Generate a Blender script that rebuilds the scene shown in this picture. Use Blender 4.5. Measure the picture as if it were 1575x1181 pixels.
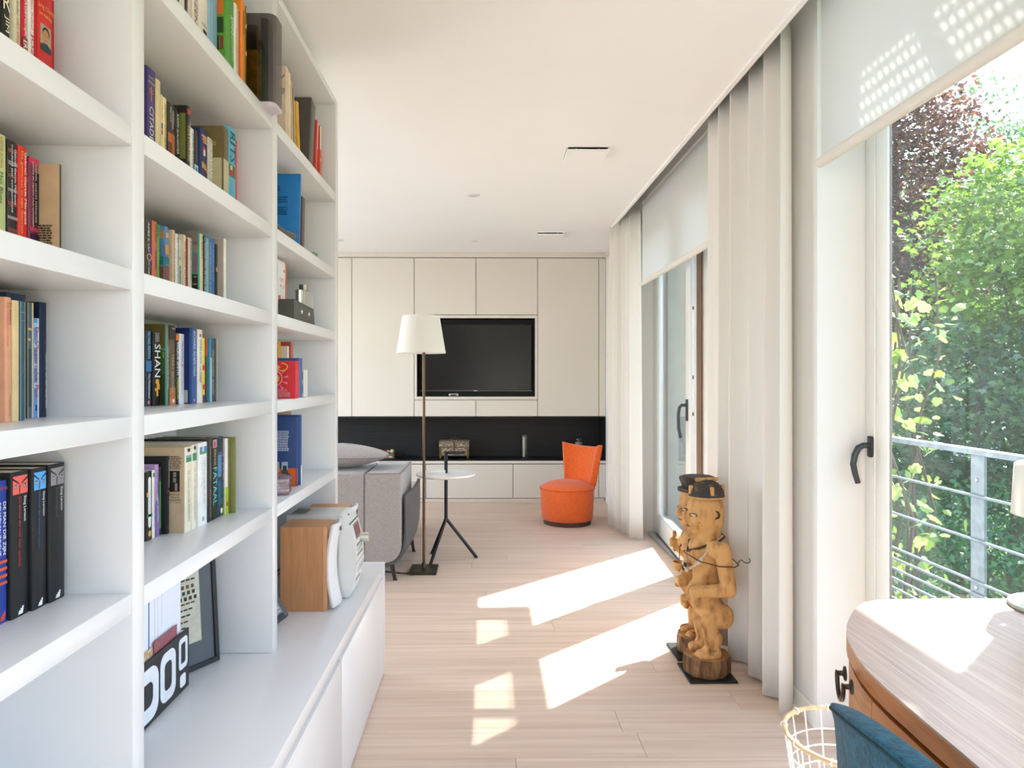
import bpy, bmesh, math, random
import numpy as np
from mathutils import Vector, Matrix

random.seed(11)
rng = np.random.default_rng(5)
for _o in list(bpy.data.objects):
    bpy.data.objects.remove(_o)
SC = bpy.context.scene
COL = SC.collection
PI = math.pi

# ------------------------------------------------------------------ camera
cd = bpy.data.cameras.new('camera')
cd.lens = 24.0
cd.sensor_width = 36.0
cd.shift_x = (787.5 - 762.7) / 1575
cd.shift_y = -(590.5 - 580.0) / 1575
cd.clip_start = 0.02
cam = bpy.data.objects.new('camera', cd)
cam.location = (0, 0, 1.30)
cam.rotation_euler = (PI / 2, 0, -math.radians(0.802))
COL.objects.link(cam)
SC.camera = cam

# ------------------------------------------------------------------ sky, sun, daylight, exposure
SUN_DIR = Vector((-0.63, -0.567, -1.0)).normalized()      # the way the light travels
world = bpy.data.worlds.new('world')
SC.world = world
world.use_nodes = True
wn = world.node_tree
wn.nodes.clear()
sky = wn.nodes.new('ShaderNodeTexSky')
sky.sky_type = 'NISHITA'
sky.sun_disc = False
sky.sun_elevation = math.radians(49.7)
sky.sun_rotation = math.atan2(0.63, 0.567)
sky.air_density = 1.0
sky.dust_density = 1.5
sky.ozone_density = 1.0
bg = wn.nodes.new('ShaderNodeBackground')
bg.inputs['Strength'].default_value = 0.75
wo = wn.nodes.new('ShaderNodeOutputWorld')
wn.links.new(sky.outputs['Color'], bg.inputs['Color'])
wn.links.new(bg.outputs['Background'], wo.inputs['Surface'])

sl = bpy.data.lights.new('sun', 'SUN')
sl.energy = 14.0
sl.angle = math.radians(0.53)
sl.color = (1.0, 0.985, 0.96)
sun = bpy.data.objects.new('sun', sl)
sun.rotation_euler = SUN_DIR.to_track_quat('-Z', 'Y').to_euler()
sun.location = (12, 11, 20)
COL.objects.link(sun)

def area(name, loc, direction, sx, sy, energy, color=(1, 1, 1)):
    l = bpy.data.lights.new(name, 'AREA')
    l.shape = 'RECTANGLE'
    l.size, l.size_y, l.energy, l.color = sx, sy, energy, color
    o = bpy.data.objects.new(name, l)
    o.location = loc
    o.rotation_euler = Vector(direction).to_track_quat('-Z', 'Z').to_euler()
    COL.objects.link(o)
    return o

# fill lamp added to brighten the left part of the room
area('side_fill', (-3.42, 5.0, 1.4), (1, 0, 0), 2.6, 1.9, 52, (0.96, 0.985, 1.0))

# fill lamp added behind the camera to brighten curtains and window wall
area('left_fill', (-0.92, -1.25, 1.45), (1, 0.12, 0), 2.0, 1.9, 32, (0.95, 0.98, 1.0))

SC.view_settings.view_transform = 'Standard'
SC.view_settings.look = 'None'
SC.view_settings.gamma = 1.0
SC.view_settings.use_curve_mapping = False
SC.view_settings.exposure = 0.58
SC.cycles.use_denoising = True
SC.cycles.max_bounces = 10
SC.cycles.diffuse_bounces = 6
SC.cycles.transparent_max_bounces = 16
SC.cycles.caustics_reflective = False
SC.cycles.caustics_refractive = False
SC.cycles.sample_clamp_indirect = 8.0

# ------------------------------------------------------------------ helpers: materials
def lin(h, k=1.0):
    if isinstance(h, str):
        h = h.lstrip('#')
        c = [int(h[i:i + 2], 16) / 255 for i in (0, 2, 4)]
        c = [x / 12.92 if x <= 0.04045 else ((x + 0.055) / 1.055) ** 2.4 for x in c]
    else:
        c = list(h)
    return (c[0] * k, c[1] * k, c[2] * k, 1.0)

def dim(c, f):
    return (c[0] * f, c[1] * f, c[2] * f, 1.0)

def mat(name, col, rough=0.5, metal=0.0, vary=0.06, scale=(8, 8, 8), bump=0.0, bscale=60.0, spec=0.5, detail=4.0, col2=None, lo=0.35, hi=0.65, coat=0.0, objrand=0.0, sheen=0.0):
    """principled material whose colour and relief come from object-space noise"""
    m = bpy.data.materials.new(name)
    m.use_nodes = True
    nt = m.node_tree
    b = nt.nodes['Principled BSDF']
    c = lin(col)
    tc = nt.nodes.new('ShaderNodeTexCoord')
    mp = nt.nodes.new('ShaderNodeMapping')
    mp.inputs['Scale'].default_value = scale
    nz = nt.nodes.new('ShaderNodeTexNoise')
    nz.inputs['Scale'].default_value = 1.0
    nz.inputs['Detail'].default_value = detail
    rp = nt.nodes.new('ShaderNodeValToRGB')
    rp.color_ramp.elements[0].position, rp.color_ramp.elements[1].position = lo, hi
    rp.color_ramp.elements[0].color = lin(col2) if col2 else dim(c, 1 - vary)
    rp.color_ramp.elements[1].color = c if col2 else dim(c, 1 + vary * 0.5)
    L = nt.links.new
    src = tc.outputs['Object']
    out = rp.outputs['Color']
    if objrand:
        oi = nt.nodes.new('ShaderNodeObjectInfo')
        va = nt.nodes.new('ShaderNodeVectorMath')
        va.operation = 'MULTIPLY_ADD'
        va.inputs[1].default_value = (1, 1, 1)
        cx = nt.nodes.new('ShaderNodeCombineXYZ')
        mm = nt.nodes.new('ShaderNodeMath')
        mm.operation = 'MULTIPLY'
        mm.inputs[1].default_value = 37.0
        L(oi.outputs['Random'], mm.inputs[0])
        for i in range(3):
            L(mm.outputs[0], cx.inputs[i])
        L(src, va.inputs[0])
        L(cx.outputs[0], va.inputs[2])
        src = va.outputs[0]
        hs = nt.nodes.new('ShaderNodeHueSaturation')
        mr = nt.nodes.new('ShaderNodeMapRange')
        mr.inputs['To Min'].default_value = 1 - objrand
        mr.inputs['To Max'].default_value = 1 + objrand
        L(oi.outputs['Random'], mr.inputs['Value'])
        L(mr.outputs[0], hs.inputs['Value'])
        L(out, hs.inputs['Color'])
        out = hs.outputs['Color']
    L(src, mp.inputs['Vector'])
    L(mp.outputs['Vector'], nz.inputs['Vector'])
    L(nz.outputs['Fac'], rp.inputs['Fac'])
    L(out, b.inputs['Base Color'])
    b.inputs['Roughness'].default_value = rough
    b.inputs['Metallic'].default_value = metal
    b.inputs['Specular IOR Level'].default_value = spec
    if coat:
        b.inputs['Coat Weight'].default_value = coat
        b.inputs['Coat Roughness'].default_value = 0.1
    if sheen:
        b.inputs['Sheen Weight'].default_value = sheen
    if bump:
        n2 = nt.nodes.new('ShaderNodeTexNoise')
        n2.inputs['Scale'].default_value = bscale
        n2.inputs['Detail'].default_value = 3
        bp = nt.nodes.new('ShaderNodeBump')
        bp.inputs['Strength'].default_value = bump
        bp.inputs['Distance'].default_value = 0.004
        L(tc.outputs['Object'], n2.inputs['Vector'])
        L(n2.outputs['Fac'], bp.inputs['Height'])
        L(bp.outputs['Normal'], b.inputs['Normal'])
    return m

def wood_mat(name, c1, c2, scale, rough=0.45, vary_obj=0.0, bump=0.08, spec=0.4, ring=None):
    """stretched-noise grain; scale = noise frequency along each object axis"""
    m = mat(name, c1, rough, vary=0, scale=scale, col2=c2, lo=0.3, hi=0.7, detail=6, objrand=vary_obj, spec=spec)
    nt = m.node_tree
    b = nt.nodes['Principled BSDF']
    nz = next(n for n in nt.nodes if n.type == 'TEX_NOISE')
    nz.inputs['Distortion'].default_value = 0.8 if ring is None else ring
    bp = nt.nodes.new('ShaderNodeBump')
    bp.inputs['Strength'].default_value = bump
    bp.inputs['Distance'].default_value = 0.002
    nt.links.new(nz.outputs['Fac'], bp.inputs['Height'])
    nt.links.new(bp.outputs['Normal'], b.inputs['Normal'])
    return m

def cloth_mat(name, col, trans=0.35, scale=400, tint=None, rough=0.9):
    """thin woven fabric that lets light through"""
    m = bpy.data.materials.new(name)
    m.use_nodes = True
    nt = m.node_tree
    nt.nodes.clear()
    L = nt.links.new
    tc = nt.nodes.new('ShaderNodeTexCoord')
    nz = nt.nodes.new('ShaderNodeTexNoise')
    nz.inputs['Scale'].default_value = scale
    rp = nt.nodes.new('ShaderNodeValToRGB')
    c = lin(col)
    rp.color_ramp.elements[0].color = dim(c, 0.96)
    rp.color_ramp.elements[1].color = c
    d = nt.nodes.new('ShaderNodeBsdfDiffuse')
    t = nt.nodes.new('ShaderNodeBsdfTranslucent')
    mx = nt.nodes.new('ShaderNodeMixShader')
    mx.inputs[0].default_value = trans
    o = nt.nodes.new('ShaderNodeOutputMaterial')
    L(tc.outputs['Object'], nz.inputs['Vector'])
    L(nz.outputs['Fac'], rp.inputs['Fac'])
    L(rp.outputs['Color'], d.inputs['Color'])
    if tint:
        t.inputs['Color'].default_value = lin(tint)
    else:
        L(rp.outputs['Color'], t.inputs['Color'])
    L(d.outputs[0], mx.inputs[1])
    L(t.outputs[0], mx.inputs[2])
    L(mx.outputs[0], o.inputs['Surface'])
    return m

def glass_mat(name, tint=(0.95, 0.97, 0.96), f0=0.04, k=0.9, rough=0.0, dust_haze=0.0):
    """thin clear pane: see-through with a mirror reflection that grows at grazing angles"""
    m = bpy.data.materials.new(name)
    m.use_nodes = True
    nt = m.node_tree
    nt.nodes.clear()
    L = nt.links.new
    tr = nt.nodes.new('ShaderNodeBsdfTransparent')
    tr.inputs['Color'].default_value = (*tint, 1)
    gl = nt.nodes.new('ShaderNodeBsdfGlossy')
    gl.inputs['Roughness'].default_value = rough
    lw = nt.nodes.new('ShaderNodeLayerWeight')
    lw.inputs['Blend'].default_value = 0.5
    pw = nt.nodes.new('ShaderNodeMath')
    pw.operation = 'POWER'
    pw.inputs[1].default_value = 5.0
    ma = nt.nodes.new('ShaderNodeMath')
    ma.operation = 'MULTIPLY_ADD'
    ma.inputs[1].default_value = k
    ma.inputs[2].default_value = f0
    mx = nt.nodes.new('ShaderNodeMixShader')
    o = nt.nodes.new('ShaderNodeOutputMaterial')
    L(lw.outputs['Facing'], pw.inputs[0])
    L(pw.outputs[0], ma.inputs[0])
    L(ma.outputs[0], mx.inputs[0])
    base = tr
    if dust_haze:
        # thin dusty film, uneven and speckled, added to veil the view in haze
        tl = nt.nodes.new('ShaderNodeBsdfTranslucent')
        tl.inputs['Color'].default_value = (0.9, 0.92, 0.95, 1)
        tc = nt.nodes.new('ShaderNodeTexCoord')
        nz = nt.nodes.new('ShaderNodeTexNoise')
        nz.inputs['Scale'].default_value = 9.0
        nz.inputs['Detail'].default_value = 8.0
        mr = nt.nodes.new('ShaderNodeMapRange')
        mr.inputs['To Min'].default_value = dust_haze * 0.7
        mr.inputs['To Max'].default_value = dust_haze * 1.3
        dm = nt.nodes.new('ShaderNodeMixShader')
        L(tc.outputs['Object'], nz.inputs['Vector'])
        L(nz.outputs['Fac'], mr.inputs['Value'])
        L(mr.outputs[0], dm.inputs[0])
        L(tr.outputs[0], dm.inputs[1])
        L(tl.outputs[0], dm.inputs[2])
        base = dm
    L(base.outputs[0], mx.inputs[1])
    L(gl.outputs[0], mx.inputs[2])
    L(mx.outputs[0], o.inputs['Surface'])
    return m

def leaf_mat(name, c1, c2, trans=0.45, tint=None):
    """leaf blade: colour differs from leaf to leaf (a per-leaf tone), light shines through it"""
    m = bpy.data.materials.new(name)
    m.use_nodes = True
    nt = m.node_tree
    nt.nodes.clear()
    L = nt.links.new
    at = nt.nodes.new('ShaderNodeAttribute')
    at.attribute_name = 'tone'
    rp = nt.nodes.new('ShaderNodeValToRGB')
    rp.color_ramp.elements[0].color = lin(c1)
    rp.color_ramp.elements[1].color = lin(c2)
    d = nt.nodes.new('ShaderNodeBsdfPrincipled')
    d.inputs['Roughness'].default_value = 0.36
    d.inputs['Specular IOR Level'].default_value = 0.45
    t = nt.nodes.new('ShaderNodeBsdfTranslucent')
    mx = nt.nodes.new('ShaderNodeMixShader')
    mx.inputs[0].default_value = trans
    o = nt.nodes.new('ShaderNodeOutputMaterial')
    L(at.outputs['Fac'], rp.inputs['Fac'])
    L(rp.outputs['Color'], d.inputs['Base Color'])
    if tint:
        mi = nt.nodes.new('ShaderNodeMix')
        mi.data_type = 'RGBA'
        mi.blend_type = 'MULTIPLY'
        mi.inputs['Factor'].default_value = 1.0
        L(rp.outputs['Color'], mi.inputs['A'])
        mi.inputs['B'].default_value = (*tint, 1)
        L(mi.outputs['Result'], t.inputs['Color'])
    else:
        L(rp.outputs['Color'], t.inputs['Color'])
    L(d.outputs[0], mx.inputs[1])
    L(t.outputs[0], mx.inputs[2])
    L(mx.outputs[0], o.inputs['Surface'])
    return m

_flat = {}
def ink(col, rough=0.5):
    """printed colour, one material per colour"""
    k = (col, rough)
    if k not in _flat:
        _flat[k] = mat('print_' + col.lstrip('#'), col, rough, vary=0.05, scale=(40, 40, 40), spec=0.3)
    return _flat[k]

# ------------------------------------------------------------------ helpers: objects
ORG = {}          # world origin of unrotated parents

def prop(o, label=None, cat=None, group=None, kind=None):
    if label: o['label'] = label
    if cat: o['category'] = cat
    if group: o['group'] = group
    if kind: o['kind'] = kind
    return o

def thing(name, label, cat, loc=(0, 0, 0), group=None, rotz=0.0, kind=None):
    o = bpy.data.objects.new(name, None)
    o.empty_display_size = 0.05
    o.location = loc
    o.rotation_euler = (0, 0, rotz)
    COL.objects.link(o)
    ORG[o.name] = Vector(loc)
    return prop(o, label, cat, group, kind)

class B:
    """collects shapes and links them as one mesh object"""
    def __init__(s):
        s.v, s.f = [], []

    def add(s, vs, fs):
        n = len(s.v)
        s.v += [tuple(p) for p in vs]
        s.f += [tuple(i + n for i in f) for f in fs]
        return s

    def box(s, x0, x1, y0, y1, z0, z1, bev=0.0, seg=2, M=None):
        if bev <= 0:
            vs = [(x, y, z) for z in (z0, z1) for x, y in ((x0, y0), (x1, y0), (x1, y1), (x0, y1))]
            fs = [(3, 2, 1, 0), (4, 5, 6, 7), (0, 1, 5, 4), (1, 2, 6, 5), (2, 3, 7, 6), (3, 0, 4, 7)]
        else:
            bm = bmesh.new()
            bmesh.ops.create_cube(bm, size=1)
            for v in bm.verts:
                v.co = ((x0 + x1) / 2 + v.co.x * (x1 - x0), (y0 + y1) / 2 + v.co.y * (y1 - y0), (z0 + z1) / 2 + v.co.z * (z1 - z0))
            bmesh.ops.bevel(bm, geom=bm.edges[:], offset=bev, segments=seg, affect='EDGES', profile=0.5)
            bm.verts.index_update()
            vs = [v.co.copy() for v in bm.verts]
            fs = [[v.index for v in f.verts] for f in bm.faces]
            bm.free()
        if M is not None:
            vs = [M @ Vector(p) for p in vs]
        return s.add(vs, fs)

    def tube(s, pts, r, n=8, cap=True, closed=False):
        P = [Vector(p) for p in pts]
        m = len(P)
        R = r if isinstance(r, (list, tuple)) else [r] * m
        T = []
        for i in range(m):
            a = P[(i - 1) % m] if closed or i > 0 else P[0]
            b = P[(i + 1) % m] if closed or i < m - 1 else P[-1]
            T.append((b - a).normalized() if (b - a).length > 1e-9 else Vector((0, 0, 1)))
        u = T[0].orthogonal().normalized()
        vs, fs = [], []
        for i in range(m):
            u = (u - T[i] * u.dot(T[i]))
            u = u.normalized() if u.length > 1e-6 else T[i].orthogonal().normalized()
            w = T[i].cross(u)
            for k in range(n):
                a = 2 * PI * k / n
                vs.append(P[i] + (u * math.cos(a) + w * math.sin(a)) * R[i])
        for i in range(m if closed else m - 1):
            j = (i + 1) % m
            for k in range(n):
                l = (k + 1) % n
                fs.append((i * n + k, i * n + l, j * n + l, j * n + k))
        if cap and not closed:
            fs.append(tuple(range(n - 1, -1, -1)))
            fs.append(tuple((m - 1) * n + k for k in range(n)))
        return s.add(vs, fs)

    def lathe(s, prof, c=(0, 0, 0), n=24, M=None):
        vs, fs = [], []
        for r, z in prof:
            for k in range(n):
                a = 2 * PI * k / n
                vs.append(Vector((c[0] + r * math.cos(a), c[1] + r * math.sin(a), c[2] + z)))
        for i in range(len(prof) - 1):
            for k in range(n):
                l = (k + 1) % n
                fs.append((i * n + k, i * n + l, (i + 1) * n + l, (i + 1) * n + k))
        if prof[0][0] > 1e-6: fs.append(tuple(range(n - 1, -1, -1)))
        if prof[-1][0] > 1e-6: fs.append(tuple((len(prof) - 1) * n + k for k in range(n)))
        if M is not None: vs = [M @ v for v in vs]
        return s.add(vs, fs)

    def prism(s, poly, axis, a0, a1, M=None):
        """polygon given in the two other axes (order xyz), extruded along axis"""
        n = len(poly)
        def p3(p, a):
            return {'x': (a, p[0], p[1]), 'y': (p[0], a, p[1]), 'z': (p[0], p[1], a)}[axis]
        vs = [Vector(p3(p, a0)) for p in poly] + [Vector(p3(p, a1)) for p in poly]
        fs = [tuple(range(n - 1, -1, -1)), tuple(range(n, 2 * n))] + [(i, (i + 1) % n, n + (i + 1) % n, n + i) for i in range(n)]
        if M is not None: vs = [M @ v for v in vs]
        return s.add(vs, fs)

    def ball(s, c, r, nu=16, nv=10, p=1.0, M=None):
        """ellipsoid; p<1 gives a boxier one"""
        if not isinstance(r, (list, tuple)): r = (r, r, r)
        sp = lambda t: math.copysign(abs(t) ** p, t)
        vs, fs = [], []
        vs.append(Vector((c[0], c[1], c[2] - r[2])))
        for i in range(1, nv):
            th = -PI / 2 + PI * i / nv
            for k in range(nu):
                a = 2 * PI * k / nu
                vs.append(Vector((c[0] + r[0] * sp(math.cos(th)) * sp(math.cos(a)), c[1] + r[1] * sp(math.cos(th)) * sp(math.sin(a)), c[2] + r[2] * sp(math.sin(th)))))
        vs.append(Vector((c[0], c[1], c[2] + r[2])))
        for k in range(nu): fs.append((0, 1 + (k + 1) % nu, 1 + k))
        for i in range(nv - 2):
            for k in range(nu):
                a, b = 1 + i * nu + k, 1 + i * nu + (k + 1) % nu
                fs.append((a, b, b + nu, a + nu))
        t = len(vs) - 1
        for k in range(nu): fs.append((1 + (nv - 2) * nu + k, 1 + (nv - 2) * nu + (k + 1) % nu, t))
        if M is not None: vs = [M @ v for v in vs]
        return s.add(vs, fs)

    def limb(s, a, b, ra, rb, n=14):
        """tapered limb with round ends"""
        a, b = Vector(a), Vector(b)
        d = (b - a).normalized()
        pts, rs = [], []
        for t in (1.0, 0.8, 0.45, 0.0):
            pts.append(a - d * ra * t); rs.append(ra * math.sqrt(max(0.0, 1 - t * t)) + 1e-4)
        for k in range(1, 5):
            t = k / 5
            pts.append(a.lerp(b, t)); rs.append(ra + (rb - ra) * t)
        for t in (0.0, 0.45, 0.8, 1.0):
            pts.append(b + d * rb * t); rs.append(rb * math.sqrt(max(0.0, 1 - t * t)) + 1e-4)
        return s.tube(pts, rs, n)

    def grid(s, fn, nu, nv, wrap=False):
        vs = [fn(i / (nu - (0 if wrap else 1)), j / (nv - 1)) for j in range(nv) for i in range(nu)]
        fs = []
        for j in range(nv - 1):
            for i in range(nu if wrap else nu - 1):
                k = (i + 1) % nu
                fs.append((j * nu + i, j * nu + k, (j + 1) * nu + k, (j + 1) * nu + i))
        return s.add(vs, fs)

    def mesh(s, name, off=(0, 0, 0), smooth=None):
        me = bpy.data.meshes.new(name)
        o = Vector(off)
        me.from_pydata([Vector(p) - o for p in s.v], [], s.f)
        me.update()
        if smooth is not None:
            me.polygons.foreach_set('use_smooth', [True] * len(me.polygons))
            if smooth < 179: me.set_sharp_from_angle(angle=math.radians(smooth))
        return me

    def obj(s, name, m, parent=None, smooth=None, local=False, loc=None):
        """world-space shapes; under an unrotated parent they are shifted to its origin (local=True: already local)"""
        off = Vector((0, 0, 0))
        if parent is not None and not local: off = ORG.get(parent.name, Vector((0, 0, 0)))
        base = Vector((0, 0, 0))
        if parent is None and not local and s.v:
            xs = [p[0] for p in s.v]; ys = [p[1] for p in s.v]; zs = [p[2] for p in s.v]
            base = Vector(((min(xs) + max(xs)) / 2, (min(ys) + max(ys)) / 2, min(zs)))
            off = base
        o = bpy.data.objects.new(name, s.mesh(name, off, smooth))
        o.location = base if loc is None else loc
        o.data.materials.append(m)
        COL.objects.link(o)
        if parent is not None: o.parent = parent
        ORG[o.name] = off if parent is not None and not local else base
        return o

def bx(name, m, parent, x0, x1, y0, y1, z0, z1, bev=0.0, seg=2, smooth=None, local=False):
    return B().box(x0, x1, y0, y1, z0, z1, bev, seg).obj(name, m, parent, smooth, local)

def structure(o, label=None):
    o['kind'] = 'structure'
    if label: o['label'] = label
    return o

def fuse(bs, voxel, smooth_it=4, name='body'):
    """one continuous surface from overlapping shapes"""
    o = bpy.data.objects.new('fuse_tmp', bs.mesh('fuse_tmp'))
    COL.objects.link(o)
    md = o.modifiers.new('r', 'REMESH')
    md.mode = 'VOXEL'
    md.voxel_size = voxel
    if smooth_it:
        sm = o.modifiers.new('s', 'SMOOTH')
        sm.iterations = smooth_it
        sm.factor = 0.5
    dg = bpy.context.evaluated_depsgraph_get()
    me = bpy.data.meshes.new_from_object(o.evaluated_get(dg))
    me.name = name
    bpy.data.objects.remove(o)
    me.polygons.foreach_set('use_smooth', [True] * len(me.polygons))
    return me

# --- lettering: built-in font turned into flat meshes, queued and made in one go
TEXTQ = []
def letters(text, m, parent, M, w, h, name='lettering', fit=True, label=None):
    """text whose box is w (along its reading direction) by h, centred on M's origin, facing M's z"""
    TEXTQ.append((text, m, parent, M, w, h, name, fit, label))

def flush_letters():
    tmp = []
    for t in TEXTQ:
        cu = bpy.data.curves.new('txt', 'FONT')
        cu.body = t[0]
        cu.size = 1.0
        cu.resolution_u = 2
        o = bpy.data.objects.new('txt', cu)
        COL.objects.link(o)
        tmp.append(o)
    dg = bpy.context.evaluated_depsgraph_get()
    dg.update()
    for o, (text, m, parent, M, w, h, name, fit, label) in zip(tmp, TEXTQ):
        me = bpy.data.meshes.new_from_object(o.evaluated_get(dg))
        n = len(me.vertices)
        if n:
            co = np.empty(n * 3, np.float32)
            me.vertices.foreach_get('co', co)
            co = co.reshape(-1, 3)
            lo, hi = co.min(0), co.max(0)
            sx = w / max(1e-6, hi[0] - lo[0])
            sy = h / max(1e-6, hi[1] - lo[1])
            if not fit: sx = sy = min(sx, sy)
            co[:, 0] = (co[:, 0] - (lo[0] + hi[0]) / 2) * sx
            co[:, 1] = (co[:, 1] - (lo[1] + hi[1]) / 2) * sy
            R = np.array(M.to_3x3(), np.float32)
            co = co @ R.T + np.array(M.to_translation(), np.float32)
            me.vertices.foreach_set('co', co.ravel())
            me.update()
            me.name = name
            me.materials.clear()
            me.materials.append(m)
            q = bpy.data.objects.new(name, me)
            COL.objects.link(q)
            q.parent = parent
            if label: q['label'] = label
        cu = o.data
        bpy.data.objects.remove(o)
        bpy.data.curves.remove(cu)
    TEXTQ.clear()

def frame_m(origin, xdir, ydir):
    x, y = Vector(xdir).normalized(), Vector(ydir).normalized()
    z = x.cross(y)
    M = Matrix((x, y, z)).transposed().to_4x4()
    M.translation = Vector(origin)
    return M
# ------------------------------------------------------------------ materials
M = {}
M['lacquer'] = mat('white_lacquer', '#e1e2e4', 0.28, vary=0.012, scale=(3, 3, 3), spec=0.5)
M['wallpaint'] = mat('wall_paint', '#eae8e4', 0.75, vary=0.02, scale=(2, 2, 2), bump=0.04, bscale=300)
M['ceil'] = mat('ceiling_paint', '#f7f6f4', 0.85, vary=0.012, scale=(1.5, 1.5, 1.5))
M['greige'] = mat('greige_lacquer', '#d9d2c6', 0.5, vary=0.015, scale=(2, 2, 2), spec=0.4)
M['gap'] = mat('shadow_gap_board', '#7c7364', 0.8, vary=0.05)
M['plank'] = wood_mat('pale_oak_planks', '#e0cbb9', '#cdb4a0', (1.1, 34, 4), 0.42, vary_obj=0.035, bump=0.05, spec=0.42, ring=0.5)
M['subfloor'] = mat('floor_underlay', '#8f7660', 0.8)
M['frame'] = mat('window_frame_white', '#ecebe6', 0.4, vary=0.015)
M['brown'] = mat('window_outer_brown', '#8a6a56', 0.5, vary=0.1)
M['steel'] = mat('lock_strip_steel', '#c9ccd4', 0.3, 0.8, vary=0.05)
M['bronze'] = mat('dark_bronze_metal', '#4a4340', 0.38, 0.7, vary=0.15, spec=0.5)
M['gunmetal'] = mat('gunmetal_handle', '#46494c', 0.35, 0.6, vary=0.1)
M['glass'] = glass_mat('window_glass', (0.93, 0.95, 0.94), dust_haze=0.006)
M['curtain'] = cloth_mat('curtain_linen', '#f7f3ed', 0.32, 500)
M['blind'] = cloth_mat('roller_blind_cloth', '#ecebe8', 0.45, 700)
M['blindbar'] = cloth_mat('blind_hem', '#e9e4dc', 0.08, 500)
M['blackwood'] = wood_mat('black_veneer', '#1b1a1b', '#0c0c0d', (1.5, 4, 45), 0.5, bump=0.25)
M['black'] = mat('black_plastic', '#141415', 0.4, vary=0.1)
M['galv'] = mat('galvanised_steel', '#87919a', 0.5, 0.4, vary=0.18, scale=(25, 25, 25))
M['concrete'] = mat('render_facade', '#cfc9be', 0.9, vary=0.1, bump=0.2)
M['alu'] = mat('aluminium', '#c4c6c8', 0.3, 0.85, vary=0.05)

# ------------------------------------------------------------------ the room
floor = structure(bx('floor', M['subfloor'], None, -3.5, 1.5, -2.85, 7.65, -0.12, -0.015), 'wide pale oak plank floor running across the room')
PW = 0.1665
plank_mesh = {}
def plank(x0, x1, y0):
    """one board between two end joints, 1.2 mm open seams"""
    L = round(x1 - x0, 3)
    if L not in plank_mesh:
        b = B().box(0.0006, L - 0.0006, 0.0006, PW - 0.0006, -0.0148, 0.0, 0.0008, 1)
        plank_mesh[L] = b.mesh('plank')
        plank_mesh[L].materials.append(M['plank'])
    o = bpy.data.objects.new('plank', plank_mesh[L])
    COL.objects.link(o)
    o.parent = floor
    o.location = Vector((x0, y0, 0)) - ORG[floor.name]
y = 2.494 - PW * 31
row = -31
while y < 7.58:
    xl = -0.92 if y < 2.8 else -3.45
    xr = 1.42
    cut = {0: 0.50, -1: 0.55, 1: 1.02, -2: 0.1, 2: -0.55, 3: 0.75}.get(row)
    ends = [xl]
    if row < -3:
        ends += [0.3]
    elif xl > -1:
        ends += [cut if cut is not None else 0.2 + 0.9 * random.random()]
    else:
        a = cut if cut is not None else -0.2 + 1.2 * random.random()
        ends += [a - 1.9, a] if a - 1.9 > xl + 0.3 else [a]
    ends += [xr]
    ends = [round(e / 0.05) * 0.05 if 0 < i < len(ends) - 1 else e for i, e in enumerate(ends)]
    for a, b_ in zip(ends[:-1], ends[1:]):
        plank(a, b_, y)
    y += PW
    row += 1

w = B().box(-1.06, -0.932, -0.2, 2.95, 0, 2.6).box(-1.06, -0.932, -2.85, -2.3, 0, 2.6).box(-1.06, -0.932, -2.3, -0.2, 0, 0.45).box(-1.06, -0.932, -2.3, -0.2, 2.45, 2.6)
structure(w.obj('wall_left', M['wallpaint'], None), 'white wall behind the bookcase, with an added opening behind the photographer')  # opening added to go with the fill lamp behind the camera
structure(bx('wall_inner', M['wallpaint'], None, -3.5, -1.06, 2.85, 2.95, 0, 2.6), 'white wall of the left part of the room')
w = B().box(-3.6, -3.5, 2.85, 7.65, 0, 0.3).box(-3.6, -3.5, 2.85, 7.65, 2.45, 2.6).box(-3.6, -3.5, 2.85, 3.6, 0.3, 2.45).box(-3.6, -3.5, 6.4, 7.65, 0.3, 2.45)
structure(w.obj('wall_west', M['wallpaint'], None), 'far left wall with an added opening')  # opening added to go with the side fill lamp
structure(bx('wall_far', M['wallpaint'], None, -3.6, 1.5, 7.58, 7.68, 0, 2.92), 'end wall behind the built-in cabinets')
structure(bx('wall_rear', M['wallpaint'], None, -1.06, 1.5, -2.95, -2.85, 0, 2.92), 'white wall behind the photographer')
# window wall: far pier, middle pier, near pier, header, recess
w = (B().box(1.2523, 1.5, 5.75, 7.58, 0, 2.92).box(1.2253, 1.475, 2.5113, 3.55, 0, 2.92).box(1.475, 1.5, 2.56, 3.55, 0, 2.92)
     .box(1.2253, 1.5, -2.85, -2.45, 0, 2.92).box(1.38, 1.5, -2.45, 2.5113, 2.86, 2.92).box(1.30, 1.5, 3.55, 5.75, 2.52, 2.92))
structure(w.obj('wall_right', M['wallpaint'], None), 'white window wall with two tall openings')
c = B().box(-3.6, 1.09, -2.95, 7.68, 2.6, 2.96).box(1.09, 1.2523, 5.93, 7.58, 2.6, 2.96).box(1.09, 1.5, -2.95, 5.93, 2.92, 2.96).box(1.2523, 1.5, 5.93, 7.68, 2.92, 2.96)
structure(c.obj('ceiling', M['ceil'], None), 'smooth white plaster ceiling with a curtain recess')
t = B().box(1.078, 1.094, -2.84, 5.93, 2.588, 2.6).box(1.094, 1.106, -2.84, 5.93, 2.595, 2.92)
structure(t.obj('trim_1', M['ceil'], None), 'slim white edge profile along the curtain recess')
structure(bx('trim_2', M['greige'], None, 1.236, 1.2523, 5.95, 7.09, 2.546, 2.6), 'thin cornice along the right wall')
structure(bx('baseboard_right', M['frame'], None, 1.213, 1.2253, 2.5117, 3.55, 0, 0.076, 0.002), 'low white baseboard on the wall between the windows')
structure(bx('baseboard_reveal', M['frame'], None, 1.213, 1.405, 2.499, 2.5113, 0, 0.076, 0.002), 'low white baseboard at the side of the near window')
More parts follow.
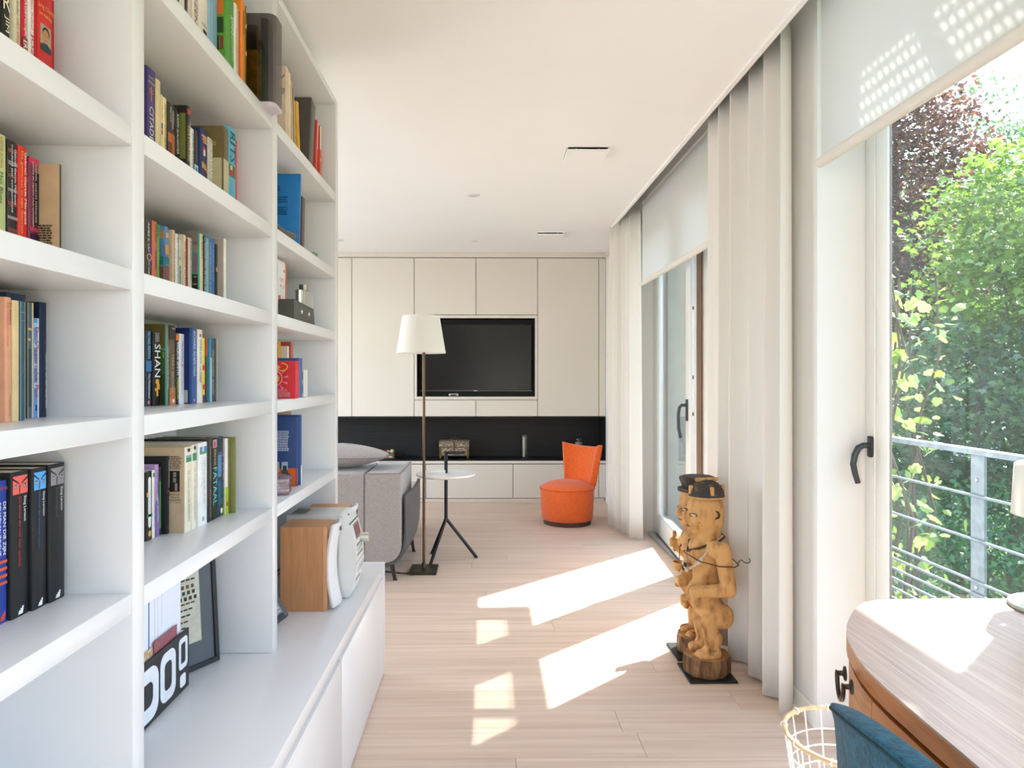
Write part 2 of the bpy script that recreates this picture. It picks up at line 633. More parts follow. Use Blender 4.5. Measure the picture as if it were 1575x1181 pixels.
structure(bx('baseboard_far', M['frame'], None, 1.240, 1.2523, 5.75, 7.08, 0, 0.08, 0.002), 'low white baseboard beside the orange chair')
# outside: unseen fin added to shade the far glass, then the roof
structure(bx('shade_fin', M['concrete'], None, 1.5, 1.75, 5.625, 6.3, -3.0, 3.4), 'unseen fin added outside to shade the far door')
structure(bx('roof', M['concrete'], None, -3.6, 1.5, -2.95, 7.68, 2.965, 3.4), 'roof slab above the room')

# ------------------------------------------------------------------ windows
def lever(parent, x, y, z, s=1.0, drop=0.115, out=0.062):
    """window handle: oval plate, neck and a curved grip hanging down, on a face that looks to -x"""
    e = B()
    e.box(x - 0.011, x, y - 0.016 * s, y + 0.016 * s, z - 0.038 * s, z + 0.038 * s, 0.0085, 3)
    e.obj('handle_plate', M['gunmetal'], parent, 40)
    g = B()
    pts = [(x - 0.008, y, z + 0.004), (x - 0.03, y, z + 0.005), (x - out * 0.78, y, z - 0.004), (x - out, y, z - 0.03), (x - out - 0.006, y, z - drop * 0.55), (x - out + 0.001, y, z - drop * 0.85), (x - out + 0.012, y, z - drop * 1.15)]
    g.tube(pts, [0.0105, 0.0105, 0.0115, 0.0115, 0.0108, 0.0102, 0.0095], 12)
    g.obj('handle_grip', M['gunmetal'], parent, 60)

# near window: two leaves of a tall glazed door, only the far end of the far leaf is in view
w1 = thing('window_1', 'tall near window with white frame and dark handle', None, (1.44, 1.0, 0), kind='structure')
def leaf_frame(parent, y0, y1, x0, x1, z0, z1, st, name='sash', rail=0.11):
    b = B()
    b.box(x0, x1, y1 - st, y1, z0, z1, 0.003).box(x0, x1, y0, y0 + st, z0, z1, 0.003)
    b.box(x0 + 0.001, x1 - 0.001, y0 + st, y1 - st, z0, z0 + rail, 0.003).box(x0 + 0.001, x1 - 0.001, y0 + st, y1 - st, z1 - rail, z1, 0.003)
    b.obj(name, M['frame'], parent, 40)
YL = [2.507, 1.577, 0.645, -0.287, -1.219, -2.44]  # unseen leaves behind the camera are added to let in more daylight
for k in range(5):
    ya, yb = YL[k + 1] + (0.004 if k < 4 else 0), YL[k]
    lip = B()
    for (x0, x1, p, q, zr) in ((1.41, 1.4195, 0.095, 0.1235, 0.085), (1.404, 1.4098, 0.055, 0.056, 0.05)):
        lip.box(x0, x1, yb - q, yb, 0.04, 2.85, 0.002).box(x0, x1, ya, ya + p, 0.04, 2.85, 0.002)
        lip.box(x0 + 0.0003, x1 - 0.0003, ya + p, yb - q, 0.04, 0.04 + zr, 0.001).box(x0 + 0.0003, x1 - 0.0003, ya + p, yb - q, 2.85 - zr * 0.7, 2.85, 0.001)
    lip.obj('sash', M['frame'], w1, 40)
    outb = B().box(1.4255, 1.467, yb - 0.060, yb, 0.04, 2.85, 0.002).box(1.4255, 1.467, ya, ya + 0.06, 0.04, 2.85, 0.002)
    outb.box(1.426, 1.4665, ya + 0.06, yb - 0.06, 0.04, 0.11, 0.002).box(1.426, 1.4665, ya + 0.06, yb - 0.06, 2.80, 2.85, 0.002)
    outb.obj('outer_sash', M['brown'], w1, 40)
    bx('glass_pane', M['glass'], w1, 1.420, 1.425, ya + 0.02, yb - 0.02, 0.06, 2.83)
b = B().box(1.4755, 1.503, 2.513, 2.56, 0, 2.86).box(1.4755, 1.503, -2.45, -2.42, 0, 2.86).box(1.4755, 1.503, -2.42, 2.513, 2.845, 2.86).box(1.4755, 1.503, -2.42, 2.513, 0, 0.03)
b.obj('outer_frame', M['brown'], w1)
lever(w1, 1.404, 2.468, 1.047)
bx('sill', M['alu'], w1, 1.41, 1.503, -2.44, 2.507, 0.0, 0.035, 0.003)

# far window: fixed light (hidden by the curtain) and a door leaf that stands slightly open
d1 = thing('door_1', 'far glazed balcony door standing slightly open, white inside and brown outside', None, (1.42, 4.6, 0), kind='structure')
b = B().box(1.41, 1.475, 5.655, 5.75, 0.0, 2.52, 0.003).box(1.412, 1.475, 4.255, 4.500, 0.0, 2.52, 0.003).box(1.41, 1.475, 3.55, 3.64, 0.0, 2.52, 0.003)
b.box(1.412, 1.474, 4.500, 5.655, 2.44, 2.52).box(1.412, 1.474, 3.64, 4.255, 2.44, 2.52).box(1.412, 1.474, 3.64, 4.255, 0.02, 0.13)
b.obj('fixed_frame', M['frame'], d1, 40)
b = B().box(1.4755, 1.503, 5.68, 5.75, 0, 2.52).box(1.4755, 1.503, 4.27, 4.49, 0, 2.52).box(1.4755, 1.503, 3.55, 3.62, 0, 2.52).box(1.4755, 1.503, 3.62, 5.68, 2.45, 2.52)
b.obj('outer_frame', M['brown'], d1)
bx('glass_pane', M['glass'], d1, 1.447, 1.453, 3.62, 4.27, 0.12, 2.45)
bx('threshold', M['alu'], d1, 1.335, 1.475, 3.64, 5.655, 0.0, 0.018, 0.003)
# leaf in its own frame: runs from the hinge (far end) to the free end, y' = along the leaf
H0, H1 = Vector((1.398, 5.64)), Vector((1.325, 4.43))
LL = (H1 - H0).length
u = (H1 - H0) / LL
n_ = Vector((-u.y, u.x))           # to the outside
if n_.x < 0: n_ = -n_
LM = Matrix(((u.x, n_.x, 0, H0.x), (u.y, n_.y, 0, H0.y), (0, 0, 1, 0), (0, 0, 0, 1)))
def leafbox(name, m, a0, a1, t0, t1, z0, z1, bev=0.0):
    b = B().box(a0, a1, t0, t1, z0, z1, bev, 2, M=LM)
    return b.obj(name, m, d1, 40)
b = B()
for (a0, a1, z0, z1) in ((0, 0.115, 0.03, 2.5), (LL - 0.115, LL, 0.03, 2.5), (0.115, LL - 0.115, 0.03, 0.175), (0.115, LL - 0.115, 2.39, 2.5)):
    b.box(a0, a1, 0, 0.045, z0, z1, 0.003, 2, M=LM)
for (a0, a1, z0, z1) in ((0.115, 0.128, 0.175, 2.39), (LL - 0.128, LL - 0.115, 0.175, 2.39), (0.128, LL - 0.128, 0.175, 0.19), (0.128, LL - 0.128, 2.375, 2.39)):
    b.box(a0, a1, 0.008, 0.03, z0, z1, 0.002, 1, M=LM)
b.obj('door_leaf', M['frame'], d1, 40)
b = B()
for (a0, a1, z0, z1) in ((0, 0.115, 0.03, 2.5), (LL - 0.115, LL - 0.002, 0.03, 2.5), (0.115, LL - 0.115, 0.03, 0.175), (0.115, LL - 0.115, 2.39, 2.5)):
    b.box(a0, a1, 0.0455, 0.077, z0, z1, 0.003, 2, M=LM)
b.obj('outer_leaf', M['brown'], d1, 40)
leafbox('glass_pane', M['glass'], 0.11, LL - 0.11, 0.03, 0.036, 0.17, 2.4)
leafbox('lock_strip', M['steel'], LL, LL + 0.003, 0.012, 0.03, 0.06, 2.47)
for z in (0.55, 1.3, 1.06, 1.75, 2.2):
    leafbox('lock_keep', M['black'], LL + 0.003, LL + 0.006, 0.017, 0.025, z - 0.012, z + 0.012, 0.001)
hb = B()
hp = LM @ Vector((LL - 0.055, 0, 1.03))
hb.box(hp.x - 0.012, hp.x, hp.y - 0.016, hp.y + 0.016, hp.z - 0.02, hp.z + 0.125, 0.006, 2)
hb.obj('handle_plate', M['gunmetal'], d1, 40)
hb = B().tube([(hp.x - 0.008, hp.y, hp.z + 0.085), (hp.x - 0.04, hp.y, hp.z + 0.085), (hp.x - 0.055, hp.y, hp.z + 0.07), (hp.x - 0.062, hp.y, hp.z + 0.02), (hp.x - 0.06, hp.y, hp.z - 0.07), (hp.x - 0.046, hp.y, hp.z - 0.13)], [0.011, 0.011, 0.011, 0.0108, 0.0105, 0.01], 12)
hb.obj('handle_grip', M['gunmetal'], d1, 60)

# ------------------------------------------------------------------ roller blinds and curtains
def blind(label, x, y0, y1, zb, zt=2.66):
    t = thing('roller_blind', label, 'blind', (x, (y0 + y1) / 2, zb), 'white roller blinds in front of the windows')
    B().box(x - 0.0006, x + 0.0006, y0, y1, zb + 0.02, zt).obj('blind_cloth', M['blind'], t)
    B().tube([(x - 0.004, y0, zb + 0.02), (x - 0.004, y1, zb + 0.02)], 0.019, 16).obj('hem_bar', M['blindbar'], t, 50)
    B().tube([(x + 0.02, y0 - 0.01, zt), (x + 0.02, y1 + 0.01, zt)], 0.024, 16).obj('roller', M['frame'], t, 50)
    B().box(x - 0.02, x + 0.05, y1 + 0.012, y1 + 0.018, zt - 0.05, zt + 0.058).obj('bracket', M['steel'], t)
blind('white roller blind with sun-dotted cloth above the near window', 1.205, -0.42, 2.440, 2.052, 2.80)
blind('white roller blind half lowered over the far balcony door', 1.217, 3.60, 5.31, 2.008)

def curtain(label, path, z1=2.66, m='curtain', hem=0.012):
    """cloth hung in deep folds: a thin sheet following the fold line, hem slightly wider than the top"""
    n = len(path)
    b = B()
    N = 14
    cx = sum(p[0] for p in path) / n
    def P(i, j):
        k = int(round(i * (n - 1)))
        x, y = path[k]
        f = 1.0 + 0.22 * (1 - j)
        return (cx + (x - cx) * f, y, hem + j * (z1 - hem))
    b.grid(P, n, N)
    o = b.obj('curtain', M[m], None, 180)
    prop(o, label, 'curtain', 'white floor-length curtains of the window wall')
    sd = o.modifiers.new('thick', 'SOLIDIFY')
    sd.thickness = 0.0012
    return o
def folds(y0, y1, n, x, amp, skew=0.25, grow=0.0, ph=0.0):
    pts = []
    K = 22
    for i in range(n * K + 1):
        t = i / K
        a = 2 * PI * (t + ph)
        am = amp * (0.82 + 0.3 * math.sin(t * 2.1 + 1.0))
        yy = y0 + (y1 - y0) * i / (n * K) + skew * (y1 - y0) / n * math.sin(a) * 0.55
        pts.append((x + am * math.cos(a) + grow * i / (n * K), yy))
    return pts
curtain('white curtain gathered in wide folds between the two windows, behind the carved figures', folds(2.585, 3.455, 5, 1.158, 0.034, 0.2, -0.012, 0.5))
curtain('white curtain gathered at the far end beside the balcony door', folds(5.385, 5.93, 6, 1.185, 0.034, 0.2, -0.10, 0.0))

# ------------------------------------------------------------------ bookcase and the low cabinet under it
BX, BK = -0.6297, -0.912
Lz = {1: .915, 2: 1.230, 3: 1.492, 4: 1.749, 5: 2.070}
UP = [(0.382, 0.4245), (1.2245, 1.2665), (2.023, 2.067), (2.860, 2.906)]
bc = thing('bookcase', 'tall white lacquered open bookcase of three bays along the left wall', 'bookcase', (-0.77, 1.65, 0.4858))
for (a, b_) in UP:
    bx('upright', M['lacquer'], bc, BK, BX, a, b_, 0.4862, 2.4655, 0.0016, 2, 40)
for (a, b_) in zip(UP[:-1], UP[1:]):
    for k in Lz:
        bx('shelf', M['lacquer'], bc, BK, BX - 0.0015, a[1] + 0.0004, b_[0] - 0.0004, Lz[k] - 0.0375, Lz[k], 0.0016, 2, 40)
    bx('top_panel', M['lacquer'], bc, BK, BX - 0.001, a[1] + 0.0004, b_[0] - 0.0004, 2.439, 2.4655, 0.0012, 2, 40)
bx('back_panel', M['lacquer'], bc, -0.930, BK - 0.0004, 0.382, 2.906, 0.4862, 2.4655)

lc = thing('low_cabinet', 'long white low cabinet with flat doors under the bookcase', 'cabinet', (-0.68, 1.65, 0))
bx('worktop', M['lacquer'], lc, -0.930, -0.4476, 0.382, 2.999, 0.4478, 0.4858, 0.0012, 2, 40)
bx('end_panel', M['lacquer'], lc, -0.930, -0.4476, 2.9995, 3.0198, 0.0, 0.4858, 0.0012, 2, 40)
bx('carcass', M['lacquer'], lc, -0.930, -0.468, 0.382, 2.9985, 0.02, 0.447)
for (a, b_) in ((0.384, 1.262), (1.265, 2.128), (2.131, 2.996)):
    bx('door', M['lacquer'], lc, -0.4675, -0.4488, a, b_, 0.006, 0.424, 0.001, 2, 40)

# ------------------------------------------------------------------ wall of built-in cabinets at the end of the room
WY = 7.13            # front plane
G = 0.003            # half joint
def cab(name, label, cat, x0, x1, z0, z1, doors=None, group='greige built-in cabinets of the end wall'):
    t = thing(name, label, cat, ((x0 + x1) / 2, WY + 0.2, z0), group)
    bx('carcass', M['gap'], t, x0 + 0.004, x1 - 0.004, WY + 0.022, 7.57, z0 + 0.004, z1 - 0.004)
    for (a, b_) in (doors or [(x0, x1)]):
        bx('door', M['greige'], t, a + G, b_ - G, WY, WY + 0.0215, z0 + G, z1 - G, 0.001, 1)
    return t
XC = [-1.4015, -0.7525, -0.1086, 0.5369, 1.1772, 1.2523]
Z0, Z1 = 0.8885, 2.546
cab('tall_cabinet', 'greige cabinet door at the far left, half hidden behind the bookcase', 'cabinet', -2.05, XC[0], Z0, Z1)
cab('tall_cabinet', 'greige tall cabinet door left of the television, above the black niche', 'cabinet', XC[0], XC[1], Z0, Z1)
cab('tall_cabinet', 'greige tall cabinet door right of the television', 'cabinet', XC[3], XC[4], Z0, Z1)
cab('filler_panel', 'narrow greige filler strip in the right corner above the black niche', 'panel', XC[4], XC[5], Z0, Z1)
cab('wall_cabinet', 'square greige cabinet door above the left half of the television', 'cabinet', XC[1], XC[2], 1.9505, Z1)
cab('wall_cabinet', 'square greige cabinet door above the right half of the television', 'cabinet', XC[2], XC[3], 1.9505, Z1)
cab('drawer', 'shallow greige drawer front under the left half of the television', 'drawer', XC[1], XC[2], Z0, 1.0625)
cab('drawer', 'shallow greige drawer front under the right half of the television', 'drawer', XC[2], XC[3], Z0, 1.0625)
LB = [-2.05, -1.55, -0.6306, 0.2785, 1.1772, 1.2523]
names = ['greige base cabinet door at the far left behind the sofa', 'greige base cabinet door behind the sofa and floor lamp', 'greige base cabinet door behind the round side table', 'greige base cabinet door behind the orange chair', 'narrow greige base filler strip in the right corner']
for a, b_, l in zip(LB[:-1], LB[1:], names):
    cab('base_cabinet', l, 'cabinet', a, b_, 0.035, 0.392)
lip = bx('worktop', M['greige'], None, -2.05, 1.2523, WY, 7.57, 0.3965, 0.4256, 0.001, 1)
prop(lip, 'long greige worktop edge under the black niche', 'worktop')
pl = bx('plinth', M['greige'], None, -2.05, 1.2400, WY + 0.012, 7.57, 0.0, 0.031)
prop(pl, 'low greige plinth under the end wall cabinets', 'plinth')
cn = bx('cornice', M['greige'], None, -2.05, 1.2523, WY - 0.001, 7.57, 2.5505, 2.599, 0.001, 1)
prop(cn, 'narrow greige cornice between cabinets and ceiling', 'cornice')
# television niche: greige frame, black veneer lining
tn = thing('television_niche', 'square greige framed recess lined in black wood around the television', 'niche', (-0.108, WY + 0.2, 1.066))
a0, a1, c0, c1 = -0.7495, 0.5339, 1.0655, 1.9475
b = B().box(a0, -0.7254, WY, WY + 0.28, c0, c1).box(0.5097, a1, WY, WY + 0.28, c0, c1).box(-0.7254, 0.5097, WY, WY + 0.28, c0, 1.0961).box(-0.7254, 0.5097, WY, WY + 0.28, 1.917, c1)
b.obj('niche_frame', M['greige'], tn)
b = B().box(-0.7254, 0.5097, WY + 0.2, WY + 0.22, 1.0961, 1.917).box(-0.7254, -0.7204, WY + 0.012, WY + 0.2, 1.0961, 1.917).box(0.5047, 0.5097, WY + 0.012, WY + 0.2, 1.0961, 1.917).box(-0.7204, 0.5047, WY + 0.012, WY + 0.2, 1.0961, 1.1).box(-0.7204, 0.5047, WY + 0.012, WY + 0.2, 1.913, 1.917)
b.obj('niche_lining', wood_mat('black_veneer_upright', '#1b1a1b', '#0c0c0d', (60, 4, 1.5), 0.5, bump=0.25), tn)
# long black niche
bn = thing('black_niche', 'long low open niche lined in black wood across the end wall', 'niche', (-0.4, WY + 0.2, 0.4258))
b = B().box(-2.05, 1.2480, WY + 0.38, WY + 0.4, 0.43, 0.8845).box(-2.05, 1.2480, WY + 0.003, WY + 0.38, 0.4258, 0.432).box(-2.05, 1.2480, WY + 0.003, WY + 0.38, 0.8765, 0.8845).box(1.2400, 1.2480, WY + 0.003, WY + 0.38, 0.432, 0.8765).box(-2.058, -2.05, WY + 0.003, WY + 0.4, 0.4258, 0.8845)
b.obj('niche_lining', M['blackwood'], bn)
bx('niche_front_edge', M['black'], bn, -2.05, 1.2480, WY, WY + 0.003, 0.4258, 0.4375)
# ------------------------------------------------------------------ ceiling fittings
M['spotring'] = mat('spot_ring', '#ece9e6', 0.5)
M['spotbulb'] = mat('spot_lens', '#d9d6d4', 0.4, vary=0.1)
for k, (cy, lab) in enumerate(((3.94, 'square white ceiling vent plate nearer to the camera'), (6.21, 'square white ceiling vent plate far down the room'))):
    t = thing('ceiling_vent', lab, 'vent', (0.575, cy, 2.6), 'square ceiling vents')
    bx('plate', M['ceil'], t, 0.457, 0.693, cy - 0.108, cy + 0.108, 2.572, 2.583, 0.001, 1)
    b = B()
    for (xa, xb, ya, yb) in ((0.452, 0.462, cy - 0.115, cy + 0.115), (0.688, 0.698, cy - 0.115, cy + 0.115), (0.462, 0.688, cy - 0.115, cy - 0.105), (0.462, 0.688, cy + 0.105, cy + 0.115)):
        b.box(xa, xb, ya, yb, 2.594, 2.6)
    b.obj('collar', M['ceil'], t)
    bx('duct_dark_plate', M['black'], t, 0.462, 0.688, cy - 0.105, cy + 0.105, 2.596, 2.5998)  # flat black plate stands in for the dark hole of the duct
    for xx in (0.51, 0.64):
        B().tube([(xx, cy - 0.07, 2.583), (xx, cy - 0.07, 2.597)], 0.006, 8).obj('spacer', M['steel'], t)
for (xx, yy, lab) in ((-0.093, 4.877, 'recessed ceiling spotlight in the middle of the ceiling'), (-0.118, 6.502, 'recessed ceiling spotlight near the end wall'), (-1.392, 6.489, 'recessed ceiling spotlight half hidden by the bookcase')):
    t = thing('ceiling_spotlight', lab, 'lamp', (xx, yy, 2.6), 'recessed ceiling spots')
    B().lathe([(0.030, 0.0), (0.030, -0.004), (0.045, -0.005), (0.047, 0.0)], (xx, yy, 2.5995), 28).obj('ring', M['spotring'], t, 40)
    B().lathe([(0.0, -0.002), (0.022, -0.004), (0.029, 0.0)], (xx, yy, 2.5985), 24).obj('lens', M['spotbulb'], t, 60)

# ------------------------------------------------------------------ television
tv = thing('television', 'large black flat television hung in the framed recess', 'television', (-0.108, WY + 0.1, 1.15))
bx('housing', M['black'], tv, -0.700, 0.486, WY + 0.125, WY + 0.165, 1.152, 1.864, 0.004, 2, 40)
scr = mat('dark_screen', '#0b0b0c', 0.16, vary=0.05, spec=0.35)
bx('screen', scr, tv, -0.690, 0.476, WY + 0.1225, WY + 0.1255, 1.166, 1.855, 0.0005, 1)
bx('lower_trim', mat('tv_trim', '#6d6a6a', 0.3, 0.7), tv, -0.700, 0.486, WY + 0.119, WY + 0.1245, 1.152, 1.160, 0.001, 1)
bx('maker_plate', mat('tv_badge', '#d0cfd0', 0.3, 0.6), tv, -0.135, -0.095, WY + 0.1175, WY + 0.119, 1.153, 1.160)
bx('wall_bracket', M['black'], tv, -0.3, 0.1, WY + 0.165, WY + 0.2, 1.35, 1.65)
st = thing('media_box', 'small silver media box standing under the television', 'device', (-0.34, WY + 0.07, 1.1))
bx('case', mat('mediabox_silver', '#b8b6b2', 0.35, 0.6), st, -0.395, -0.29, WY + 0.03, WY + 0.11, 1.1003, 1.128, 0.008, 3, 40)
bx('front_slot', M['black'], st, -0.372, -0.312, WY + 0.0285, WY + 0.0305, 1.106, 1.119, 0.0005, 1)
for (z0, z1, lab) in ((1.69, 1.95, 'upper small grey framed print on the right wall'), (1.116, 1.66, 'lower tall grey framed print on the right wall')):
    t = thing('framed_print', lab, 'picture', (1.2515, 6.75, z0), 'grey prints on the right wall')
    bx('frame', mat('print_frame', '#d8d4cc', 0.5), t, 1.243, 1.252, 6.35, 6.90, z0, z1, 0.002, 1)
    bx('print_sheet', mat('grey_print', '#b9b5ae', 0.8, vary=0.5, scale=(3, 22, 22), lo=0.45, hi=0.55), t, 1.2415, 1.2432, 6.37, 6.88, z0 + 0.02, z1 - 0.02)

# ------------------------------------------------------------------ things in the black niche
NZ = 0.4321
# old chest
t = thing('wooden_chest', 'small antique carved chest with brass fittings in the black niche', 'chest', (-0.343, 7.35, NZ))
cm = mat('chest_shell', '#a89880', 0.45, vary=0.3, scale=(60, 60, 60), bump=0.6, bscale=120, lo=0.4, hi=0.6, col2='#5f5142')
br = mat('old_brass', '#6d5a36', 0.45, 0.6, vary=0.2, scale=(50, 50, 50))
x0, x1, y0, y1 = -0.50, -0.186, 7.27, 7.46
zb = NZ + 0.03
B().box(x0, x1, y0, y1, zb, zb + 0.095, 0.004).obj('box', cm, t, 40)
pr = [(y0 - 0.002, zb + 0.097)] + [(7.365 - 0.097 * math.cos(a), zb + 0.104 + 0.062 * math.sin(a)) for a in [PI * k / 12 for k in range(13)]] + [(y1 + 0.002, zb + 0.097)]
B().prism(pr, 'x', x0 - 0.002, x1 + 0.002).obj('lid', cm, t, 40)
b = B()
for xx in (x0 + 0.001, x1 - 0.024):
    for yy in (y0 + 0.001, y1 - 0.024):
        b = B().box(xx, xx + 0.023, yy, yy + 0.023, NZ + 0.0003, zb + 0.003, 0.002)
        b.obj('foot', br, t, 40)
b = B().box(x0 - 0.003, x1 + 0.003, y0 - 0.004, y0 - 0.001, zb + 0.088, zb + 0.098).box(x0 - 0.003, x1 + 0.003, y0 - 0.004, y0 - 0.001, zb, zb + 0.008)
for xx in (x0, x1 - 0.02):
    b.box(xx, xx + 0.02, y0 - 0.0035, y0 - 0.001, zb + 0.008, zb + 0.088)
b.obj('brass_edging', br, t)
bx('clasp', br, t, -0.352, -0.334, y0 - 0.008, y0 - 0.004, zb + 0.03, zb + 0.15, 0.001, 1)
for xx in (-0.438, -0.343, -0.248):
    B().lathe([(0.0, 0.006), (0.012, 0.005), (0.017, 0.0), (0.02, -0.002)], (0, 0, 0), 16, M=Matrix.Translation((xx, y0 - 0.003, zb + 0.035)) @ Matrix.Rotation(PI / 2, 4, 'X')).obj('rosette', br, t, 60)
B().tube([(-0.40, 7.36, zb + 0.166), (-0.38, 7.36, zb + 0.178), (-0.30, 7.36, zb + 0.178), (-0.285, 7.36, zb + 0.166)], 0.004, 8).obj('lid_handle', br, t, 60)
# tray of coloured balls
t = thing('ball_rack', 'small wooden rack with lettered front behind the sofa cushion', 'rack', (-1.09, 7.33, NZ))
wd = wood_mat('rack_wood', '#8a7660', '#6a5846', (8, 40, 40), 0.5)
B().box(-1.20, -0.985, 7.29, 7.37, NZ, NZ + 0.052, 0.003).obj('rack_body', wd, t, 40)
for k in range(4):
    bx('front_strip', ink('#d8d0c4'), t, -1.19 + k * 0.05, -1.155 + k * 0.05, 7.2885, 7.2902, NZ + 0.014, NZ + 0.024)
for k, (c, lab) in enumerate((('#a8927e', 'brown ball at the left of the rack'), ('#b39a84', 'light brown ball second in the rack'), ('#b8302c', 'red ball in the rack of balls'), ('#a58c7c', 'dull brown ball beside the red ball'), ('#d9cba0', 'cream ball at the right end of the rack'))):
    r = 0.019 if k < 4 else 0.022
    o = B().ball((-1.167 + k * 0.0395, 7.33, NZ + 0.0525 + r), r, 18, 12).obj('ball', mat('ball_paint_%d' % k, c, 0.35), None, 180)
    prop(o, lab, 'ball', 'small balls on the rack')
# glass candle holder
t = thing('candle_holder', 'clear glass cylinder with a pale candle in the black niche', 'candle holder', (0.411, 7.35, NZ))
gm = glass_mat('thin_glass', (0.96, 0.97, 0.96), 0.06, 0.9)
B().lathe([(0.036, 0.012), (0.036, 0.245), (0.034, 0.245), (0.034, 0.014)], (0.411, 7.35, NZ), 28).obj('glass_tube', gm, t, 60)
B().lathe([(0.0, 0.0003), (0.045, 0.0003), (0.046, 0.006), (0.03, 0.012), (0.0, 0.012)], (0.411, 7.35, NZ), 28).obj('foot', gm, t, 60)
B().lathe([(0.0, 0.0125), (0.012, 0.0125), (0.012, 0.22), (0.0, 0.222)], (0.406, 7.35, NZ), 16).obj('candle', mat('candle_wax', '#cfc8ba', 0.5), t, 60)
# lidded glass jar behind the chair
t = thing('glass_jar', 'lidded glass jar in the niche just above the orange chair', 'jar', (1.0, 7.35, NZ))
B().lathe([(0.05, 0.0003), (0.055, 0.02), (0.055, 0.15), (0.03, 0.185), (0.03, 0.2)], (1.0, 7.35, NZ), 28).obj('jar_body', gm, t, 60)
B().lathe([(0.0, 0.003), (0.045, 0.003), (0.042, 0.17), (0.0, 0.175)], (1.0, 7.35, NZ), 20).obj('contents', mat('jar_contents', '#7d7268', 0.7, vary=0.3, scale=(80, 80, 80)), t, 60)
B().lathe([(0.052, 0.2), (0.05, 0.215), (0.015, 0.235), (0.008, 0.24), (0.012, 0.252), (0.0, 0.262)], (1.0, 7.35, NZ), 24).obj('lid', gm, t, 60)

# ------------------------------------------------------------------ sofa
M['fabric'] = mat('grey_melange_fabric', '#bbb6b4', 0.95, vary=0.0, scale=(260, 260, 260), col2='#958d8a', lo=0.35, hi=0.65, bump=0.35, bscale=420, spec=0.1, sheen=0.3)
M['piping'] = mat('grey_piping', '#8d8580', 0.9)
M['leather'] = mat('grey_leather', '#55585a', 0.42, vary=0.08, bump=0.06, bscale=250)
sf = thing('sofa', 'grey fabric sofa seen from behind with a dark leather shell', 'sofa', (-1.6, 4.75, 0))
def rr(xa, xb, za, zb, r):
    """x-z outline with rounded corners, radii (bl, br, tr, tl)"""
    pts = []
    for (cx, cz, rad, a0) in ((xb - r[1], za + r[1], r[1], -PI / 2), (xb - r[2], zb - r[2], r[2], 0), (xa + r[3], zb - r[3], r[3], PI / 2), (xa + r[0], za + r[0], r[0], PI)):
        if rad < 1e-4:
            pts.append((cx, cz)); continue
        for k in range(9):
            a = a0 + PI / 2 * k / 8
            pts.append((cx + rad * math.cos(a), cz + rad * math.sin(a)))
    return pts
def slab(poly, y0, y1, bev=0.012):
    """outline in x-z pulled along y, edges softened by insetting the end rings"""
    cx = sum(p[0] for p in poly) / len(poly); cz = sum(p[1] for p in poly) / len(poly)
    def ins(d):
        n = len(poly); out = []
        for i in range(n):
            a, b_ = Vector(poly[i - 1]), Vector(poly[(i + 1) % n])
            t = (b_ - a); t = t.normalized() if t.length > 1e-9 else Vector((1, 0))
            nn = Vector((-t.y, t.x))
            if nn.dot(Vector((cx, cz)) - Vector(poly[i])) < 0: nn = -nn
            out.append(Vector(poly[i]) + nn * d)
        return out
    b = B(); n = len(poly); vs = []; rings = []
    for (d, yy) in ((bev * 1.8, y0), (bev, y0), (bev * 0.3, y0 + bev * 0.3), (0, y0 + bev), (0, y1 - bev), (bev * 0.3, y1 - bev * 0.3), (bev, y1), (bev * 1.8, y1)):
        rings.append([Vector((p.x, yy, p.y)) for p in ins(d)])
    for r in rings: vs += r
    fs = [tuple(range(n)), tuple(range(7 * n + n - 1, 7 * n - 1, -1))]
    for k in range(7):
        for i in range(n):
            j = (i + 1) % n
            fs.append((k * n + i, (k + 1) * n + i, (k + 1) * n + j, k * n + j))
    return b.add(vs, fs)
slab(rr(-0.7728, -0.5385, 0.117, 0.691, (0.024, 0.115, 0.024, 0.024)), 4.33, 4.93).obj('back_cushion', M['fabric'], sf, 50)
slab(rr(-1.70, -0.7752, 0.117, 0.691, (0.024, 0.024, 0.024, 0.024)), 4.33, 4.93).obj('back_cushion', M['fabric'], sf, 50)
slab(rr(-2.75, -1.7024, 0.117, 0.691, (0.115, 0.024, 0.024, 0.024)), 4.33, 4.93).obj('back_cushion', M['fabric'], sf, 50)
for (za, yy) in ((0.689, 4.3335), (0.689, 4.927)):
    B().tube([(-0.77, yy, za), (-0.545, yy, za)], 0.003, 8).obj('piping', M['piping'], sf)
B().tube([(-0.541, 4.335, 0.689), (-0.541, 4.925, 0.689)], 0.003, 8).obj('piping', M['piping'], sf)
# leather shell: a curved tray under and beside the cushions, bowed out in the middle of its length
def shell(i, j):
    """i: across the outline, j: along y"""
    prof = [(-2.79, 0.55), (-2.80, 0.3), (-2.70, 0.10), (-2.3, 0.082), (-1.0, 0.080), (-0.72, 0.082), (-0.64, 0.09), (-0.585, 0.112), (-0.545, 0.15), (-0.518, 0.20), (-0.506, 0.26), (-0.502, 0.36), (-0.502, 0.46), (-0.503, 0.553)]
    k = i * (len(prof) - 1); a = int(min(k, len(prof) - 2)); f = k - a
    x = prof[a][0] * (1 - f) + prof[a + 1][0] * f
    z = prof[a][1] * (1 - f) + prof[a + 1][1] * f
    g = 4 * j * (1 - j)
    if x > -0.7: x += 0.016 * g + 0.012 * j
    elif x < -2.5: x -= 0.02 * g
    return (x, 4.345 + 0.72 * j, z)
b = B().grid(shell, 53, 14)
o = b.obj('leather_shell', M['leather'], sf, 180)
sd = o.modifiers.new('thick', 'SOLIDIFY'); sd.thickness = 0.022; sd.offset = 1.0
be = o.modifiers.new('round', 'BEVEL'); be.width = 0.006; be.segments = 2
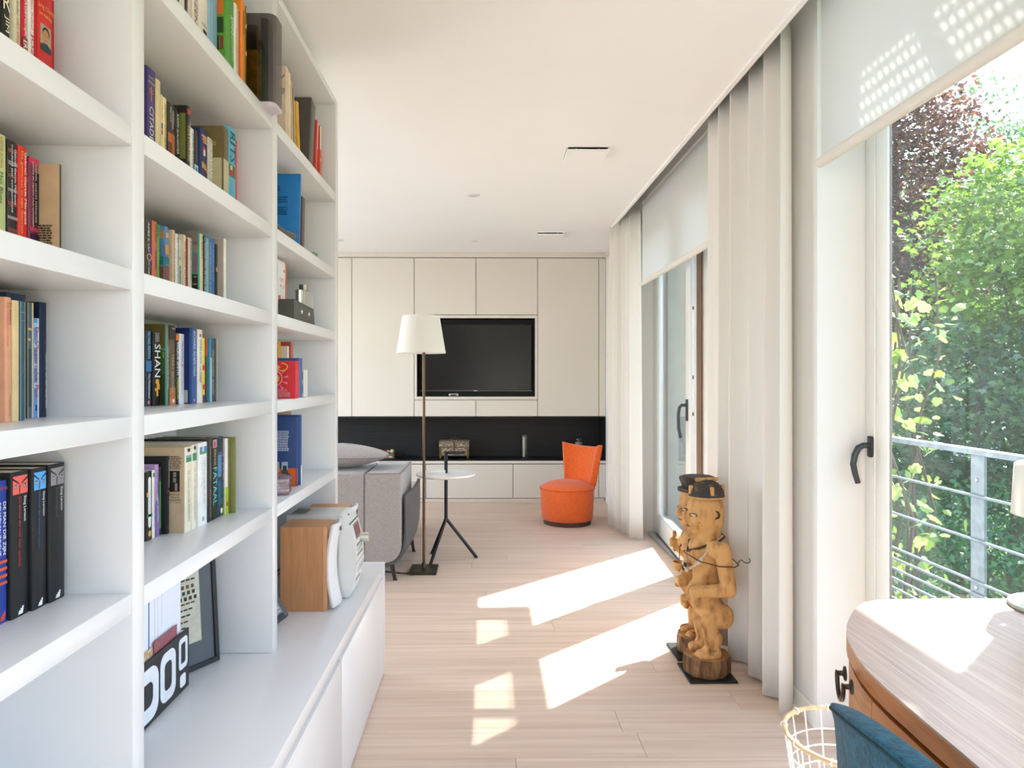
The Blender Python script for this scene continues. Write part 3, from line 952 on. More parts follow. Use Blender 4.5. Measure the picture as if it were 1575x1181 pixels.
B().box(-2.6, -0.57, 4.935, 5.95, 0.20, 0.40, 0.05, 4).obj('seat', M['fabric'], sf, 50)
B().box(-2.55, -0.60, 4.40, 5.85, 0.125, 0.2, 0.01, 2).obj('base', M['leather'], sf, 50)
def sofa_leg(x, y, s):
    b = B()
    b.prism([(x - 0.115, 0.150), (x - 0.02, 0.140), (x + 0.004, 0.132), (x + 0.024, 0.0), (x + 0.006, 0.0), (x - 0.018, 0.10), (x - 0.05, 0.108), (x - 0.1, 0.118)], 'y', y - 0.010 * s, y + 0.010 * s)
    b.box(x + 0.003, x + 0.028, y - 0.013, y + 0.013, 0.0, 0.008)
    b.obj('leg', M['bronze'], sf)
sofa_leg(-0.60, 4.385, 1); sofa_leg(-0.555, 5.1, 1); sofa_leg(-2.5, 4.385, 1); sofa_leg(-2.5, 5.8, 1)
def pillow(name, cx, cy, cz, lx, ly, lz, m, parent=None, rotz=0):
    R = Matrix.Translation((cx, cy, cz)) @ Matrix.Rotation(rotz, 4, 'Z')
    def f(i, j):
        a = 2 * PI * i
        v = -1 + 2 * j
        e = lambda t, p: math.copysign(abs(t) ** p, t)
        rad = math.cos(math.asin(max(-1, min(1, v)))) if abs(v) < 1 else 0.0
        s = (1 - abs(v) ** 1.5) ** 0.62
        return R @ Vector((lx * e(math.cos(a), 0.62) * s, ly * e(math.sin(a), 0.62) * s, lz * v * (1 - 0.08 * math.cos(2 * a))))
    return B().grid(f, 44, 21, True).obj(name, m, parent, 180)
pw = thing('cushion', 'plump light grey cushion lying on top of the sofa back', 'cushion', (-0.965, 4.62, 0.692))
pillow('cushion_cover', -0.975, 4.62, 0.772, 0.31, 0.19, 0.079, M['fabric'], pw)
sm = []
for k in range(48):
    a = 2 * PI * k / 48
    e = lambda t, p: math.copysign(abs(t) ** p, t)
    sm.append((-0.975 + 0.313 * e(math.cos(a), 0.62), 4.62 + 0.193 * e(math.sin(a), 0.62), 0.772))
B().tube(sm, 0.0028, 8, closed=True).obj('seam', M['piping'], pw)

# ------------------------------------------------------------------ floor lamp
fl = thing('floor_lamp', 'slim bronze floor lamp with a white tapered shade', 'lamp', (-0.4185, 4.585, 0))
M['lampbronze'] = mat('lamp_bronze', '#6b5544', 0.3, 0.85, vary=0.08)
M['lampbase'] = mat('lamp_base_bronze', '#4f463c', 0.35, 0.8, vary=0.1)
bx('base', M['lampbase'], fl, -0.509, -0.327, 4.485, 4.685, 0.006, 0.019, 0.001, 1)
for xx in (-0.495, -0.341):
    for yy in (4.5, 4.67):
        B().lathe([(0.0, 0.0), (0.009, 0.0), (0.009, 0.0065), (0.0, 0.0065)], (xx, yy, 0), 10).obj('foot', M['black'], fl)
B().tube([(-0.4185, 4.585, 0.018), (-0.4185, 4.585, 1.70)], 0.0095, 14).obj('pole', M['lampbronze'], fl, 60)
B().lathe([(0.014, 0.018), (0.014, 0.055), (0.0095, 0.058)], (-0.4185, 4.585, 0), 14).obj('pole_socket', M['lampbase'], fl, 60)
shade_m = cloth_mat('lampshade_cloth', '#faf8f3', 0.4, 600)
cx, cy = -0.4375, 4.585
b = B().lathe([(0.1655, 1.461), (0.124, 1.7098), (0.1225, 1.7098), (0.164, 1.4612), (0.1655, 1.461)], (cx, cy, 0), 56)
b.f = [f for f in b.f if len(f) == 4]
b.obj('lamp_shade', shade_m, fl, 60)
for (r_, z_) in ((0.165, 1.4625), (0.1235, 1.7085)):
    B().tube([(cx + r_ * math.cos(2 * PI * k / 48), cy + r_ * math.sin(2 * PI * k / 48), z_) for k in range(48)], 0.0018, 6, closed=True).obj('shade_ring', M['frame'], fl)
sa = -PI / 2 + 0.10
B().prism([(0, 0)] * 0 + [(cx + 0.1662 * math.cos(sa + d), cy + 0.1662 * math.sin(sa + d)) for d in (-0.01, 0.01)] + [(cx + 0.1652 * math.cos(sa + d), cy + 0.1652 * math.sin(sa + d)) for d in (0.01, -0.01)], 'z', 1.4615, 1.463).obj('shade_seam', M['frame'], fl)
for k in range(3):
    a = 2 * PI * k / 3 + 0.4
    B().tube([(-0.4185, 4.585, 1.69), (cx + 0.123 * math.cos(a), cy + 0.123 * math.sin(a), 1.7)], 0.0015, 6).obj('shade_spoke', M['steel'], fl)
B().ball((-0.4185, 4.585, 1.60), (0.028, 0.028, 0.045), 16, 10).obj('bulb', mat('bulb_opal', '#efece6', 0.3), fl, 180)
b = B().tube([(-0.507, 4.50, 0.010), (-0.55, 4.515, 0.005), (-0.62, 4.545, 0.0045), (-0.72, 4.57, 0.0045), (-0.85, 4.62, 0.0045), (-1.0, 4.60, 0.0045), (-1.2, 4.7, 0.0045)], 0.0042, 8)
b.obj('power_cord', M['black'], fl, 60)
b = B().tube([(-0.70, 4.62, 0.0045), (-0.8, 4.60, 0.03), (-0.93, 4.60, 0.05), (-1.08, 4.68, 0.02), (-1.3, 4.8, 0.0045)], 0.0045, 8)
prop(b.obj('extension_lead', M['black'], None, 60), 'looped black lead lying under the sofa behind its front leg', 'cable')
t = thing('power_adapter', 'small black plug adapter on the floor under the sofa', 'adapter', (-0.80, 4.52, 0))
bx('adapter_body', mat('adapter_plastic', '#20262e', 0.35), t, -0.845, -0.765, 4.495, 4.54, 0.022, 0.062, 0.006, 2, 40)
bx('socket_strip', mat('strip_brown', '#7d6a52', 0.6), t, -0.90, -0.75, 4.49, 4.55, 0.0, 0.0222, 0.004, 2, 40)

# ------------------------------------------------------------------ round side table
tb = thing('side_table', 'round white side table on a black tripod stand', 'table', (-0.287, 4.865, 0))
marble = mat('white_marble_top', '#e9e7e3', 0.3, vary=0.06, scale=(7, 7, 7), lo=0.3, hi=0.8)
B().lathe([(0.0, 0.598), (0.196, 0.598), (0.209, 0.604), (0.2115, 0.611), (0.209, 0.617), (0.0, 0.618)], (-0.2885, 4.865, 0), 64).obj('table_top', marble, tb, 40)
M['blackmetal'] = mat('black_tube', '#26282b', 0.35, 0.4, vary=0.1)
B().tube([(-0.287, 4.865, 0.27), (-0.287, 4.865, 0.597)], 0.0125, 14).obj('post', M['blackmetal'], tb, 60)
B().tube([(-0.287, 4.865, 0.6185), (-0.287, 4.865, 0.7605)], 0.0125, 14).obj('post', M['blackmetal'], tb, 60)
bx('carry_handle', M['blackmetal'], tb, -0.298, -0.158, 4.856, 4.874, 0.752, 0.772, 0.003, 2, 40)
for (fx, fy) in ((-0.072, 4.915), (-0.386, 4.70), (-0.400, 5.04)):
    B().tube([(-0.287, 4.865, 0.295), (fx, fy, 0.006)], 0.0115, 12).obj('leg', M['blackmetal'], tb, 60)
    B().lathe([(0.0, 0.0), (0.012, 0.0), (0.012, 0.008), (0.0, 0.01)], (fx, fy, 0), 12).obj('foot', M['black'], tb)
t = thing('card_stack', 'small white stack of coasters on the round side table', 'coasters', (-0.335, 4.84, 0.6183))
for k in range(3):
    bx('coaster', mat('coaster_paper_%d' % k, '#eeeae6', 0.7), t, -0.385 + 0.002 * k, -0.292 + 0.001 * k, 4.78, 4.875, 0.6185 + 0.007 * k, 0.6250 + 0.007 * k, 0.001, 1)

# ------------------------------------------------------------------ orange chair
M['orange'] = mat('orange_wool', '#e2672f', 0.9, vary=0.10, scale=(60, 60, 60), bump=0.25, bscale=500, spec=0.15, sheen=0.25)
M['walnut'] = wood_mat('dark_walnut', '#5d3b28', '#3b2417', (4, 4, 60), 0.4)
chx, chy = 0.722, 6.09
oc = thing('swivel_chair', 'orange upholstered round chair with flared back near the end wall', 'chair', (chx, chy, 0), rotz=math.radians(-47))
B().lathe([(0.0, 0.0), (0.205, 0.0), (0.212, 0.004), (0.212, 0.040), (0.0, 0.040)], (0, 0, 0), 48).obj('plinth', M['walnut'], oc, 40, True)
B().lathe([(0.19, 0.0405), (0.218, 0.041), (0.226, 0.05), (0.234, 0.15), (0.240, 0.30), (0.242, 0.312), (0.2, 0.318)], (0, 0, 0), 56).obj('drum', M['orange'], oc, 50, True)
B().lathe([(0.0, 0.384), (0.08, 0.381), (0.15, 0.368), (0.205, 0.348), (0.234, 0.33), (0.2425, 0.318), (0.238, 0.309), (0.0, 0.309)], (0, 0, 0), 56).obj('seat_pad', M['orange'], oc, 60, True)
B().tube([(0.2435 * math.cos(2 * PI * k / 60), 0.2435 * math.sin(2 * PI * k / 60), 0.3155) for k in range(60)], 0.0035, 8, closed=True).obj('piping', mat('orange_piping', '#c64f1f', 0.9), oc, 180, True)
# backrest: a curved, upward flaring shield standing on the rear of the drum (rear = +y here)
def back(side):
    def f(i, j):
        th = (i - 0.5) * 2
        z = 0.318 + j * (0.345 + 0.035 * abs(th) ** 2.2 - 0.0)
        half = math.radians(44.5 + 7 * j)
        rad = 0.232 + 0.050 * j
        a = PI / 2 - th * half
        # keep the flare: the upper edge leans back
        off = 0.03 * j
        th_ = (0.028 + 0.012 * (1 - j)) * (1 - 0.15 * abs(th))
        r_ = rad + (th_ if side > 0 else -th_)
        return Vector((r_ * math.cos(a), off + r_ * math.sin(a) * 0.93, z))
    return f
NU, NV = 33, 15
fo, fi = back(1), back(-1)
vs, fs = [], []
for fn in (fo, fi):
    for j in range(NV):
        for i in range(NU):
            vs.append(fn(i / (NU - 1), j / (NV - 1)))
n0 = NU * NV
for j in range(NV - 1):
    for i in range(NU - 1):
        a = j * NU + i
        fs.append((a + 1, a, a + NU, a + NU + 1)); fs.append((n0 + a, n0 + a + 1, n0 + a + NU + 1, n0 + a + NU))
for i in range(NU - 1):
    a = (NV - 1) * NU + i
    fs.append((a + 1, a, n0 + a, n0 + a + 1)); fs.append((i, i + 1, n0 + i + 1, n0 + i))
for j in range(NV - 1):
    a = j * NU
    fs.append((a + NU, a, n0 + a, n0 + a + NU)); a = j * NU + NU - 1
    fs.append((a, a + NU, n0 + a + NU, n0 + a))
o = B().add(vs, fs).obj('backrest', M['orange'], oc, 180, True)
be = o.modifiers.new('round', 'BEVEL'); be.width = 0.014; be.segments = 3; be.limit_method = 'ANGLE'; be.angle_limit = math.radians(50)

# ------------------------------------------------------------------ desk
M['desktop'] = wood_mat('weathered_teak_top', '#b7a296', '#957f74', (190, 5.0, 8), 0.36, bump=0.15, spec=0.5)
M['deskwood'] = wood_mat('honey_wood', '#b9773f', '#9d5f30', (5, 5, 42), 0.4, bump=0.06, ring=2.2)
M['deskdark'] = mat('desk_shadow_gap', '#4a2c16', 0.7)
DZ = 0.82
edge = [(1.36, 1.466), (1.10, 1.466), (0.90, 1.466), (0.845, 1.460), (0.806, 1.4455), (0.765, 1.407), (0.727, 1.356), (0.700, 1.316), (0.680, 1.280), (0.664, 1.246), (0.648, 1.200), (0.633, 1.150), (0.623, 1.098), (0.617, 1.0445), (0.612, 0.952), (0.608, 0.86), (0.6045, 0.78), (0.603, 0.60), (0.603, 0.45), (0.61, 0.32), (0.64, 0.22), (0.70, 0.15), (0.80, 0.12), (1.36, 0.12)]
dk = thing('desk', 'honey brown wooden desk with rounded corner and weathered top by the window', 'desk', (1.0, 0.8, 0))
def inset(poly, d):
    out = []
    for i, p in enumerate(poly):
        a, b_ = Vector(poly[i - 1]), Vector(poly[(i + 1) % len(poly)])
        t = (b_ - a).normalized()
        out.append((p[0] - t.y * d, p[1] + t.x * d))
    return out
def ring_band(poly, z0, z1, d=0.0):
    return B().prism(inset(poly, d) if d else poly, 'z', z0, z1)
ring_band(edge, DZ - 0.004, DZ, 0.0).obj('desk_top', M['desktop'], dk, 30)
ring_band(edge, DZ - 0.034, DZ - 0.0042, 0.0).obj('top_edge', M['deskwood'], dk, 30)
ring_band(edge, DZ - 0.042, DZ - 0.0342, 0.012).obj('shadow_gap', M['deskdark'], dk)
ring_band(edge, DZ - 0.19, DZ - 0.0422, 0.022).obj('apron', M['deskwood'], dk, 30)
# drawer fronts follow the curved edge, split by upright joints
def follow(i0, i1, z0, z1, d0, d1, name):
    out0, out1 = inset(edge, d0), inset(edge, d1)
    pl = [out0[k] for k in range(i0, i1 + 1)] + [out1[k] for k in range(i1, i0 - 1, -1)]
    return B().prism(pl, 'z', z0, z1).obj(name, M['deskwood'], dk, 30)
edge_keep = edge
# insert joint points so fronts end where the joints are
def with_joint(poly, ys, half=0.0009):
    out = []
    for a, b_ in zip(poly, poly[1:] + poly[:1]):
        out.append(a)
        for yy in ys:
            if a[1] > yy > b_[1] and a[0] < 1.0:
                for q in (yy + half, yy - half):
                    f = (a[1] - q) / (a[1] - b_[1])
                    out.append((a[0] + (b_[0] - a[0]) * f, q))
    return out
edge = with_joint(edge, (1.105, 0.59))
js = [k for k, p in enumerate(edge) if any(abs(p[1] - q) < 0.0012 for q in (1.105, 0.59)) and p[0] < 1]
st0 = next(k for k, p in enumerate(edge) if p == (0.845, 1.460))
en0 = next(k for k, p in enumerate(edge) if p == (0.80, 0.12))
for (a, b_) in ((st0, js[0]), (js[1], js[2]), (js[3], en0)):
    follow(a, b_, DZ - 0.185, DZ - 0.046, 0.004, 0.021, 'drawer_front')
edge = edge_keep
for (lx, ly) in ((0.86, 1.39), (0.70, 0.24), (1.30, 1.40), (1.30, 0.18)):
    B().tube([(lx, ly, DZ - 0.19), (lx, ly, 0.0)], [0.028, 0.018], 14).obj('leg', M['deskwood'], dk, 60)
def ring_pull(x, y, z, nx, ny, parent):
    """round rosette with a hanging ring, on a face whose outward direction is (nx, ny)"""
    zax = Vector((nx, ny, 0)).normalized(); yax = Vector((0, 0, 1)); xax = yax.cross(zax)
    R = Matrix((xax, yax, zax)).transposed().to_4x4(); R.translation = (x, y, z)
    old = mat('aged_brass_pull', '#4a4038', 0.35, 0.75, vary=0.2, scale=(60, 60, 60))
    for s in (-1, 1):
        B().lathe([(0.013, 0.0), (0.012, 0.003), (0.005, 0.005), (0.004, 0.013), (0.006, 0.016), (0.0, 0.018)], (0, 0, 0), 16, M=R @ Matrix.Translation((s * 0.028, 0.008, 0))).obj('rosette', old, parent, 60)
    pts = [R @ Vector((0.028 * math.cos(a) * 1.0, 0.006 - 0.032 * math.sin(a), 0.014)) for a in [PI * k / 14 for k in range(15)]]
    B().tube(pts, 0.0038, 8).obj('ring_pull', old, parent, 60)
ring_pull(0.6305, 1.178, 0.765, -0.95, 0.30, dk)
ring_pull(0.6015, 0.85, 0.745, -1, 0.03, dk)
# desk lamp at the frame's right edge
dl = thing('desk_lamp', 'white desk lamp with round base at the right end of the desk', 'lamp', (1.195, 1.375, DZ))
gl_ = mat('lamp_base_stone', '#aeb4ac', 0.4, vary=0.08)
B().lathe([(0.0, 0.0005), (0.094, 0.0005), (0.096, 0.004), (0.094, 0.009), (0.0, 0.010)], (1.187, 1.385, DZ), 40).obj('base', gl_, dl, 40)
B().lathe([(0.0, 0.0002), (0.092, 0.0002), (0.092, 0.0006)], (1.187, 1.385, DZ), 40).obj('base_rim', mat('lamp_rim_wood', '#b98a58', 0.5), dl)
B().tube([(1.195, 1.385, DZ + 0.009), (1.205, 1.40, DZ + 0.30)], 0.006, 12).obj('stem', M['steel'], dl, 60)
b = B().lathe([(0.092, 1.009), (0.086, 1.115), (0.080, 1.1195), (0.079, 1.117), (0.0845, 1.112), (0.0905, 1.0095), (0.092, 1.009)], (1.206, 1.405, 0), 48)
b.f = [f for f in b.f if len(f) == 4]
b.obj('lamp_shade', shade_m, dl, 60)
B().ball((1.206, 1.405, 1.065), 0.026, 16, 10).obj('bulb', mat('bulb_opal_small', '#efece6', 0.3), dl, 180)

# ------------------------------------------------------------------ felt chair at the desk
M['teal'] = mat('teal_felt', '#10394a', 0.95, vary=0.0, col2='#1c586e', scale=(90, 90, 90), lo=0.35, hi=0.7, bump=0.4, bscale=380, spec=0.1, sheen=0.1)
ch = thing('desk_chair', 'petrol blue felt shell chair pulled up to the desk', 'chair', (0.62, 0.62, 0))
def shellpt(i, j, t=0.0):
    """i across the back (far to near), j up; t thickness towards the desk"""
    s = 1 - 2 * i
    yy = 0.615 + 0.290 * s * (0.90 + 0.10 * j)
    zt = 0.866 + 0.062 * (1 - abs(s) ** 1.8)
    z = 0.45 + (zt - 0.45) * j
    x = 0.412 + 0.052 * abs(s) ** 2.4 + 0.06 * (1 - j) ** 2 * 0.6 + t
    if j > 0.93: x -= 0.006 * (j - 0.93) / 0.07
    return Vector((x, yy, z))
NU, NV = 31, 19
b = B()
vs, fs = [], []
for tt in (0.0, 0.030):
    for j in range(NV):
        for i in range(NU):
            e = 1 - abs(1 - 2 * i / (NU - 1)) ** 6 * 0.75
            vs.append(shellpt(i / (NU - 1), j / (NV - 1), tt * e))
n0 = NU * NV
for j in range(NV - 1):
    for i in range(NU - 1):
        a = j * NU + i
        fs.append((a, a + 1, a + NU + 1, a + NU)); fs.append((n0 + a + 1, n0 + a, n0 + a + NU, n0 + a + NU + 1))
for i in range(NU - 1):
    a = (NV - 1) * NU + i
    fs.append((a, a + 1, n0 + a + 1, n0 + a)); fs.append((i + 1, i, n0 + i, n0 + i + 1))
for j in range(NV - 1):
    a = j * NU
    fs.append((a, a + NU, n0 + a + NU, n0 + a)); a += NU - 1
    fs.append((a + NU, a, n0 + a, n0 + a + NU))
o = B().add(vs, fs).obj('backrest', M['teal'], ch, 180)
be = o.modifiers.new('round', 'BEVEL'); be.width = 0.007; be.segments = 2; be.limit_method = 'ANGLE'; be.angle_limit = math.radians(50)
seam = [shellpt(i / 30, 0.985, -0.0005) for i in range(31)]
B().tube(seam, 0.0022, 6).obj('seam', mat('teal_thread', '#123440', 0.9), ch)
B().box(0.43, 0.93, 0.36, 0.87, 0.43, 0.49, 0.025, 4).obj('seat', M['teal'], ch, 50)
for (lx, ly, ox, oy) in ((0.50, 0.43, -0.04, -0.04), (0.50, 0.80, -0.04, 0.04), (0.88, 0.43, 0.03, -0.04), (0.88, 0.80, 0.03, 0.04)):
    B().tube([(lx, ly, 0.432), (lx + ox, ly + oy, 0.0)], [0.015, 0.010], 12).obj('leg', M['blackmetal'], ch, 60)

# ------------------------------------------------------------------ wire basket
bk = thing('wire_basket', 'round white wire waste basket with a pale wrapped rim', 'basket', (0.982, 1.828, 0))
M['whitewire'] = mat('white_wire', '#f0efec', 0.4, vary=0.02)
rat = mat('rattan_rim', '#d9bf94', 0.55, vary=0.15, scale=(40, 40, 40))
cx, cy, RT, HT = 0.982, 1.828, 0.165, 0.33
circ = lambda r, z, n=56: [(cx + r * math.cos(2 * PI * k / n), cy + r * math.sin(2 * PI * k / n), z) for k in range(n)]
B().tube(circ(RT, HT), 0.0062, 10, closed=True).obj('rim', rat, bk, 180)
for k in range(10):
    a = 2 * PI * k / 10 + 0.2
    M_ = [(cx + (RT + 0.008 * math.cos(p)) * math.cos(a), cy + (RT + 0.008 * math.cos(p)) * math.sin(a), HT + 0.008 * math.sin(p)) for p in [2 * PI * q / 12 for q in range(12)]]
    B().tube(M_, 0.0022, 6, closed=True).obj('binding', M['whitewire'], bk, 180)
for k in range(7):
    f = (k + 0.15) / 7
    z = 0.004 + (HT - 0.025) * f
    B().tube(circ(0.118 + (RT - 0.118) * (z / HT), z), 0.0021, 6, closed=True).obj('ring_wire', M['whitewire'], bk, 180)
for k in range(20):
    a = 2 * PI * k / 20
    B().tube([(cx + 0.0 * math.cos(a), cy, 0.004), (cx + 0.116 * math.cos(a), cy + 0.116 * math.sin(a), 0.004), (cx + 0.12 * math.cos(a), cy + 0.12 * math.sin(a), 0.010), (cx + RT * math.cos(a), cy + RT * math.sin(a), HT)], 0.0021, 6).obj('upright_wire', M['whitewire'], bk, 60)
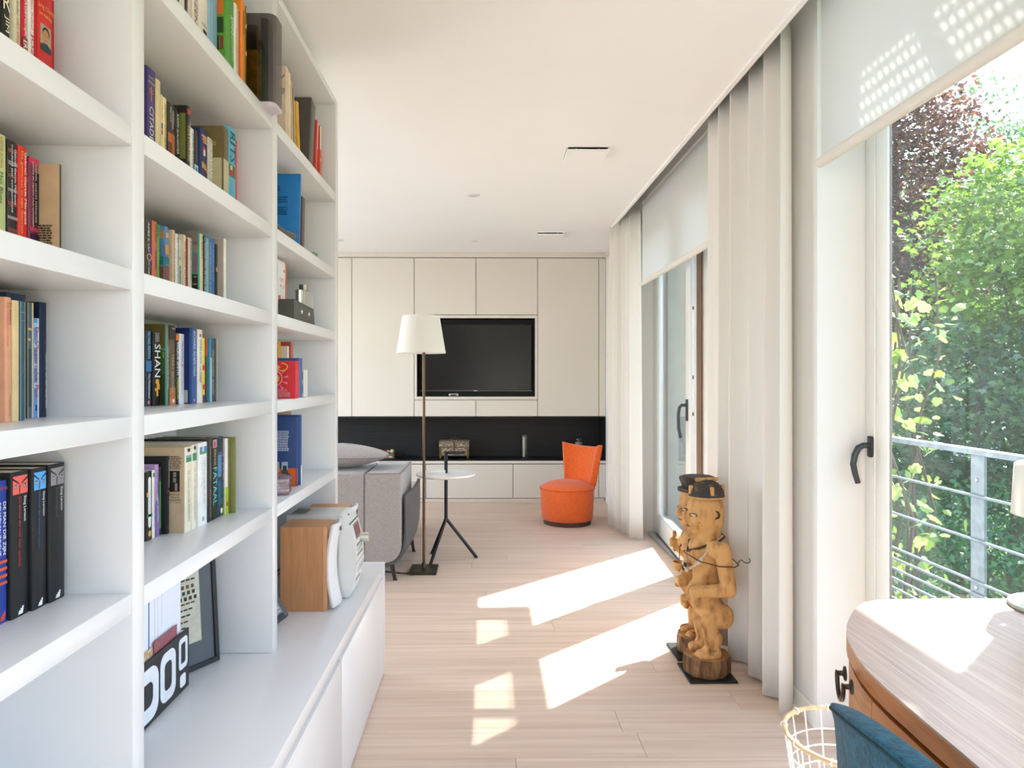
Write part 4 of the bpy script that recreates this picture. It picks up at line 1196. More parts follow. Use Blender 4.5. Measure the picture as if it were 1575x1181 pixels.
BOOKS=[
 (1,4,-0.745,1.0606,1.0793,0.21,'#1d1816',[('H','R','#efe6cf',0.375,0.1,0.95,0.11),('T','JIM','#efe6cf',0.47,0.59,0.5,0.6)],'black book with large cream letters',{}),
 (1,4,-0.74,1.0805,1.0969,0.215,'#d9cfae',[('T','Kander','#343a72',0.3,0.44,0.45,0.32),('T','HET EINDE','#c9683a',0.46,0.68,0.45,0.3)],'cream book with blue and orange lettering',{}),
 (1,4,-0.74,1.0981,1.1118,0.215,'#c8202c',[('T','JOOST LAGENDIJK','#f6e9e4',0.05,0.55,0.5,0.5),('R','#8e1420',0,1,0.56,1),('T','ERDOGAN','#fff8f0',0.58,0.86,0.5,0.62)],'red book with white upright lettering',{}),
 (1,4,-0.7395,1.113,1.1289,0.215,'#e9e2de',[('T','Ellen Rubel','#d9717a',0.2,0.46,0.5,0.3),('T','JOZEF','#cf1f2b',0.49,0.76,0.5,0.62)],'white book with large red letters',{}),
 (1,4,-0.739,1.1301,1.1784,0.193,'#d0201d',[('R','#8d1a1c',0.0,0.05,0.0,1),('R','#9a181c',0.93,1,0.0,1),('H','Jung Chang','#e8b35a',0.1342,0.1,0.95,0.0457),('H','Jon Halliday','#e8b35a',0.2013,0.15,0.85,0.0366),('PIC','face',0.24,0.8,0.2806,0.5063)],'wide red book with a small portrait on the spine',{}),
 (1,3,-0.765,1.0734,1.0997,0.1908,'#c3cb8c',[('T','LIEVE JORIS','#c05a3c',0.0261,0.2784,0.5,0.28),('T','Mali Blues','#41603a',0.3132,0.5742,0.5,0.32)],'pale lime paperback with red and green title',{}),
 (1,3,-0.7651,1.1009,1.1255,0.1885,'#2b1d1c',[('R','#7d4a40',0.0,1,0.0696,0.1044),('R','#8a8480',0.1,1,0.174,0.2088),('R','#7d4a40',0.0,0.9,0.2871,0.3132),('R','#8a7a76',0,1,0.4089,0.435),('R','#7d3a30',0,1,0.522,0.5568),('R','#9a8a86',0,1,0.6438,0.6699),('R','#7d3a30',0,1,0.7482,0.783),('T','Gabriel García Márquez','#f4f0ea',0.0609,0.5394,0.68,0.22),('T','honderd jaar eenzaamheid','#f4f0ea',0.0348,0.609,0.38,0.2)],'black and brown banded paperback with white title',{}),
 (1,3,-0.7651,1.1267,1.15,0.1881,'#e02a1f',[('T','Gabriel García Márquez','#fdf3ee',0.0435,0.6786,0.68,0.3),('T','De generaal in zijn labyrint','#f2c21c',0.0435,0.7656,0.33,0.26)],'bright red paperback with white and yellow title',{}),
 (1,3,-0.7652,1.1512,1.1789,0.178,'#7a2740',[('R','#c83a55',0.0,1,0.0,0.0609),('R','#1f1016',0.55,1,0.1305,0.6264),('R','#bf3a4e',0.1,1,0.6612,0.696),('R','#36153a',0.2,0.95,0.7221,0.8439),('T','GABRIEL GARCÍA MÁRQUEZ','#f2e8e4',0.0522,0.609,0.66,0.16),('T','LIEFDE IN TIJDEN VAN CHOLERA','#f2e8e4',0.0435,0.6612,0.38,0.14)],'purple and crimson paperback with small white capitals',{}),
 (1,3,-0.7319,1.1801,1.186,0.1731,'#c9a881',[('ND','#3a3028',0.07,0.24,0.6003,0.8439,10)],'beige book showing its plain back cover',{'spine': '#3f352c'}),
 (1,2,-0.744,1.0663,1.0817,0.194,'#d99a78',[('T','d.h. lawrence','#5a3a3a',0.04,0.22,0.68,0.3),('T',"lady chatterley's minnaar",'#d8452e',0.04,0.4,0.3,0.3),('T','uitgeverij','#6a4a40',0.78,0.95,0.6,0.2)],'tan orange paperback with small red title',{}),
 (1,2,-0.7442,1.0829,1.1001,0.1909,'#d8bd8d',[],'plain cream paperback with blank spine',{}),
 (1,2,-0.7446,1.1013,1.1127,0.1913,'#0f5872',[('R','#d8bd8d',0.0,0.06,0,1),('R','#d8bd8d',0.92,1,0,1),('R','#6fa0b0',0.1,0.8,0.09,0.094),('R','#6fa0b0',0.3,0.9,0.16,0.163)],'teal paperback with worn pale edges',{}),
 (1,2,-0.7746,1.1139,1.1619,0.2071,'#0f2547',[],'tall navy book standing back behind teal paperback',{}),
 (1,2,-0.7746,1.1631,1.1786,0.1963,'#43606c',[('R','#c9ab79',0.0,0.12,0,1),('R','#d4bb8c',0.72,1,0,1),('R','#c9ab79',0.1,0.7,0.22,0.24),('R','#c9ab79',0.1,0.5,0.31,0.33),('R','#2c4657',0.2,0.6,0.4,0.9)],'battered slate blue book with torn tan edges',{}),
 (1,2,-0.7751,1.1798,1.1936,0.1714,'#5d95d6',[('R','#a9c9ee',0.0,1,0.05,0.1),('R','#a9c9ee',0,1,0.25,0.3),('R','#a9c9ee',0,1,0.45,0.5),('R','#a9c9ee',0,1,0.65,0.7),('R','#e7e4d6',0.75,0.95,0,1),('T','De Vlaamsche Pot','#bf2347',0.09,0.8,0.5,0.66),('R','#223b78',0.35,0.6,0.87,0.93)],'blue gingham cookbook with red script title',{}),
 (1,2,-0.774,1.1948,1.2147,0.2002,'#0e1e3c',[('T','Guido De Clercq','#e6e9ef',0.07,0.24,0.86,0.2),('T','Pleidooi voor een nieuw liberaal beleid','#e6e9ef',0.43,0.92,0.8,0.24)],'navy paperback with small white title,last on its row',{}),
 (1,1,-0.7557,1.0467,1.0883,0.2231,'#213d96',[('H','DE ROOS','#d2532e',0.055,0.55,0.95,0.02),('T','DE MAN DIE ZIJN','#eef0f4',0.15,0.52,0.78,0.2),('T','SCHADUW ZOCHT','#eef0f4',0.15,0.52,0.52,0.2),('R','#d2532e',0.2,1,0.56,0.58),('R','#d2532e',0.2,1,0.61,0.63),('R','#d2532e',0.3,1,0.66,0.68),('R','#d2532e',0.4,1,0.71,0.73),('LOGO','#d2532e',0.6,0.85,0.92,0.98)],'blue paperback with white and orange lettering',{}),
 (1,1,-0.7508,1.0895,1.1317,0.2333,'#17171a',[('PIC','eyes',0.08,0.9,0.03,0.155,'#e8685c'),('T','Stieg Larsson','#f0efef',0.175,0.35,0.72,0.18),('T','De vrouw die met vuur speelde','#c3343a',0.175,0.6535,0.42,0.17),('LOGO','#f4f4f4',0.38,0.66,0.935,0.985)],'black paperback with red eyes picture',{}),
 (1,1,-0.7457,1.1329,1.1697,0.2337,'#17181c',[('PIC','eyes',0.08,0.9,0.03,0.155,'#5aa4e0'),('T','Stieg Larsson','#f0efef',0.175,0.35,0.72,0.18),('T','Mannen die vrouwen haten','#2f5f93',0.175,0.571,0.42,0.17),('LOGO','#f4f4f4',0.38,0.66,0.935,0.985)],'black paperback with blue eyes picture',{}),
 (1,1,-0.7425,1.1709,1.2145,0.2355,'#17181a',[('PIC','eyes',0.08,0.9,0.03,0.155,'#8f8c90'),('T','Stieg Larsson','#f0efef',0.175,0.35,0.72,0.18),('T','Gerechtigheid','#5d5d60',0.175,0.3895,0.42,0.17),('LOGO','#f4f4f4',0.38,0.66,0.935,0.985)],'black paperback with grey eyes picture',{}),
 (2,5,-0.685,1.5177,1.5623,0.26,'#e9e4da',[('R','#2a2a2c',0.0,0.3,0.5,0.9)],'white book with dark picture edge',{}),
 (2,5,-0.6852,1.5635,1.5783,0.25,'#3b2c28',[],'thin dark brown book',{}),
 (2,5,-0.6852,1.5795,1.6012,0.24,'#d9cbbb',[],'plain pinkish beige book',{}),
 (2,5,-0.6851,1.6024,1.6348,0.24,'#ece4d3',[('T','LEZEN','#7d2f62',0.42,0.74,0.5,0.5)],'cream book with purple capitals',{}),
 (2,5,-0.6847,1.636,1.6893,0.25,'#e6e0d3',[('R','#1c1c1c',0.45,0.85,0.71,0.76),('H','EIN','#333333',0.67,0.3,0.8,0.02)],'wide cream book with small black emblem',{}),
 (2,5,-0.6841,1.6905,1.7479,0.26,'#8fb9d2',[('R','#6d9cba',0.18,0.22,0,1),('R','#6d9cba',0.45,0.49,0,1)],'light blue hardback with two grooves',{}),
 (2,5,-0.6643,1.7491,1.807,0.25,'#4f9a2e',[('T','goed','#f6f8ee',0.32,0.5,0.75,0.4),('T','gezond koken','#e8eede',0.52,0.78,0.75,0.22),('NR','#d9772d',0.01,0.12,0.2,0.38),('NR','#2f4a22',0.01,0.12,0.41,0.57),('NR','#8a3b2c',0.01,0.07,0.6,0.74),('NR','#1d1d1a',0.07,0.12,0.6,0.85)],'bright green cookbook with pictures on its side',{}),
 (2,5,-0.6638,1.8082,1.8291,0.218,'#eceae4',[('T','recepten','#e59a3c',0.3,0.7,0.5,0.5)],'thin white book with orange lettering',{}),
 (2,5,-0.6639,1.8303,1.8418,0.2144,'#c8b45a',[],'very thin ochre booklet',{}),
 (2,5,-0.664,1.843,1.8527,0.2133,'#c9405a',[],'very thin crimson booklet',{}),
 (2,5,-0.6622,1.8539,1.8859,0.2542,'#ef8a1a',[('T','keuken','#8f4a10',0.1,0.35,0.6,0.4)],'orange hardback with rounded corner',{}),
 (2,5,-0.6623,1.8871,1.8959,0.2525,'#5d6b2a',[('R','#e9e2cf',0.1,0.9,0.2,0.24),('R','#e9e2cf',0.1,0.9,0.5,0.54)],'thin moss green booklet',{}),
 (2,4,-0.745,1.5064,1.5493,0.2352,'#4a3a7c',[('R','#2a2038',0,0.06,0.0,1),('H','KATE','#e4dccb',0.0878,0.25,0.75,0.0228),('H','MOSSE','#e4dccb',0.1333,0.2,0.85,0.0228),('R','#c9852f',0.46,0.54,0.169,0.3055),('R','#c9852f',0.32,0.72,0.2178,0.2275),('R','#c9852f',0.32,0.72,0.1918,0.2002),('T','CITADEL','#e4dccb',0.3575,0.728,0.5,0.42)],'purple hardback with gold cross and pale lettering',{}),
 (2,4,-0.7444,1.5505,1.5726,0.2252,'#e6cf9c',[],'plain straw coloured book',{}),
 (2,4,-0.7446,1.5738,1.5834,0.1983,'#e3cda4',[('T','R.A.','#cf8a7a',0.13,0.2925,0.5,0.5),('R','#5a5a86',0.2,0.8,0.325,0.39),('R','#c05a50',0.2,0.8,0.403,0.455)],'narrow cream paperback with small coloured marks',{}),
 (2,4,-0.7448,1.5846,1.6031,0.1979,'#efe2a6',[('T','ARNON GRUNBERG','#5a4d30',0.065,0.6175,0.5,0.45)],'pale yellow paperback with thin capitals',{}),
 (2,4,-0.7446,1.6043,1.6419,0.1959,'#3a2c26',[('R','#b8703a',0.1,1,0.3575,0.6175),('R','#6b3c28',0.0,0.6,0.468,1),('T','William','#e6ddd2',0.065,0.2925,0.72,0.26),('T','Styron','#e6ddd2',0.039,0.221,0.4,0.26),('T','STILTE','#c8402c',0.325,0.585,0.7,0.28)],'dark paperback with glowing orange picture',{}),
 (2,4,-0.7447,1.6431,1.6716,0.1974,'#171516',[('T','KARIN SLAUGHTER','#f3efe8',0.065,0.5525,0.5,0.38),('R','#c88a2c',0,1,0.6045,1)],'black thriller with white capitals down the spine',{}),
 (2,4,-0.7292,1.6728,1.6936,0.2132,'#1d1a18',[('R','#c9433a',0.2,0.9,0.026,0.091),('T','THE GIRL ON THE TRAIN','#f2efe9',0.1625,0.6305,0.72,0.4),('T','PAULA HAWKINS','#d8b53a',0.2275,0.6305,0.28,0.4),('NR','#7c8440',0.0,0.2,0.091,0.611)],'black book with olive side cover and white title',{}),
 (2,4,-0.7294,1.6948,1.7151,0.1671,'#e6e3dd',[('T','JOHN IRVING','#3a3a40',0.065,0.585,0.5,0.5)],'white paperback with dark grey capitals',{}),
 (2,4,-0.7296,1.7163,1.7395,0.1703,'#2f2a2c',[('T','JOHN IRVING','#9a8f96',0.078,0.455,0.5,0.45),('R','#c5d6ea',0,1,0.507,1),('R','#5d86b5',0.2,0.8,0.5395,0.6045)],'charcoal paperback with pale blue foot',{}),
 (2,4,-0.7239,1.7407,1.7843,0.1847,'#22315e',[('R','#d99a62',0.15,0.85,0.078,0.1105),('R','#d99a62',0.25,0.85,0.1235,0.1495),('R','#d99a62',0.35,0.9,0.1625,0.182),('R','#b5402f',0.3,0.7,0.2405,0.325),('R','#e9e0da',0.38,0.62,0.273,0.3575),('R','#d99a62',0.2,0.4,0.455,0.5395),('R','#d99a62',0.5,0.7,0.468,0.5525),('R','#d99a62',0.8,0.95,0.507,0.572)],'navy hardback with peach ornaments and small red shape',{}),
 (2,4,-0.724,1.7855,1.8201,0.1768,'#c9c1b3',[('T','MURAKAMI','#f5f2ec',0.065,0.585,0.5,0.55)],'grey paperback with pale capitals',{}),
 (2,4,-0.6986,1.8213,1.8621,0.2179,'#6a5c34',[('R','#bdb491',0,1,0.39,1),('NR','#bdb491',0.0,0.97,0.39,1),('NH','10','#c9c02c',0.221,0.09,0.14,0.05),('R','#544828',0,0.06,0.0,1)],'tall olive hardback with pale lower part',{}),
 (2,4,-0.6987,1.8633,1.9153,0.2334,'#4fb0cd',[('T','RITS','#1f4f63',0.0455,0.403,0.5,0.75),('R','#2c8a4c',0.0,0.8,0.156,0.1658),('R','#3a7a34',0.0,0.85,0.429,0.572),('R','#b0362f',0.05,0.6,0.494,0.5655),('R','#e8c7ae',0.2,0.45,0.442,0.494)],'sky blue book with tall letters and small picture',{}),
 (2,4,-0.6988,1.9165,1.927,0.2121,'#e0393e',[],'thin bright red booklet at the end',{}),
 (2,3,-0.79,1.5914,1.6257,0.178,'#4a3b32',[('T','AIMEE E. LIU','#f0ebe0',0.051,0.425,0.45,0.24),('R','#6b3f86',0.55,1,0.3655,0.595),('RING','#d9b35a',0.25,0.85,0.425,0.578),('T','De Wolkenberg','#f0ebe0',0.561,0.85,0.45,0.22)],'dark brown paperback with gold ring picture',{}),
 (2,3,-0.7901,1.6269,1.6531,0.1792,'#d5704f',[('T','MARGA MINCO','#6b2a20',0.034,0.272,0.62,0.3),('T','ISABEL','#6b2a20',0.391,0.6375,0.62,0.3)],'salmon paperback with dark red capitals',{}),
 (2,3,-0.7903,1.6543,1.6673,0.1756,'#77b765',[('R','#3f9a78',0,1,0.0,0.17),('T','DOUG TURNBULL','#15301c',0.187,0.731,0.5,0.7)],'green paperback with bold black letters',{}),
 (2,3,-0.7797,1.6685,1.6885,0.1749,'#5b86b8',[('R','#d99a5a',0.0,0.9,0.255,0.3825),('R','#2f8078',0.0,1,0.425,0.527),('R','#8a5236',0,1,0.544,1),('R','#d9b26a',0.2,0.9,0.085,0.153),('NR','#d98a44',0.0,0.1,0.051,0.17),('NR','#2f8078',0.0,0.12,0.425,0.544),('NR','#8a5236',0.0,0.12,0.561,1)],'paperback with a blue and orange landscape painting',{}),
 (2,3,-0.771,1.6897,1.7043,0.1705,'#cbb095',[('T','VAN DER HEIJDEN','#7c3a30',0.051,0.765,0.5,0.45)],'sand coloured paperback with thin red capitals',{}),
 (2,3,-0.771,1.7055,1.7212,0.1651,'#e9e0cd',[('T','W. G.','#2a2622',0.051,0.136,0.5,0.5),('T','brieven uit de stad','#b5ab98',0.255,0.8075,0.5,0.3)],'ivory paperback with tiny initials on top',{}),
 (2,3,-0.7712,1.7224,1.7388,0.1668,'#9fa6aa',[('R','#dcd0a0',0.1,0.9,0.3825,0.4675),('R','#c9ccd0',0.1,0.6,0.085,0.34),('T','1 Roman','#26282c',0.493,0.8075,0.5,0.5)],'blue grey paperback with yellow spot',{}),
 (2,3,-0.7689,1.74,1.7605,0.1697,'#ecd8b0',[('T','Het dagboek van Dante','#3a2e22',0.102,0.8245,0.5,0.48),('R','#8a5a34',0.0,0.08,0.0,1)],'cream book with long brown title',{}),
 (2,3,-0.7689,1.7617,1.7731,0.1639,'#8e2430',[('T','rood','#d98080',0.425,0.765,0.5,0.5)],'narrow wine red paperback',{}),
 (2,3,-0.7691,1.7743,1.7973,0.1688,'#d9cdb7',[('T','B. NIEMANN','#6a5c48',0.0425,0.34,0.5,0.4),('T','gedichten','#6a5c48',0.425,0.6375,0.5,0.4)],'greyish cream paperback with faint capitals',{}),
 (2,3,-0.7532,1.7985,1.8067,0.1895,'#1f9c80',[('NR','#8a8078',0.0,1,0.0,0.289),('NR','#756b64',0.0,1,0.136,0.187),('NR','#7d6a78',0.0,0.1,0.306,0.578),('NR','#201e1e',0.0,1,0.595,1),('NH','LIES','#dddddd',0.629,0.03,0.08,0.02),('NH','ROMAN','#dddddd',0.731,0.03,0.09,0.02)],'book with teal spine and rock photograph cover',{}),
 (2,3,-0.7532,1.8079,1.8277,0.1864,'#e3cda0',[('T','E. BRAUN','#7a6238',0.0425,0.34,0.5,0.4)],'buff paperback with faint brown letters',{}),
 (2,3,-0.7532,1.8289,1.848,0.186,'#1f1d1d',[('T','Rosamunde Pilcher De vrouw alleen','#f0ece4',0.102,0.833,0.5,0.5),('R','#3a8ab0',0.2,0.9,0.017,0.0765)],'black paperback with white title and blue patch',{}),
 (2,3,-0.7532,1.8492,1.8661,0.1827,'#86b8cc',[('R','#6aa2ba',0.4,0.5,0.0,1)],'pale turquoise book with blank spine',{}),
 (2,3,-0.7533,1.8673,1.8786,0.1863,'#66727e',[('T','LIEFDE LEVEN','#cfd6dc',0.068,0.425,0.5,0.5),('T','WAT IS DIT','#d8cf3c',0.442,0.8245,0.5,0.6)],'slate book with yellow letters near foot',{}),
 (2,3,-0.7533,1.8798,1.9046,0.1887,'#2a74c0',[('T','Het geheim van vorige week','#bcd8f0',0.068,0.612,0.5,0.35)],'royal blue paperback with small pale title',{}),
 (2,3,-0.7533,1.9058,1.9243,0.1784,'#1c1a1b',[('R','#d9a090',0.4,0.9,0.357,0.425)],'black booklet with small pink mark',{}),
 (2,3,-0.734,1.9255,1.9409,0.1969,'#efe6dc',[],'greige cover book with white spine at the end',{'near': '#c3b2a2'}),
 (2,2,-0.8077,1.6301,1.659,0.1814,'#26303f',[('T','MICHAEL RIDPATH','#8fc3e6',0.02,0.37,0.5,0.5),('R','#3b74a8',0.1,1,0.4,0.54),('T','The Marketmaker','#e9edf0',0.57,0.9,0.55,0.3),('R','#d98a94',0.35,0.65,0.93,0.97)],'dark blue thriller with light blue capitals',{}),
 (2,2,-0.8039,1.6602,1.696,0.1791,'#121212',[('T','DARREN','#bdbdbd',0.01,0.13,0.5,0.6),('T','SHAN','#f4f4f2',0.16,0.61,0.52,0.8),('R','#e6a23c',0.3,0.75,0.64,0.7),('R','#e6a23c',0.45,0.85,0.7,0.78),('R','#e6a23c',0.2,0.6,0.76,0.8),('R','#e6a23c',0.4,0.65,0.8,0.87)],'black book with huge white capitals and orange figure',{}),
 (2,2,-0.7899,1.6972,1.7095,0.201,'#5f8e86',[('T','VREDE AAN DE RIVIER','#d8e4dc',0.25,0.8,0.5,0.35),('NR','#6a5c30',0.0,1,0.0,0.3),('NR','#3f5c2a',0.0,0.15,0.32,0.62),('NR','#7d9a3c',0.02,0.08,0.34,0.42),('NR','#324426',0.0,0.15,0.62,1)],'tall book with forest picture and green spine',{}),
 (2,2,-0.7898,1.7107,1.7459,0.2,'#6b5136',[('R','#3f352c',0,1,0,0.18),('H','TERRY','#e6ddd0',0.04,0.4,0.95,0.02),('R','#a9713c',0,1,0.78,1),('T','TERRY BROOKS','#c9b48a',0.36,0.85,0.5,0.36),('R','#c07a4a',0,1,0.92,1),('R','#eee6dc',0.5,0.8,0.93,0.97)],'brown fantasy paperback with gold capitals',{}),
 (2,2,-0.7893,1.7471,1.7657,0.1798,'#1d1b1c',[('R','#e07a2c',0.0,1,0.01,0.09),('T','WILBUR SMITH','#f2f0ec',0.11,0.58,0.5,0.7),('T','PHARAOH','#e0dc3a',0.62,0.92,0.5,0.6)],'black thriller with white and yellow capitals',{}),
 (2,2,-0.7893,1.7669,1.7971,0.1818,'#dcdde8',[('T','Orphan','#2a2c38',0.1,0.4,0.5,0.36),('T','X','#d04a5a',0.42,0.47,0.5,0.5),('T','GREGG HURWITZ','#d8b48a',0.52,0.86,0.5,0.26)],'white paperback with red cross letter',{}),
 (2,2,-0.7736,1.7983,1.8386,0.1988,'#2f5b9a',[('R','#1e3a72',0,0.1,0,1),('T','RICHARD ADAMS MAIA','#e4e9f0',0.04,0.64,0.5,0.34),('R','#d98a80',0.4,0.65,0.94,0.97),('NR','#1d2c62',0.0,0.99,0.0,1),('NR','#b5b2a8',0.03,0.13,0.82,0.985),('ND','#2a2a2a',0.045,0.12,0.85,0.95,1)],'thick blue paperback with barcode on its back',{}),
 (2,2,-0.7732,1.8398,1.8729,0.1981,'#ece6d8',[('R','#d0503c',0.35,0.65,0.06,0.1),('T','JAMES JOYCE','#4a5870',0.14,0.46,0.5,0.36),('T','ULYSSES','#c9584a',0.5,0.72,0.5,0.36)],'ivory paperback with blue and red capitals',{}),
 (2,2,-0.7732,1.8741,1.8892,0.1773,'#e9d83a',[('R','#4a2a7a',0,1,0.88,1),('R','#d8302c',0,0.9,0.42,0.5),('R','#d8302c',0,0.9,0.72,0.8)],'yellow paperback with red slashes',{}),
 (2,2,-0.7733,1.8904,1.9022,0.1781,'#3a2420',[('R','#c9302c',0,1,0,0.28)],'dark book with red top',{}),
 (2,2,-0.7735,1.9034,1.92,0.1777,'#0f6a68',[],'teal paperback with bare spine',{}),
 (2,2,-0.7735,1.9212,1.9331,0.1789,'#3a94c4',[('R','#d8dcdc',0.3,1,0.3,1)],'narrow blue and white paperback',{}),
 (2,2,-0.7736,1.9343,1.9494,0.1789,'#1f5f88',[('T','LEON URIS EXODUS','#c9d05a',0.18,0.6,0.5,0.5),('T','ROMAN','#e8eef0',0.65,0.88,0.5,0.4)],'blue paperback with yellow green letters',{}),
 (2,2,-0.7737,1.9506,1.9722,0.1802,'#5a4a3c',[('T','HET LAATSTE WOORD','#1c1714',0.08,0.7,0.4,0.4),('R','#e9e2d4',0.85,1,0,1)],'brown paperback at the end of its row',{}),
 (2,1,-0.7955,1.6095,1.6377,0.1619,'#2b2726',[('PILL','#ecebe6',0.28,0.72,0.08,0.82),('T','Kader Abdolah','#6aa8d0',0.27,0.48,0.5,0.25),('T','Kuifje','#e09a3c',0.52,0.6,0.5,0.25),('R','#e09a3c',0.0,0.3,0.3,0.36),('R','#3a9a5a',0.1,1,0.62,0.66),('PILL','#d9a84a',0.3,0.75,0.86,0.95)],'black paperback with white oval strip',{}),
 (2,1,-0.7956,1.6389,1.6523,0.1622,'#e9e6de',[('R','#4a9a50',0.2,0.8,0.04,0.1),('T','het grote boek','#d0604a',0.25,0.45,0.5,0.4),('T','de tuin van olga','#6a6a66',0.5,0.85,0.5,0.35)],'thin white paperback with green mark',{}),
 (2,1,-0.7951,1.6535,1.6708,0.1736,'#b38fc0',[('R','#8a6cae',0,1,0.5,1),('T','LULU WANG','#6a4a88',0.08,0.4,0.5,0.4),('T','LILA WOLKEN','#e9e2ec',0.45,0.8,0.5,0.36)],'lilac paperback with purple lower half',{}),
 (2,1,-0.7952,1.672,1.6837,0.1652,'#2b332c',[('R','#5aa05a',0.0,0.5,0.2,0.9)],'thin black and green booklet',{}),
 (2,1,-0.7821,1.6849,1.6989,0.1897,'#161516',[('T','HARUKI KRONIEKEN','#d9d6d2',0.05,0.4,0.5,0.4),('R','#d8302c',0.2,0.8,0.44,0.46),('T','de stad en zijn onvaste muren','#a8a4a0',0.52,0.95,0.5,0.35)],'large black paperback with small red dot',{}),
 (2,1,-0.7441,1.7001,1.7339,0.211,'#e8e0cc',[('R','#3f8a6a',0.1,0.95,0.1,0.18),('R','#7ab0a0',0.1,0.95,0.1,0.13),('T','1','#3a3a3a',0.02,0.06,0.5,0.4),('T','DE VALLEI VAN DE PAARDEN','#a89e88',0.28,0.88,0.5,0.36),('ND','#5a4a3c',0.068,0.27,0.1,0.26,8),('NR','#241f1d',0.068,0.26,0.275,0.52),('NR','#8d8378',0.12,0.19,0.29,0.41),('NR','#a09488',0.105,0.16,0.42,0.51),('NR','#3a322e',0.125,0.18,0.345,0.36),('NH','DE VALLEI','#2a241e',0.552,0.09,0.26,0.02),('NH','VAN DE','#2a241e',0.584,0.09,0.22,0.02),('NH','PAARDEN','#2a241e',0.616,0.075,0.25,0.02),('NH','JEAN M. AUEL','#2a241e',0.648,0.07,0.3,0.02)],'thick beige paperback with portrait on back cover',{'near': '#cdb492'}),
 (2,1,-0.7423,1.7351,1.761,0.2132,'#e9e2d0',[('R','#3f8a5a',0.1,0.9,0.1,0.19),('T','1','#3a3a3a',0.02,0.06,0.5,0.4),('T','DE STAM VAN DE HOLENBEER','#b0a68e',0.28,0.9,0.5,0.36)],'cream paperback with green landscape on top of spine',{'near': '#d9c8a6'}),
 (2,1,-0.7373,1.7622,1.8149,0.2148,'#eceef0',[('R','#3a8ac8',0.1,0.98,0.05,0.13),('R','#d8c690',0.35,0.6,0.05,0.13),('R','#5a9a6a',0.1,0.98,0.11,0.14),('T','HET DAL DER BELOFTEN','#a9acb2',0.22,0.74,0.58,0.2),('T','JEAN M. AUEL','#b5b8bc',0.24,0.52,0.3,0.14),('R','#9aa0a8',0.4,0.6,0.9,0.95)],'thick white paperback with blue sky picture',{'near': '#e2dccb'}),
 (2,1,-0.7363,1.8161,1.8423,0.2215,'#2c2a28',[('T','DE NAAM VAN DE WEG','#a89a80',0.1,0.5,0.6,0.3),('T','ECO','#a89a80',0.62,0.95,0.6,0.3)],'dark charcoal paperback with worn faded letters',{}),
 (2,1,-0.7363,1.8435,1.8791,0.2195,'#191818',[('R','#c98a94',0.15,0.9,0.02,0.12),('R','#7a2a34',0.4,0.6,0.05,0.11),('T','BORIS ROEL','#cdb878',0.14,0.34,0.5,0.4),('T','FATAAL','#6fd0c8',0.36,0.83,0.5,0.7)],'black paperback with large turquoise capitals',{}),
 (2,1,-0.7361,1.8803,1.9225,0.2198,'#183c44',[('R','#7a6ac0',0,1,0.195,0.205),('R','#5a86b0',0,0.75,0.22,0.5),('R','#2a5a78',0,1,0.55,0.85),('T','DE WOLVENCLUB','#0d1a1e',0.26,0.78,0.75,0.4),('PILL','#e6e8e8',0.5,0.8,0.9,0.97)],'dark teal paperback with lake picture',{}),
 (2,1,-0.7294,1.9237,1.9413,0.2121,'#f0edf0',[('R','#b5c82c',0,1,0.64,1),('R','#d02c2c',0.2,0.8,0.84,0.9),('NR','#e0bcb8',0.0,0.2,0.0,0.64),('NR','#b5c82c',0.0,0.2,0.64,1)],'slim pink and white book with lime foot',{}),
 (2,1,-0.7121,1.9425,1.9536,0.2147,'#77783a',[('NR','#4f5026',0.05,0.06,0,1),('NR','#b0aa70',0.06,0.1,0.955,0.958)],'olive green hardback,last on its row',{}),
]
